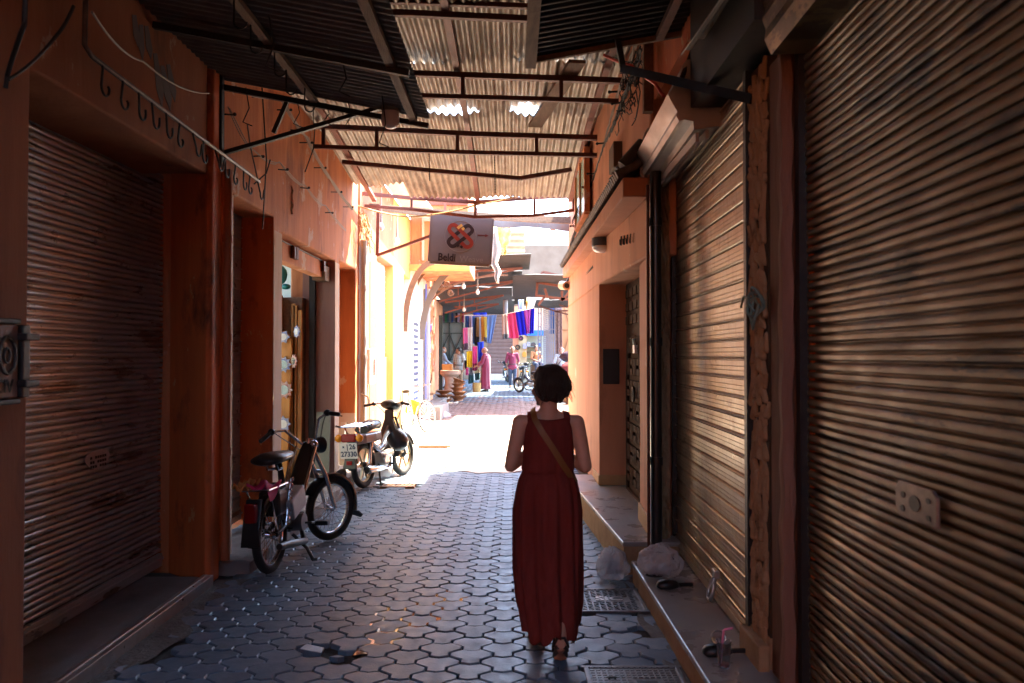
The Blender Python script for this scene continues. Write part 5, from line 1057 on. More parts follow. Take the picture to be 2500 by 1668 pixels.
# ================================================================ PEOPLE
skin_a = M('tanned_skin', (.36,.17,.10), (.30,.135,.08), .55, scale=9); skin_b = M('fair_skin', (.50,.26,.18), (.44,.22,.15), .5, scale=9)
def person(label, loc, rot, h=1.75, J=None, skin=skin_a, shirt=None, sleeve='short', trousers=None, robe=None, hair=None, bald=False, shoe=None, vox=.011, belt=None, headturn=0, girth=1.0, group='people at the far end of the alley'):
    t = thing('person', label, 'person', loc, rot, group)
    j = dict(pel=(0,0,.53), che=(0,0,.72), nec=(0,-.008,.825), hea=(0,.012,.925), shL=(-.105,0,.805), shR=(.105,0,.805), elL=(-.135,-.01,.63), elR=(.135,-.01,.63), wrL=(-.14,.04,.485), wrR=(.14,.04,.485),
             hiL=(-.052,0,.52), hiR=(.052,0,.52), knL=(-.058,.01,.285), knR=(.058,.01,.285), anL=(-.06,-.015,.045), anR=(.06,-.015,.045))
    j.update(J or {}); j = {k: V(v)*h for k, v in j.items()}
    s = h; b = MB(); c, n = j['hea'], j['nec']
    Rh = Matrix.Translation(c) @ Matrix.Rotation(headturn, 4, 'Z')
    hp = lambda x, y, z: Rh @ V((x*s, y*s, z*s))
    b.ball((0,0,0), .062*s, 16, (.80,1.0,1.15), Rh); b.ball((0,0,0), .046*s, 12, (.82,.95,1.0), Rh @ Matrix.Translation((0,.018*s,-.038*s)))
    b.cap(hp(0,.058,-.004), hp(0,.072,-.020), .006*s, .009*s, 8)          # nose
    for sx in (-1, 1):
        b.cap(hp(.050*sx,-.002,.008), hp(.052*sx,-.006,-.016), .010*s, .007*s, 8)   # ears
        b.cap(hp(.012*sx,.056,.017), hp(.032*sx,.050,.015), .006*s, .005*s, 6)   # brow
    b.cap(hp(-.014,.056,-.042), hp(.014,.056,-.042), .0055*s, .0055*s, 6)      # mouth
    b.cap(n-V((0,0,.03*s)), c-V((0,.012*s,.035*s)), .036*s, .032*s)
    b.cap(j['che'], n-V((0,0,.02*s)), .075*s*girth, .036*s); b.cap(j['pel'], j['che'], .072*s*girth, .078*s*girth)
    for S in 'LR':
        sx = -1 if S == 'L' else 1
        b.cap(j['che']+V((0,0,.05*s)), j['sh'+S], .06*s, .034*s); b.cap(j['sh'+S], j['el'+S], .033*s, .026*s); b.cap(j['el'+S], j['wr'+S], .025*s, .017*s)
        d = (j['wr'+S]-j['el'+S]).normalized(); w_ = j['wr'+S]; side = d.cross(V((0,1,0))); side = side.normalized() if side.length > .2 else V((1,0,0)); k = d.cross(side).normalized()
        b.cap(w_, w_+d*.045*s, .017*s, .021*s, 8)
        for q, (o_, L_) in enumerate(((-.016,.036),(-.005,.042),(.006,.039),(.016,.030))):
            p0 = w_+d*.05*s+k*o_*s; p1 = p0+d*L_*.55*s; p2 = p1+(d*.8+side*(.5*-sx))*L_*.5*s; b.cap(p0, p1, .0065*s, .006*s, 6); b.cap(p1, p2, .006*s, .005*s, 6)
        p0 = w_+d*.02*s-k*.016*s; b.cap(p0, p0+(d*.7-k*.7)*.032*s, .0075*s, .006*s, 6)
        b.cap(j['pel'], j['hi'+S], .065*s, .055*s); b.cap(j['hi'+S], j['kn'+S], .054*s, .034*s); b.cap(j['kn'+S], j['an'+S], .033*s, .020*s)
        a = j['an'+S]; b.cap(a-V((0,.01*s,.02*s)), a+V((0,.095*s,-.028*s)), .022*s, .015*s)
    body = remesh(b, 'body', skin, vox, t, world=False)
    if shirt:
        b = MB(); g = 1.12*girth
        b.cap(j['pel']+V((0,0,.0)), j['che'], .082*s*g, .08*s*g); b.cap(j['che'], n-V((0,0,.045*s)), .078*s*g, .045*s)
        for S in 'LR':
            b.cap(j['che']+V((0,0,.045*s)), j['sh'+S], .065*s, .043*s); e = j['sh'+S].lerp(j['el'+S], .9 if sleeve == 'short' else 1.0); b.cap(j['sh'+S], e, .042*s, .040*s if sleeve == 'short' else .034*s)
            if sleeve == 'long': b.cap(j['el'+S], j['el'+S].lerp(j['wr'+S], .9), .034*s, .026*s)
            if sleeve == 'rolled': b.cap(j['el'+S], j['el'+S].lerp(j['wr'+S], .25), .034*s, .030*s)
        b.cap(j['pel']+V((-.03*s,0,-.03*s)), j['pel']+V((.03*s,0,-.03*s)), .080*s*g, .080*s*g)
        remesh(b, 'shirt', shirt, vox*1.15, t, world=False)
        mb = MB(); mb.tube([n+V((.042*s*math.cos(a), .05*s*math.sin(a)-.002*s, -.035*s-.012*s*math.sin(a))) for a in [k*math.pi/8 for k in range(16)]], .009*s, 6, closed=True); mb.build('collar', shirt, t, world=False, smooth=60)
    if trousers:
        b = MB(); b.cap(j['pel']+V((-.02*s,0,-.005*s)), j['pel']+V((.02*s,0,-.005*s)), .076*s*girth, .076*s*girth)
        for S in 'LR': b.cap(j['pel'], j['hi'+S], .07*s, .066*s); b.cap(j['hi'+S], j['kn'+S], .064*s, .046*s); b.cap(j['kn'+S], j['an'+S]+V((0,0,.012*s)), .045*s, .038*s)
        remesh(b, 'trousers', trousers, vox*1.15, t, world=False)
        if belt:
            mb = MB(); p = j['pel']+V((0,0,.035*s)); mb.tube([p+V((.092*s*girth*math.cos(a), .086*s*girth*math.sin(a), 0)) for a in [k*math.pi/10 for k in range(20)]], .012*s, 6, closed=True); mb.build('belt', belt, t, world=False)
    if robe:
        rings = []
        for z, rx, ry, cy in ((.055,.125,.135,.02),(.12,.12,.125,.015),(.3,.112,.11,.01),(.5,.115,.10,.0),(.62,.118,.10,-.005),(.72,.125,.095,-.01),(.78,.125,.085,-.01),(.815,.10,.065,-.01),(.835,.05,.05,-.005)):
            rings.append([V(((rx*s+(.010*s*math.sin(a*9+z*4) if z < .6 else 0))*math.cos(a), cy*s+(ry*s+(.010*s*math.sin(a*7+2) if z < .6 else 0))*math.sin(a), z*s)) for a in [k*2*math.pi/40 for k in range(40)]])
        rb = MB(); rb.loft(rings, cap=False); rb = rb.build('robe', robe, t, world=False, smooth=70, solid=.008)
        b = MB()
        for S in 'LR': b.cap(j['sh'+S]-V((.0,0,.0)), j['el'+S], .05*s, .048*s); b.cap(j['el'+S], j['el'+S].lerp(j['wr'+S], .45), .048*s, .052*s)
        remesh(b, 'sleeves', robe, .014, rb, world=False)
    if hair:
        b = MB(); b.ball((0,0,0), .064*s, 16, (.88,1.04,1.1), Rh @ Matrix.Translation((0,-.012*s,.012*s)) @ Matrix.Rotation(R(18), 4, 'X'))
        o = MB()
        for p_ in [0]: o.add([], [])
        pts = b.v; keep = MB()
        inv = Rh.inverted(); keep.v = b.v
        for f in b.f:
            cc = sum((inv @ V(b.v[i]) for i in f), V((0,0,0)))/len(f)/s
            if bald:
                ok = -.035 < cc.z < .022 and cc.y < .02
            else: ok = cc.z > .025-.9*min(0.06, max(0, .03-cc.y)) if cc.y > -.03 else cc.z > -.035
            if ok: keep.f.append(f); keep.mi.append(0)
        keep.build('hair', hair, t, world=False, smooth=80, solid=.012)
    for S in 'LR':
        if shoe:
            a = j['an'+S]; mb = MB(); mb.loft([[a+V((x*w_*s, y*s, z*s)) for x, z in ((-1,-.045),(1,-.045),(1,zt*.6-.02),(.6,zt),(-.6,zt),(-1,zt*.6-.02))] for y, w_, zt in ((-.03,.018,.0),(-.015,.026,.008),(.03,.028,.004),(.08,.031,-.018),(.115,.022,-.028))]); mb.build('shoe', shoe, t, world=False, bevel=.006)
    return t
jean = M('dark_denim', (.035,.05,.09), (.05,.07,.12), .8, scale=14); khaki = M('khaki_cloth', (.26,.17,.10), (.21,.135,.08), .85, scale=8); leather = M('dark_leather', (.03,.02,.016), rough=.4)
plum = M('plum_shirt', (.28,.035,.085), (.22,.028,.065), .8, scale=7); grayhair = M('grey_hair', (.35,.32,.30), rough=.8); dkhair = M('dark_hair', (.012,.008,.007), (.03,.018,.012), .5, scale=30, stretch=(4,4,1))
def gl(x, y, Y): p = at(x, y, Y); return (p.x, Y, gz(Y)+.003)
p1 = person('man in a plum shirt and jeans walking towards the camera', gl(1251, 946, 34.4), R(180), 1.78, dict(elL=(-.15,-.06,.66), wrL=(-.12,-.02,.50), elR=(.15,-.01,.64), wrR=(.13,.05,.50), anL=(-.055,.03,.045), anR=(.05,-.06,.05), knR=(.055,.0,.285)), shirt=plum, sleeve='rolled', trousers=jean, hair=grayhair, bald=True, shoe=leather, belt=leather)
silk = M('maroon_silk', (.24,.012,.055), (.17,.008,.04), .35, scale=5, stretch=(3,3,.4), sheen=.3)
p2 = person('old man in a long maroon robe leaning on a walking stick', gl(1186, 956, 31.3), R(75), 1.76, dict(elR=(.11,.04,.65), wrR=(.10,.17,.56), elL=(-.12,.05,.65), wrL=(-.09,.19,.57), hea=(0,.028,.92)), skin=skin_b, robe=silk, hair=M('bald_stubble', (.42,.27,.2), rough=.7), bald=True, shoe=leather)
a = V(p2.location); mb = MB(); mb.tube([at(1174, 912, 31.2), at(1172, 935, 31.2), at(1169, 957, 31.2)], .012, 6); mb.ball(at(1169,957,31.2), .02, 8); mb.tube([at(1175,912,31.2), at(1170,905,31.2), at(1167,907,31.2)], .016, 6); solo('walking_stick', mb, M('pale_cane_wood', (.5,.36,.2), rough=.5), 'pale walking stick held by the man in the maroon robe', 'stick', smooth=60)
stripe = M('striped_shirt', (.52,.52,.46), (.22,.24,.25), .85, scale=5, stretch=(.3,.3,5))
p3 = person('man in a pale striped shirt and khaki trousers looking down', gl(1121, 944, 33.5), R(150), 1.74, dict(elR=(.15,-.01,.64), wrR=(.10,.07,.55), elL=(-.15,0,.63), wrL=(-.15,.03,.48), hea=(0,.035,.915)), shirt=stripe, trousers=khaki, hair=dkhair, shoe=leather, belt=leather, girth=1.08, headturn=R(-40))
p4 = person('man in a blue grey shirt half hidden behind the door post', gl(1082, 945, 34.0), R(-80), 1.76, dict(elR=(.12,.08,.65), wrR=(.08,.20,.56), elL=(-.12,.06,.65), wrL=(-.08,.18,.56)), shirt=M('blue_grey_shirt', (.30,.36,.46), rough=.85), sleeve='long', trousers=M('pale_trousers', (.42,.42,.44), rough=.85), hair=grayhair, bald=True, shoe=leather)
SIT = dict(pel=(0,0,.33), che=(0,.01,.52), nec=(0,.005,.625), hea=(0,.02,.725), shL=(-.105,0,.605), shR=(.105,0,.605), elL=(-.15,.04,.45), elR=(.15,.05,.44), wrL=(-.06,.14,.40), wrR=(.05,.15,.39), hiL=(-.055,.02,.32), hiR=(.055,.02,.32), knL=(-.085,.25,.30), knR=(.085,.25,.30), anL=(-.08,.27,.045), anR=(.08,.25,.045))
whshirt = M('white_shirt', (.62,.66,.68), (.55,.60,.63), .85, scale=8)
loc5 = at(1371, 905, 29.5); 
p5 = person('grey haired man in a white shirt sitting by the log stools', (loc5.x, 29.5, gz(29.5)+.36), R(165), 1.76, SIT, skin=skin_b, shirt=whshirt, trousers=M('stone_trousers', (.30,.28,.25), rough=.85), hair=M('white_hair', (.6,.58,.55), rough=.8), bald=True, shoe=leather)
mb = MB(); c5 = V((loc5.x, 29.5, gz(29.5)+.36)); mb.tube([c5+V((.12,-.06,1.10)), c5+V((-.02,-.17,.90)), c5+V((-.16,-.15,.72))], .012, 6); mb.ball(c5+V((-.2,-.18,.68)), .075, 10, (1,.6,1)); solo('sling_bag', mb, blackpl, 'small black sling bag worn by the seated man in white', 'bag', smooth=60)
mb = MB(); mb.box(loc5.x-.3, loc5.x+.3, 29.4, 29.95, gz(29.5), gz(29.5)+.82); mb.box(loc5.x-.3, loc5.x+.3, 28.95, 29.4, gz(29.5), gz(29.5)+.36); solo('bench_block', mb, stone, 'stone ledge the man in white sits on', 'ledge', bevel=.02)
l6 = at(1308, 880, 37.0)
p6 = person('dark haired person in a tan shirt sitting inside the craft shop', (l6.x, 37.0, gz(37)+.45), R(200), 1.7, SIT, shirt=M('tan_shirt', (.36,.17,.07), rough=.85), trousers=jean, hair=dkhair, shoe=leather)
mb = MB(); mb.box(l6.x-.25, l6.x+.25, 36.85, 37.4, gz(37), gz(37)+.92); solo('stool', mb, wood, 'wooden box seat inside the craft shop', 'stool', bevel=.02)
# ---------------------------------------------------------------- the woman walking away
wx, wy, wz = .205, 4.50, 0.0
tw = thing('person', 'woman in a long sleeveless dark red dress walking away down the alley', 'person', (wx, wy, wz))
b = MB(); sk = M('warm_bare_skin', (.60,.31,.20), (.54,.27,.17), .5, scale=8)
HT = Matrix.Translation((.005,.015,1.475)) @ Matrix.Rotation(R(46), 4, 'Z')
hp = lambda x, y, z: HT @ V((x, y, z))
b.ball((0,0,0), .094, 20, (.80,1.0,1.16), HT); b.ball((0,0,0), .070, 14, (.82,.95,1.0), HT @ Matrix.Translation((0,.028,-.055)))
b.cap(hp(0,.09,.0), hp(0,.112,-.026), .008, .013, 8); b.cap(hp(-.02,.088,-.062), hp(.02,.088,-.062), .008, .008, 8); b.cap(hp(0,.07,-.10), hp(0,.082,-.10), .018, .015, 8)
for sx in (-1, 1):
    b.cap(hp(.074*sx,-.002,.012), hp(.078*sx,-.008,-.026), .015, .010, 8); b.cap(hp(.018*sx,.086,.026), hp(.046*sx,.076,.024), .009, .007, 8); b.cap(hp(.045*sx,.07,-.03), hp(.045*sx,.065,-.035), .022, .02, 8)
b.cap((0,-.015,1.27), (.002,-.005,1.42), .056, .047, 14); b.cap((-.04,-.01,1.275), (-.145,-.01,1.275), .045, .042); b.cap((.04,-.01,1.275), (.145,-.01,1.275), .045, .042); b.cap((0,-.01,1.32), (-.11,-.01,1.285), .04, .032); b.cap((0,-.01,1.32), (.11,-.01,1.285), .04, .032)
b.cap((0,0,1.18), (0,-.005,1.25), .105, .07); b.cap((0,0,.98), (0,0,1.18), .095, .10)
hands = {}
for sx, el, wr in ((-1, V((-.212,-.045,1.035)), V((-.085,.17,1.10))), (1, V((.205,-.04,1.030)), V((.07,.18,1.08)))):
    sh = V((.158*sx,-.01,1.272)); b.cap(sh, sh.lerp(el, .5), .046, .043, 14); b.cap(sh.lerp(el, .5), el, .043, .037, 14); b.cap(el, el.lerp(wr, .4), .037, .036, 14); b.cap(el.lerp(wr, .4), wr, .036, .024, 12)
    d = (wr-el).normalized(); k = V((0,0,1)); k = (k-d*k.dot(d)).normalized(); n_ = d.cross(k)
    b.cap(wr, wr+d*.06+k*.012, .022, .02, 8); b.cap(wr, wr+d*.06-k*.014, .022, .02, 8)
    for o_, L_ in ((.028,.055),(.010,.066),(-.008,.062),(-.026,.048)):
        p0 = wr+d*.075+k*o_; p1_ = p0+d*L_*.55; p2_ = p1_+(d*.5-n_*sx*.8)*L_*.5; b.cap(p0, p1_, .0095, .009, 7); b.cap(p1_, p2_, .009, .0075, 7)
    p0 = wr+d*.02+k*.03; b.cap(p0, p0+(d*.75+k*.5)*.05, .011, .009, 7)
# legs: left planted ahead, right trailing with raised heel
for hip, kn, an, to in ((V((-.075,0,.86)), V((-.08,.10,.46)), V((-.065,.075,.085)), V((-.075,.24,.03))), (V((.075,0,.86)), V((.075,.02,.47)), V((.05,-.30,.17)), V((.055,-.20,.035)))):
    b.cap(hip, kn, .08, .052, 14); b.cap(kn, kn.lerp(an, .35), .05, .052, 14); b.cap(kn.lerp(an, .35), an, .052, .033, 14); d = (to-an).normalized()
    b.cap(an-V((0,.02,.04)) if an.z < .1 else an+V((0,-.03,-.03)), an+d*.09, .032, .030, 12); b.cap(an+d*.09, to, .030, .022, 10)
    for q in range(5): b.cap(to+V((-.026+.013*q,-.01,-.005)), to+V((-.028+.014*q, .03-.006*abs(q-1), -.012)), .0095, .008, 6)
body = remesh(b, 'body', sk, .0075, tw, world=False, smooth=5)
red = M('wine_red_dress', (.21,.035,.026), (.155,.025,.019), .9, scale=9, stretch=(3,3,.3), bump=.35, bscale=60, spec=.2)
def dring(z, rx, ry, cx, cy, pl, n=96, top=None):
    out = []
    for k in range(n):
        a = 2*math.pi*k/n; m = pl*(math.sin(a*13+z*1.5)+.5*math.sin(a*7+2-z*3)+.4*math.sin(a*23+1))
        zz = z+(top*(abs(math.cos(a))**2) if top else 0)
        out.append(V((cx+(rx+m)*math.cos(a), cy+(ry+m)*math.sin(a), zz)))
    return out
rows = ((.155,.148,.262,.005,-.085,.014),(.20,.154,.25,.005,-.08,.014),(.30,.168,.215,.0,-.06,.014),(.45,.179,.176,-.005,-.025,.013),(.62,.182,.156,-.005,-.005,.011),(.78,.186,.148,-.005,-.005,.008),(.88,.174,.138,-.004,-.004,.005),(.95,.160,.126,-.004,0,.0035),(.985,.146,.116,-.003,0,.002),(1.0,.143,.114,-.003,0,.0),(1.015,.146,.116,-.003,0,.002),(1.06,.140,.113,0,0,.002),(1.14,.141,.118,0,.0,.001),(1.21,.140,.116,0,0,.0),(1.26,.134,.104,0,-.004,0))
rings = []
for (r0, r1) in zip(rows, rows[1:]):
    st = 4
    for q in range(st):
        u = q/st; rings.append(dring(*[x+(y-x)*u for x, y in zip(r0, r1)]))
for r in rings[:6]:
    for i, p in enumerate(r): p.z += .02*math.sin(i*.26+1)+.012*math.sin(i*.7)
rings.append(dring(1.262,.133,.103,0,-.004,0)); rings.append(dring(1.280,.128,.095,0,-.006,0, top=.016)); rings.append(dring(1.292,.122,.085,0,-.008,0, top=.022))
mb = MB(); mb.loft(rings, cap=False); dr = mb.build('dress', red, tw, world=False, smooth=80, solid=.006)
for sx in (-1, 1):
    mb = MB(); mb.grid(lambda u, v: (sx*(.082+.036*u), -.085+.17*v, 1.290+.033*math.sin(math.pi*v)**.6+.010*(1-u)), 4, 14, (0,0,.008)); mb.build('shoulder_strap', red, dr, world=False, smooth=60)
strapm = M('tan_leather_strap', (.22,.085,.02), rough=.55)
mb = MB(); mb.loft([[p+V((-.014,.0,-.009)), p+V((.014,.0,.009)), p+V((.014,-.006,.009)), p+V((-.014,-.006,-.009))] for p in [V((-.085,.04,1.352)), V((-.088,-.05,1.338)), V((-.08,-.10,1.30)), V((-.04,-.121,1.23)), V((.02,-.127,1.14)), V((.075,-.113,1.05)), V((.115,-.085,.99)), V((.15,-.02,.94))]]); mb.build('bag_strap', strapm, tw, world=False, smooth=50)
b = MB(); HH = HT @ Matrix.Translation((0,-.018,.014))
b.ball((0,0,0), .106, 22, (.92,1.03,1.10), HH)
pr = random.Random(4)
for k in range(90):
    a = R(pr.uniform(-200, 20)); z0 = pr.uniform(-.01,.07); rr = math.sqrt(max(.05, 1-(z0/.112)**2)); ln = pr.uniform(.05,.10)
    sh_ = .80-.25*pr.random()
    p0 = V((.096*rr*math.cos(a), .106*rr*math.sin(a), z0)); zb = max(-.112, z0-ln); kk = 1.0 if zb > -.04 else 1.0-(-.04-zb)*5.5
    p1_ = V((.100*kk*math.cos(a)+pr.uniform(-.01,.01), .106*kk*math.sin(a)+pr.uniform(-.006,.006), zb+pr.uniform(-.008,.008)))
    b.cap(HH @ (p0*.95), HH @ (p0.lerp(p1_, .5)*1.03), .013, .014, 7); b.cap(HH @ (p0.lerp(p1_, .5)*1.03), HH @ p1_, .014, .005, 7)
for x, z in ((.088,-.075),(.095,-.06),(-.07,-.085)): b.cap(HH @ V((x*.8,-.03,-.03)), HH @ V((x,-.05,z)), .022, .006, 7)
for k in range(14): a = R(20+140*k/13); b.cap(HH @ V((.05*math.cos(a), .06*math.sin(a)+.01, .085)), HH @ V((.078*math.cos(a), .085*math.sin(a)+.02, .045)), .02, .012, 7)
hairm = M('brown_black_hair', (.020,.010,.007), (.045,.022,.012), .42, scale=26, stretch=(5,5,.6), bump=.8, bscale=60, bdist=.01)
hr = remesh(b, 'hair', hairm, .0065, tw, world=False, smooth=2)
mb = MB(); pr = random.Random(6)
for k in range(150):
    a = R(pr.uniform(-205, 25)); z0 = pr.uniform(-.06,.10); rr = math.sqrt(max(.1, 1-(z0/.118)**2))
    p = V((.100*rr*math.cos(a), .110*rr*math.sin(a), z0)); P = [p*.97]
    d = V((pr.uniform(-.6,.6), pr.uniform(-.4,.4), -1))+p.normalized()*pr.uniform(.1,.6)
    for q in range(4): P.append(P[-1]+d.normalized()*.017); d += V((pr.uniform(-.5,.5), pr.uniform(-.5,.5), -.2))
    mb.tube([HH @ q for q in P], [.0018,.0016,.0014,.0011,.0006], 4, cap=False)
mb.build('loose_strands', hairm, hr, world=False)
mb = MB(); mb.tube([HT @ V((-.084,.05,.005)), HT @ V((-.09,-.01,.018))], .0035, 5); mb.tube([HT @ V((-.02+.055*math.cos(a)-.03, .098, .003+.026*math.sin(a))) for a in [k*math.pi/6 for k in range(12)]], .004, 5, closed=True); mb.build('glasses', whitepnt, tw, world=False)
for an, to, rz in ((V((-.065,.06,.012)), V((-.075,.27,.012)), 0), (V((.05,-.33,.115)), V((.055,-.16,.014)), 0)):
    d = (to-an).normalized(); up = V((0,0,1)); sd = V((1,0,0)); nrm = sd.cross(d)
    mb = MB(); mb.loft([[an+d*L_+sd*w_*c_+nrm*h for c_, h in ((-1,0),(1,0),(1,.022),(-1,.022))] for L_, w_ in ((-.035,.022),(-.02,.034),(.08,.034),(.17,.042),(.225,.036),(.245,.015))]); snd = mb.build('sandal', leather, tw, world=False, bevel=.006)
    mb = MB()
    for L_ in (.03, .14): mb.tube([an+d*L_-sd*.04+nrm*.02, an+d*L_-sd*.03+nrm*.065, an+d*L_+nrm*(.085 if L_ < .1 else .07), an+d*L_+sd*.03+nrm*.065, an+d*L_+sd*.04+nrm*.02], .009, 6)
    mb.tube([an-d*.01-sd*.035+nrm*.02, an-d*.035-sd*.02+nrm*.055, an-d*.035+sd*.02+nrm*.055, an-d*.01+sd*.035+nrm*.02], .008, 6); mb.build('strap', leather, snd, world=False, smooth=60)
# ================================================================ ADDED PALE BOUNCE PATCH AND COVERS
bounce_screed = M('pale_bounce_cement', (.52,.46,.38), (.44,.385,.31), .8, scale=3, bump=.3, bscale=20, c3=(.33,.28,.22), s3=1.3, t3=.62)
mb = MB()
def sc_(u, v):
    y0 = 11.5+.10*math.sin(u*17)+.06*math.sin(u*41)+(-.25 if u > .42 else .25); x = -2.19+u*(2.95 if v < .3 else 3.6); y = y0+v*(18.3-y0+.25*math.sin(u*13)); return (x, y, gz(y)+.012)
mb.grid(sc_, 60, 40, (0,0,-.02)); tag(mb.build('bounce_paving', bounce_screed), kind='structure')  # pale sheet added over the pavers to bounce sunlight
def cover(name, label, cx, cy, sx, sy, mat, style, z=0.0, rot=0):
    t = thing(name, label, 'cover', (cx, cy, z), rot); bf = lambda m, n, mt, **k: m.build(n, mt, t, world=False, **k)
    mb = MB(); mb.box(-sx, sx, -sy, sy, -.03, .0); bf(mb, 'plate', mat)
    mb = MB()
    for a in (-1, 1): mb.box(-sx-.025, sx+.025, a*sy-.012, a*sy+.012, -.03, .008); mb.box(a*sx-.012, a*sx+.012, -sy+.012, sy-.012, -.03, .008)
    bf(mb, 'rim', mat, bevel=.003)
    mb = MB()
    if style == 'tread':
        n = int(2*sx/.042); m = int(2*sy/.036)
        for i in range(n):
            for k in range(m):
                x = -sx+.03+i*.042; y = -sy+.03+k*.036
                if abs(y-.01) < .045 and abs(x) < .13: continue
                d = .013 if (i+k) % 2 else -.013; mb.bar((x-.013, y-d*.6, .003), (x+.013, y+d*.6, .003), .009, .009)
    elif style == 'grid':
        for i in range(int(2*sx/.03)):
            x = -sx+.02+i*.03
            for k in range(int(2*sy/.03)):
                y = -sy+.02+k*.03
                if -.02 < x < .12 and y < .10: continue
                mb.box(x, x+.02, y, y+.02, 0, .005)
        mb.box(-.01,.115,-sy+.03,.09,0,.004)
    else:
        for i in range(int(2*sx/.05)): mb.box(-sx+.015+i*.05, -sx+.015+i*.05+.03, -sy+.02, sy-.02, 0, .006)
    bf(mb, 'relief', mat); return t
iron = M('worn_cast_iron', (.13,.13,.135), (.20,.195,.19), .38, .6, scale=12, bump=.2, rvar=.12)
c1 = cover('manhole_cover', 'rectangular treaded iron manhole cover with letters near the plastic bag', .655, 5.40, .21, .24, iron, 'tread')
mb = MB(); vs, fs = textmesh('SIC', .12, .004, .003); mb.add(vs, fs, Matrix.Translation((0,.01,.004)) @ Matrix.Scale(1.1, 4, (1,0,0))); mb.build('lettering', alu, c1, world=False)
c2 = cover('manhole_cover', 'chequered iron manhole cover cut by the bottom edge of the picture', .63, 3.98, .24, .26, iron, 'grid')
mb = MB(); mb.box(.0,.105,-.22,.08,.0045,.006); mb.build('name_panel', blackst, c2, world=False)
mb = MB(); vs, fs = textmesh('ONE', .10, .002, .002); mb.add(vs, fs, Matrix.Translation((.052,-.07,.008)) @ Matrix.Rotation(R(-90), 4, 'Z')); mb.build('lettering', iron, c2, world=False)
mb = MB(); mb.ball((-.12,.12,.0), .03, 8, (1.4,.7,.3)); mb.build('lifting_slot', blackst, c2, world=False)
cover('drain_grate', 'narrow striped drain grate beside the silver moped', -1.44, 10.12, .19, .10, M('rusty_grate', (.28,.16,.09), (.2,.1,.06), .7, .2, scale=12), 'bars')
ccm = M('ochre_cover', (.17,.085,.03), (.13,.06,.02), .7, scale=8)
c3_ = cover('drain_cover', 'ochre drain cover with dark slots in the sunlit paving', -1.36, 14.35, .26, .36, ccm, 'none', gz(14.35)+.025)
mb = MB()
for i in range(3): mb.box(-.14+i*.13, -.085+i*.13, -.24, .2, .0065, .009)
mb.build('slot', M('dark_slot_blue', (.03,.04,.07), rough=.6), c3_, world=False)
mb = MB(); mb.box(-1.62,-1.12,13.9,13.98,gz(14),gz(14)+.05); solo('kerb_stone', mb, ccm, 'low ochre kerb strip at the drain cover edge', 'kerb')
mb = MB(); mb.box(-1.99,-1.66,11.0,11.35,.0,.30); mb.box(-2.0,-1.65,10.985,11.36,.30,.33); solo('stone_block', mb, M('brown_block', (.30,.19,.11), (.22,.13,.07), .8, scale=6), 'brown stone block behind the front wheel of the silver moped', 'block', bevel=.012)
waterm = M('glint_water', (.02,.02,.02), rough=.06, spec=.8)
mb = MB(); mb.prism([(-.88,4.42),(-.70,4.50),(-.62,4.8),(-.42,5.05),(-.30,5.5),(-.5,5.66),(-.66,5.35),(-.92,5.2),(-.98,4.9),(-.84,4.7)], -.014, -.0038); tag(mb.build('glint_film', waterm), kind='structure')  # water film added in the joints to give golden glints
# paver bits by the hole
mb = MB(); T_ = Matrix.Translation((-1.13,4.50,-.005)) @ Matrix.Rotation(R(14),4,'Y') @ Matrix.Rotation(R(20),4,'Z'); mb.prism([(-.07,-.02),(.05,-.05),(.08,.03),(-.02,.06)], -.03, .012, T_); solo('paver_chunk', mb, paver, 'broken paver chunk tilted in the hole in the paving', 'rubble', bevel=.004)
mb = MB(); T_ = Matrix.Translation((-.96,4.40,-.012)) @ Matrix.Rotation(R(-10),4,'X') @ Matrix.Rotation(R(-30),4,'Z'); mb.prism([(-.03,-.03),(.03,-.025),(.035,.02),(-.02,.03)], -.02, .012, T_); solo('paver_chunk', mb, paver, 'small cube of broken paver at the right of the hole', 'rubble', bevel=.004)
# ================================================================ LITTER ON THE RIGHT
def bagmesh(c, r, sq, seed, n=72):
    from mathutils import noise
    mb = MB(); mb.ball((0,0,0), 1, n, (1,1,1)); out = []
    for p in mb.v:
        p = V(p); az = math.atan2(p.y, p.x); wq = noise.noise(p*1.8+V((seed,0,0)))
        d = 1+.20*wq-.10*abs(math.sin(az*3.5+5*wq+p.z*2.2+seed))*(.35+.65*(p.z+1)/2)-.15*abs(noise.noise(p*3.3+V((0,seed,1))))+.10+(.9*max(0, p.z-.86) if seed < 60 else 0)
        q = V((p.x*sq[0], p.y*sq[1], p.z*sq[2]))*r*d; q.z = max(q.z, -r*sq[2]*.72); out.append(V(c)+q)
    mb.v = [tuple(q) for q in out]; return mb
filmw = M('white_plastic_film', (.95,.94,.96), (.88,.87,.9), .16, scale=5, bump=.9, bscale=22, bdist=.03, alpha=.46)
filmc = M('clear_plastic_film', (.95,.93,.93), (.85,.83,.83), .10, scale=3, bump=.9, bscale=18, bdist=.03, alpha=.34)
mb = bagmesh((.745,5.92,.095), .115, (1.0,.95,1.05), 2); solo('plastic_bag', mb, filmw, 'knotted white plastic bag on the paving by the kerb', 'bag', smooth=70)
mb = bagmesh((.755,5.91,.07), .06, (1,1,.9), 12, 18); solo('bag_contents', mb, M('grey_rubbish', (.22,.20,.2), rough=.7), 'grey rubbish inside the white plastic bag', 'rubbish', smooth=60)
mb = bagmesh((1.0,5.42,.245), .118, (1.15,.9,.95), 7); solo('plastic_bag', mb, filmc, 'shiny clear plastic bag with dark rubbish on the stone step', 'bag', smooth=70)
mb = bagmesh((.96,5.38,.19), .05, (1.5,.9,.7), 17, 18); solo('bag_contents', mb, blackpl, 'dark rubbish inside the clear plastic bag', 'rubbish', smooth=60)
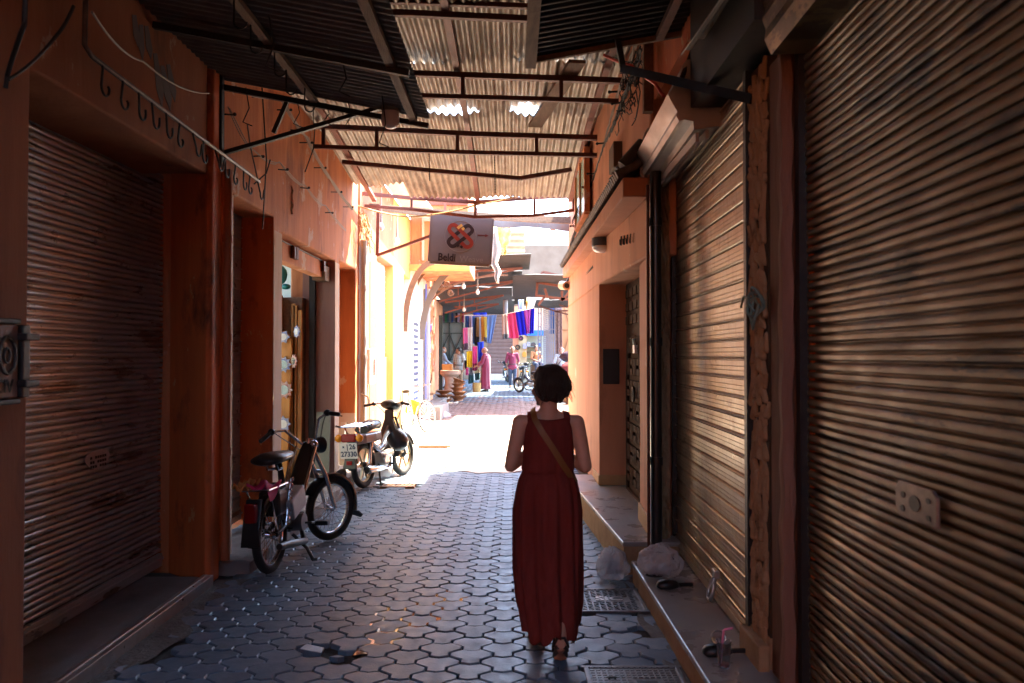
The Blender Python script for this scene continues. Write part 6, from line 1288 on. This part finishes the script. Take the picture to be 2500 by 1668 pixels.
mb = bagmesh((1.07,5.37,.24), .05, (.6,.7,1.2), 27, 18); solo('bag_contents', mb, blackpl, 'upright dark lump inside the right side of the clear plastic bag', 'rubbish', smooth=60)
def padlock(label, x, y, z, ang):
    t = thing('floor_lock', label, 'lock', (x, y, z), ang, 'black shutter locks on the stone step')
    mb = MB(); mb.loft([[V((xx, w_*math.cos(a), h*max(-.3, math.sin(a))+.012)) for a in [k*math.pi/6 for k in range(12)]] for xx, w_, h in ((-.10,.018,.015),(-.085,.04,.035),(-.02,.046,.042),(.03,.03,.03),(.05,.012,.012))]); mb.build('body', blackpl, t, world=False, smooth=60)
    mb = MB(); mb.box(.03,.14,-.012,.012,.006,.026); mb.build('bolt', blackst, t, world=False, bevel=.004)
padlock('black shutter lock on the step beside the clear bag', 1.03, 5.17, .152, R(6)); padlock('black shutter lock on the step behind the plastic cup', 1.055, 4.02, .152, R(4))
t = thing('plastic_cup', 'clear plastic cup with a dome lid and pink drink dregs on the step', 'cup', (1.02, 3.86, .151))
cupm = M('clear_cup', (.92,.90,.92), rough=.06, trans=.9, ior=1.2)
mb = MB(); mb.lathe([(.026,.001),(.030,.06),(.036,.125),(.038,.128),(.038,.124),(.034,.12),(.028,.06),(.024,.004)], 24); mb.build('cup', cupm, t, world=False, smooth=50)
mb = MB(); mb.lathe([(.023,.005),(.025,.018)], 20); mb.build('drink', M('pink_drink', (.45,.03,.045), rough=.3), t, world=False)
mb = MB(); mb.lathe([(.040,.0),(.040,.008),(.036,.022),(.022,.036),(.008,.04)], 22, Matrix.Translation((-.012,.045,.118)) @ Matrix.Rotation(R(-50), 4, 'X')); mb.build('dome_lid', cupm, t, world=False, smooth=60)
mb = MB(); mb.tube([(-.020,-.005,.01),(-.008,.0,.10),(.0,.003,.172),(.006,.004,.178),(.045,.006,.184)], .0062, 8); mb.build('straw', M('pink_straw', (.72,.22,.36), rough=.4), t, world=False, smooth=60)
for k, (x, y, r, lab) in enumerate(((1.08,3.42,.045,'crumpled grey wrapper at the near end of the stone step'),(1.03,3.36,.032,'smaller crumpled wrapper at the near end of the stone step'))):
    mb = bagmesh((x, y, .17), r, (1.5,.9,.6), 40+k, 16); solo('wrapper', mb, M('foil_wrapper', (.28,.27,.27), rough=.35, metal=.3) if k == 0 else bpy.data.materials['foil_wrapper'], lab, 'litter')
mb = MB()
for ph in range(3):
    mb.tube([(1.19-.025*math.sin(a+ph), 3.86+.05*math.cos(a)+ph*.02, 1.93+.05*math.sin(a)-ph*.02) for a in [k*math.pi/6 for k in range(13)]], .007, 6)
mb.tube([(1.19,3.84,1.90),(1.175,3.86,1.82),(1.18,3.9,1.78),(1.175,3.92,1.84),(1.19,3.92,1.92)], .007, 6); mb.tube([(1.19,3.95,1.93),(1.18,4.05,1.95),(1.185,4.12,1.90)], .006, 6)
solo('rope_tie', mb, M('teal_rope', (.12,.20,.18), (.2,.28,.24), .9, scale=30), 'faded teal rope tied round the carved column', 'rope', smooth=60)
# ================================================================ FAR END OF THE ALLEY
b = thing('shop_building', 'pink wall with hung textiles on the far left of the alley', 'building', (-3, 24, 0))
mb = MB(); mb.box(-3.4, -2.34, 20.41, 23.6, 0, 4.2); mb.box(-3.4,-2.5,23.6,26.2,2.9,4.2); mb.box(-3.6,-3.05,26.2,35,0,4.2); mb.build('wall', pinkpl, b)
mb = MB(); mb.box(-3.4,-2.75,23.6,26.2,0,2.9); mb.build('opening_shade_block', blackst, b)  # solid black block stands in for the unlit inside of the doorway
mb = MB(); mb.box(-2.34,-2.0,20.9,26.5,gz(21),gz(21)+.26); solo('stone_step', mb, stone, 'stone step under the hung textiles', 'step', bevel=.02)
carpet = [M('kilim_'+n, a, b_, .9, scale=sc0, c3=c_, s3=3.5, t3=.54) for n, a, b_, c_, sc0 in (('red', (.42,.05,.03), (.50,.20,.06), (.62,.5,.36), 4), ('blue', (.06,.06,.30), (.45,.10,.12), (.6,.52,.4), 5), ('ochre', (.55,.25,.07), (.40,.07,.05), (.06,.2,.08), 4), ('tan', (.58,.34,.18), (.5,.24,.1), (.3,.1,.06), 3))]
for i, (y0, y1, z0, z1, m) in enumerate(((20.7,21.6,2.5,3.7,2),(21.0,22.3,1.75,2.55,1),(21.7,22.9,2.3,3.5,0),(22.0,23.3,1.2,2.3,0),(21.0,22.0,.95,1.75,2),(22.2,23.2,.55,1.35,3))):
    mb = MB(); mb.grid(lambda u, v: (-2.28+.05*math.sin(u*9+v*4+i), y0+u*(y1-y0), z0+v*(z1-z0)+.03*math.sin(u*6)), 16, 12)
    solo('hung_textile', mb, carpet[m], ['ochre textile hung highest on the pink wall','blue patterned textile below the ochre one','red textile hung high near the dark opening','red and white textile over the dark opening edge','ochre and green textile low on the pink wall','tan cloth hanging lowest beside the opening'][i], 'textile', 'textiles on the pink wall', solid=.01, smooth=60)
# glass door post + green metal doors
dkteal = M('dark_teal_metal', (.03,.05,.05), rough=.4, metal=.3)
t = thing('steel_door_frame', 'dark teal steel door frame beside the man in blue grey', 'door frame', (-2.75, 31.2, 0))
mb = MB(); mb.bar(at(1077,955,31.2), at(1078,770,31.2), .10); mb.bar(at(1073,955,31.6), at(1073,770,31.6), .05); mb.build('post', dkteal, t)
t = thing('green_metal_door', 'grey green metal double door with braced panels', 'door', at(1105, 945, 35.2))
pg = at(1079,950,35.2); ph = at(1131,766,35.2)
mb = MB(); mb.box(pg.x, ph.x, 35.2, 35.3, pg.z, at(1100,788,35.2).z); mb.build('panel', M('grey_green_metal', (.12,.15,.145), (.16,.19,.18), .5, .2, scale=4), t)
mb = MB()
for a, b_ in (((1097,945),(1097,770)),((1079,814),(1130,814)),((1079,878),(1130,878)),((1098,816),(1129,900)),((1129,816),(1099,880)),((1097,816),(1079,855)),((1080,840),(1097,880)),((1130,945),(1130,788)),((1079,788),(1131,788))): mb.bar(at(*a,35.15), at(*b_,35.15), .06, .04)
mb.build('brace', dkteal, t)
def hung(label, x0t, x1t, x0b, x1b, yt0, yt1, yb, Y, mat, cat='scarf', grp='scarves and cloths hung at the far end', low=None):
    i_ = abs(hash(label)) % 7; ph_ = (x0t*1.7) % 6
    def fn(u, v):
        x = (x0t+(x1t-x0t)*u)*(1-v)+(x0b+(x1b-x0b)*u)*v; y = (yt0+(yt1-yt0)*u)*(1-v)+yb*v+.8*math.sin(u*5+ph_)*v
        return at(x, y, Y)+V((0, .04*math.sin(u*12+ph_)*(.3+v), 0))
    mb = MB(); mb.grid(fn, 10, 10); ms = [mat]
    if low is not None:
        ms.append(low[0])
        for k in range(len(mb.mi)): mb.mi[k] = 1 if (k//10)/10 >= low[1] else 0
    return solo('hung_cloth', mb, ms, label, cat, grp, solid=.012, smooth=60)
fab = lambda n, c: M('fabric_'+n, c, tuple(x*.8 for x in c), .85, scale=6, stretch=(6,6,.5))
F_ = {n: fab(n, c) for n, c in dict(pink=(.62,.14,.38), plum=(.12,.08,.14), white=(.62,.58,.55), navy=(.02,.07,.22), mauve=(.36,.26,.36), blue=(.05,.15,.42), black=(.012,.012,.016), tan=(.36,.20,.07), pale=(.45,.52,.62), orange=(.62,.27,.03), yellow=(.70,.55,.12), lblue=(.15,.28,.60), magenta=(.62,.05,.24), maroon=(.25,.02,.07), royal=(.012,.05,.62), bright=(.75,.52,.02), grey=(.14,.14,.17), beige=(.60,.42,.38), hot=(.75,.06,.20), cobalt=(.012,.01,.62), violet=(.62,.10,.52), green=(.03,.16,.09), teal=(.03,.10,.12), cream=(.62,.55,.34)).items()}
L_ = 31.8
for a in (('navy scarf hung at the left of the far line',1136,1145,1136,1145,771,771,800,L_+.3,F_['navy']),('mauve scarf hung beside the navy one',1145,1153,1145,1153,771,772,802,L_+.3,F_['mauve']),('pink scarf with a plum end, hung leftmost',1130,1142,1131,1142,801,800,855,L_-.1,F_['pink'],'scarf','scarves and cloths hung at the far end',(F_['plum'],.66)),
    ('white scarf hung right of the pink one',1142,1154,1143,1154,800,799,856,L_-.1,F_['white']),('mid blue scarf hung behind the white one',1153.5,1160,1153.5,1160,772,772,840,L_+.1,F_['blue']),('black scarf hung in the middle of the far line',1159.5,1164.5,1159,1168,775,775,845,L_,F_['black']),('tan scarf with a black end',1164,1170,1163,1169,776,776,842,L_-.02,F_['tan'],'scarf','scarves and cloths hung at the far end',(F_['black'],.7)),
    ('pale blue thin scarf beside the orange one',1169.5,1174.5,1170,1174,774,774,838,L_,F_['pale']),('orange scarf hung right of the pale blue one',1174.5,1181,1175,1181,774,773,833,L_,F_['orange']),('yellow scarf with a grey end',1181,1188.5,1182,1189,773,773,836,L_,F_['yellow'],'scarf','scarves and cloths hung at the far end',(F_['grey'],.72)),
    ('big light blue cloth draped at the end of the far line',1188.5,1213,1190,1199,770,769,838,L_-.2,F_['lblue']),('bright yellow cloth with a dark square, low in the display',1139,1153,1140,1153,858,857,897,L_-.4,F_['bright']),('grey cloth below the yellow one',1146,1153,1146,1154,898,898,916,L_-.4,F_['grey']),('magenta cloth with a maroon end, low in the display',1154,1165,1154,1165,846,846,905,L_-.5,F_['magenta'],'scarf','scarves and cloths hung at the far end',(F_['maroon'],.64)),
    ('royal blue cloth low in the display',1166,1181,1167,1180,836,834,884,L_-.3,F_['royal']),('royal blue bundle hung at the top of the display',1155,1188,1156,1188,764,763,773,L_+.6,F_['royal']),('magenta hem cloth at the bottom left of the display',1138,1144,1137,1143,898,898,916,L_-.3,F_['magenta']),('dark teal skirt at the bottom of the display',1144,1156,1143,1158,912,912,936,L_-.2,F_['teal']),('cream and teal cloth over the basket',1158,1171,1160,1172,900,900,928,L_-.3,F_['cream'],'scarf','scarves and cloths hung at the far end',(F_['teal'],.4)),('black trousers hung at the left of the display',1134,1141,1134,1140,880,880,902,L_-.1,F_['black'])):
    hung(*a)
for i, c in enumerate(('plum','green','teal','grey','navy','grey','black','mauve','tan','maroon')):
    hung(['plum','bottle green','dark teal','grey','deep navy','second grey','black','mauve','tan','maroon'][i]+' garment in the dark row above the green door', 1081+i*5.2, 1086+i*5.2, 1081+i*5.2, 1086+i*5.2, 764, 764, 787, 34.7, F_[c], 'garment', 'garments above the green door')
L_ = 29.6; top = lambda x: 769-(x-1226)*.205
for lab, a, b_, c_, d, yb, m, lw in (('beige cloth with a dark end on the bright right line',1226,1238.5,1227,1243,828,'beige',(F_['grey'],.74)),('hot pink cloth on the bright right line',1238.5,1257.5,1243,1267,826,'hot',None),('cobalt blue cloth in the middle of the bright right line',1257.5,1278.5,1267,1286,819,'cobalt',None),('violet pink cloth on the bright right line',1278.5,1296,1286,1292,815,'violet',None),('cobalt blue cloth at the right end of the line',1296,1305,1293,1303,815,'cobalt',None)):
    hung(lab, a, b_, c_, d, top(a), top(b_), yb, L_, F_[m], 'cloth', 'bright cloths on the right line', lw)
mb = MB(); mb.tube([at(1133,771,31.9), at(1215,769,31.6), at(1226,769,29.6), at(1306,752,29.6)], .012, 5); solo('clothes_line', mb, whitepnt, 'white line carrying the hung scarves and cloths', 'line')
mb = MB(); mb.tube([at(1234,770,31), at(1234,728,31)], .10, 10); solo('post', mb, M('grey_post', (.25,.24,.23), rough=.6), 'grey post behind the hung cloths', 'post')
# far walls
b = thing('shop_building', 'far shop front with a rosy brown roller shutter closing the view', 'building', (0, 42.3, 0))
mb = MB(); mb.box(-6, at(1190,800,42.2).x, 42.2, 42.8, 0, 7.5); mb.box(at(1190,800,42.2).x, at(1258,800,42.2).x, 42.25, 42.8, 4.0, 7.5); mb.box(at(1258,800,42.2).x, 8, 42.2, 42.8, 0, 7.5); mb.box(at(1190,800,42.2).x, at(1258,800,42.2).x, 42.6, 42.8, 0, 4.0); mb.build('wall', M('far_tan_plaster', (.26,.18,.13), (.2,.13,.09), .85, scale=1.5), b)
mb = MB(); mb.box(-2.2, 1.0, 41.5, 42.2, 0, gz(42)+.32); solo('stone_step', mb, whitepl, 'white stone step below the far rosy shutter', 'step', bevel=.02)
q0, q1 = at(1190,905,42.2), at(1257,772,42.2)
s7 = shutter('roller_shutter', 'rosy brown roller shutter at the far end of the alley', (q1.x, 42.24, gz(42)), R(180), q1.x-q0.x, 3.6, .20, 'round', slatB, 'closed roller shutters', z0=.35, seed=50, rails=False)
b = thing('craft_shop', 'pink and cream craft shop with a pale green inside on the far right', 'shop', (.9, 38, 0))
X_ = lambda x, Y: at(x, 868, Y).x
mb = MB(); mb.box(X_(1252,38), X_(1266,38), 37.9, 38.5, 0, 4.0); mb.build('pink_pillar', pinkpl, b)
mb = MB(); mb.box(X_(1266,38), X_(1286,38), 37.9, 38.5, 0, 4.0); mb.build('cream_pillar', M('cream_plaster', (.62,.5,.30), (.55,.42,.24), .8, scale=3), b)
mb = MB(); mb.box(X_(1286,38), X_(1335,38), 38.3, 38.5, 0, at(1300,820,38).z); mb.build('back_wall', M('pale_green_wall', (.36,.44,.38), (.30,.38,.33), .8, scale=3), b)
mb = MB(); mb.box(X_(1284,38), X_(1326,38), 37.75, 37.89, at(1300,820,38).z, at(1300,807,38).z); mb.build('blue_fascia', M('blue_fascia', (.02,.16,.48), rough=.5), b)
mb = MB(); mb.box(X_(1286,38), X_(1340,38), 37.9, 38.5, at(1300,807,38).z, 4.6); mb.build('upper_wall', M('peach_wall', (.6,.38,.22), (.62,.5,.38), .8, scale=2), b)
mb = MB()
for y in (848, 859, 875): p = at(1286, y, 38); mb.box(X_(1286,38), X_(1322,38), 38.0, 38.3, p.z-.03, p.z)
mb.build('shelf', wood, b)
for i, (x, y, sx, sy, m, lab) in enumerate(((1290,840,8,11,cerblue,'blue arched lantern on the craft shop shelf'),(1302,841,12,10,greypl,'row of grey pots on the craft shop shelf'),(1318,842,9,9,F_['blue'],'blue box on the craft shop shelf'),(1281,845,9,13,cerblue,'arched blue mirror on the cream pillar'),(1280,865,10,13,M('orange_arch', (.62,.3,.05), rough=.5),'orange arched ornament on the cream pillar'),(1305,872,6,9,blackpl,'dark pot on the low craft shop shelf'))):
    p = at(x, y+sy/2, 37.85); w_, h_ = sx/1944*38/2, sy/1944*38; mb = MB(); mb.prism([(-w_,0),(w_,0)]+[(w_*math.cos(a), h_*.55+h_*.45*math.sin(a)) for a in [k*math.pi/8 for k in range(9)]], 0, .12, frame(p, (1,0,0), (0,0,1), (0,-1,0))); solo('craft_item', mb, m, lab, 'craft item', 'craft goods at the far shop', bevel=.01)
for i, (x, y, r, lab) in enumerate(((1264,848,6.5,'round dark rimmed plate on the pink pillar'),(1272,826,6,'round painted plate half behind the cobalt cloth'))):
    t = thing('wall_plate', lab, 'plate', at(x, y, 37.85), 0, 'craft goods at the far shop'); rr = r/1944*38
    T_ = Matrix.Rotation(R(90), 4, 'X'); mb = MB(); mb.lathe([(rr*.2,.02),(rr*.65,.03),(rr,.06),(rr,.04),(rr*.6,0)], 20, T_); mb.build('dish', M('painted_plate', (.45,.3,.16), (.12,.06,.03), .4, scale=20) if i == 0 else carpet[1], t, world=False); mb = MB(); mb.tube([T_ @ V((rr*.75*math.cos(a), rr*.75*math.sin(a), .06)) for a in [k*math.pi/8 for k in range(16)]], .03, 6, closed=True); mb.build('rim', blackst, t, world=False)
# lattice racks and hanging goods
t = thing('lattice_rack', 'tall grey wire display racks beside the craft shop', 'rack', at(1335, 900, 33.0)); mb = MB()
for x in (1314,1321,1328,1333,1338,1343,1348,1354): mb.bar(at(x,745,33), at(x,905,33), .05)
for y in range(765, 905, 33): mb.bar(at(1314,y,33), at(1321,y,33), .04); mb.bar(at(1338,y+6,33), at(1354,y+6,33), .04)
mb.build('frame', M('grey_violet_steel', (.20,.18,.22), rough=.5, metal=.4), t)
mb = MB()
for k in range(30): mb.bar(at(1328,748+k*5,33.02), at(1338,752+k*5,33.02), .025)
mb.build('mesh', bpy.data.materials['grey_violet_steel'], t)
hung('blue patterned cloth hung behind the wire racks',1341,1354,1341,1354,742,742,815,33.4,F_['blue'],'cloth','cloths by the wire racks'); hung('mauve brown beaded cloth beside the orange doors',1355,1372,1356,1373,745,745,890,33.2,M('beaded_cloth', (.36,.20,.16), (.12,.07,.08), .8, scale=22),'cloth','cloths by the wire racks'); hung('orange tassel hung above the bright line',1284,1289,1285,1287,735,735,757,30.5,F_['orange'],'cloth','cloths by the wire racks'); hung('pale blue cloth above the bright line',1265,1279,1266,1278,732,732,756,30.6,F_['pale'],'cloth','cloths by the wire racks')
t = thing('orange_metal_door', 'orange metal doors with star bracing on the far right', 'door', at(1394, 870, 34.0))
a, b_ = at(1370,905,34), at(1425,728,34); mb = MB(); mb.box(a.x, b_.x+1.5, 34, 34.2, 0, b_.z); mb.build('panel', M('orange_door_paint', (.58,.27,.12), (.52,.22,.09), .55, scale=3), t)
mb = MB(); c_ = (1394, 806)
for e in ((1374,742),(1394,735),(1413,745),(1373,806),(1415,806),(1376,862),(1396,870),(1413,860)): mb.bar(at(*c_,33.97), at(*e,33.97), .035, .03)
mb.build('brace', M('rust_orange_bar', (.30,.11,.04), rough=.5), t)

b = thing('shop_building', 'low sunlit wall behind the pink house on the right of the court', 'building', (3.0, 17, 0)); mb = MB(); mb.box(2.7, 3.1, 12.8, 22.3, 0, 2.6); mb.build('wall', pinkpl, b)
# goods on the right
for i, (x, y0, y1, w_, Y, m, lab) in enumerate(((1404,986,948,.30,24.6,M('log_bark', (.30,.15,.08), (.16,.08,.045), .8, scale=9, stretch=(3,3,.6), bump=.6),'rough log stool at the corner of the pink house'),)):
    a = at(x, y0, Y); z0 = gz(Y); hgt = at(x, y1, Y).z-z0; mb = MB(); mb.lathe([(w_*.95,0),(w_,.08),(w_*.92,hgt*.5),(w_*.97,hgt-.03),(w_*.9,hgt)], 18); o = solo('log_stool', mb, m, lab, 'stool', loc=(0,0,0), smooth=50); o.location = (a.x, Y, z0)
mb = MB(); p = at(1393, 975, 25.6); mb.box(p.x-.22, p.x+.5, 25.3, 25.9, gz(25.6), gz(25.6)+.62); solo('crate', mb, oranwood, 'wooden crate of sticks behind the log stool', 'crate', bevel=.02)
for i, (x0, y0, x1, y1) in enumerate(((1398,955,1404,905),(1405,952,1409,922),(1394,950,1386,928),(1413,945,1412,912))):
    mb = MB(); mb.tube([at(x0,y0,25.6), at(x1,y1,25.6)], [.045,.06], 8); solo('wooden_stick', mb, bowlwood if i != 3 else M('green_bottle', (.02,.09,.04), rough=.3), ['tall pale stick in the crate','short stick in the crate, second from the right','leaning stick at the left of the crate','dark green bottle in the crate'][i], 'stick' if i < 3 else 'bottle', 'sticks in the crate')
mb = bagmesh(at(1402,905,27.2), .48, (1.0,.8,.75), 61, 20); solo('cushion_pile', mb, M('maroon_leather', (.22,.05,.05), (.16,.035,.04), .5, scale=5), 'big maroon leather pouffe above the crate of sticks', 'pouffe', smooth=60)
mb = bagmesh(at(1402,872,27.6), .42, (1.1,.8,.55), 63, 20); solo('bundle', mb, M('dark_violet_bundle', (.06,.035,.06), rough=.5), 'dark violet bundle on top of the maroon pouffe', 'bundle', smooth=60)
mb = bagmesh(at(1412,845,27.9), .36, (.8,.8,1.2), 65, 20); solo('blue_sack', mb, F_['royal'], 'royal blue sack at the pink house corner', 'sack', smooth=60)
# stone basin, bowls and baskets on the left
t = thing('stone_basin', 'rough pink stone basin on a pedestal by the green door', 'basin', (at(1100,954,31).x, 30.9, gz(31)))
mb = MB(); mb.lathe([(.26,0),(.24,.12),(.19,.35),(.24,.58),(.30,.62)], 18); stn = M('rough_pink_stone', (.42,.25,.18), (.30,.17,.12), .85, scale=7, bump=.8, bscale=16); mb.build('pedestal', stn, t, world=False, smooth=40)
mb = MB(); mb.lathe([(.30,.62),(.40,.70),(.41,.84),(.36,.85),(.34,.76),(.2,.72)], 20); mb.build('bowl', stn, t, world=False, smooth=40)
mb = MB(); a = at(1080,905,31.3); b_ = at(1105,889,31.3); mb.box(a.x, b_.x, 31.1, 31.6, a.z, b_.z); solo('wooden_tray', mb, oranwood, 'orange wooden tray resting behind the stone basin', 'tray', bevel=.02)
def bowl(label, x, Y, z, r, h, foot, tilt=0, grp='carved wooden bowls on the paving'):
    mb = MB(); mb.lathe([(foot,0),(foot*.9,h*.25),(r*.6,h*.5),(r,h),(r*.96,h),(r*.55,h*.62),(.02,h*.5)], 24, Matrix.Rotation(tilt, 4, 'Y')); o = solo('wooden_bowl', mb, bowlwood, label, 'bowl', grp, loc=(0,0,0), smooth=50); o.location = (x, Y, z); return o
xb = X_(1119,26); z = gz(26)
for i, (r, h, dx, tl) in enumerate(((.30,.17,0,0),(.29,.15,.02,0),(.27,.16,-.02,0),(.25,.15,0,0),(.24,.16,-.03,.35))):
    bowl(['broad bottom bowl of the taller stack','second bowl up in the taller stack','third bowl up in the taller stack','fourth bowl up in the taller stack','tilted bowl on top of the taller stack'][i], xb+dx, 26, z, r, h, .16, tl); z += h*.88
xb = X_(1084,24.6); z = gz(24.6)
for i, (r, h) in enumerate(((.27,.16),(.28,.15),(.27,.14))): bowl(['footed bowl at the bottom of the lower stack','wide dish in the middle of the lower stack','wide dish on top of the lower stack'][i], xb, 24.6, z, r, h, .11); z += h*.9
bowl('wide footed bowl standing nearest on the paving', X_(1070,21.4), 21.4, gz(21.4), .29, .24, .12)
mb = MB(); mb.lathe([(.15,0),(.17,.2),(.16,.36),(.14,.36),(.13,.05)], 16); o = solo('basket', mb, M('wicker', (.45,.27,.09), (.32,.18,.06), .8, scale=22, bump=.6), 'small wicker basket below the hung cloths', 'basket', loc=(0,0,0), smooth=50); o.location = (X_(1164,31), 31, gz(31))
mb = bagmesh((X_(1077,20.0), 20.0, gz(20)+.06), .17, (1.4,.9,.6), 71, 16); solo('plastic_bag', mb, filmw, 'small white bag lying by the plinth in the court', 'bag', smooth=60)
mb = bagmesh((-1.75,10.75,.09), .12, (1.2,1,.8), 73, 16); solo('plastic_bag', mb, filmw, 'crumpled white bag under the silver moped engine', 'bag', smooth=60)
# far motorbikes: copies of the silver moped
for (x, y, Y, rz, lab) in ((1284,938,35.6,R(-6),'dark motorbike parked behind the man in the plum shirt'),(1240,930,39.0,R(6),'farthest motorbike in front of the rosy shutter'),(1322,950,30.0,R(50),'motorbike half hidden behind the woman, near the racks')):
    c = copy_tree(mopB); g = gl(x, y, Y); c.location = g; c.rotation_euler = (0, R(-4), rz); c['label'] = lab; c['group'] = 'motorbikes at the far end'
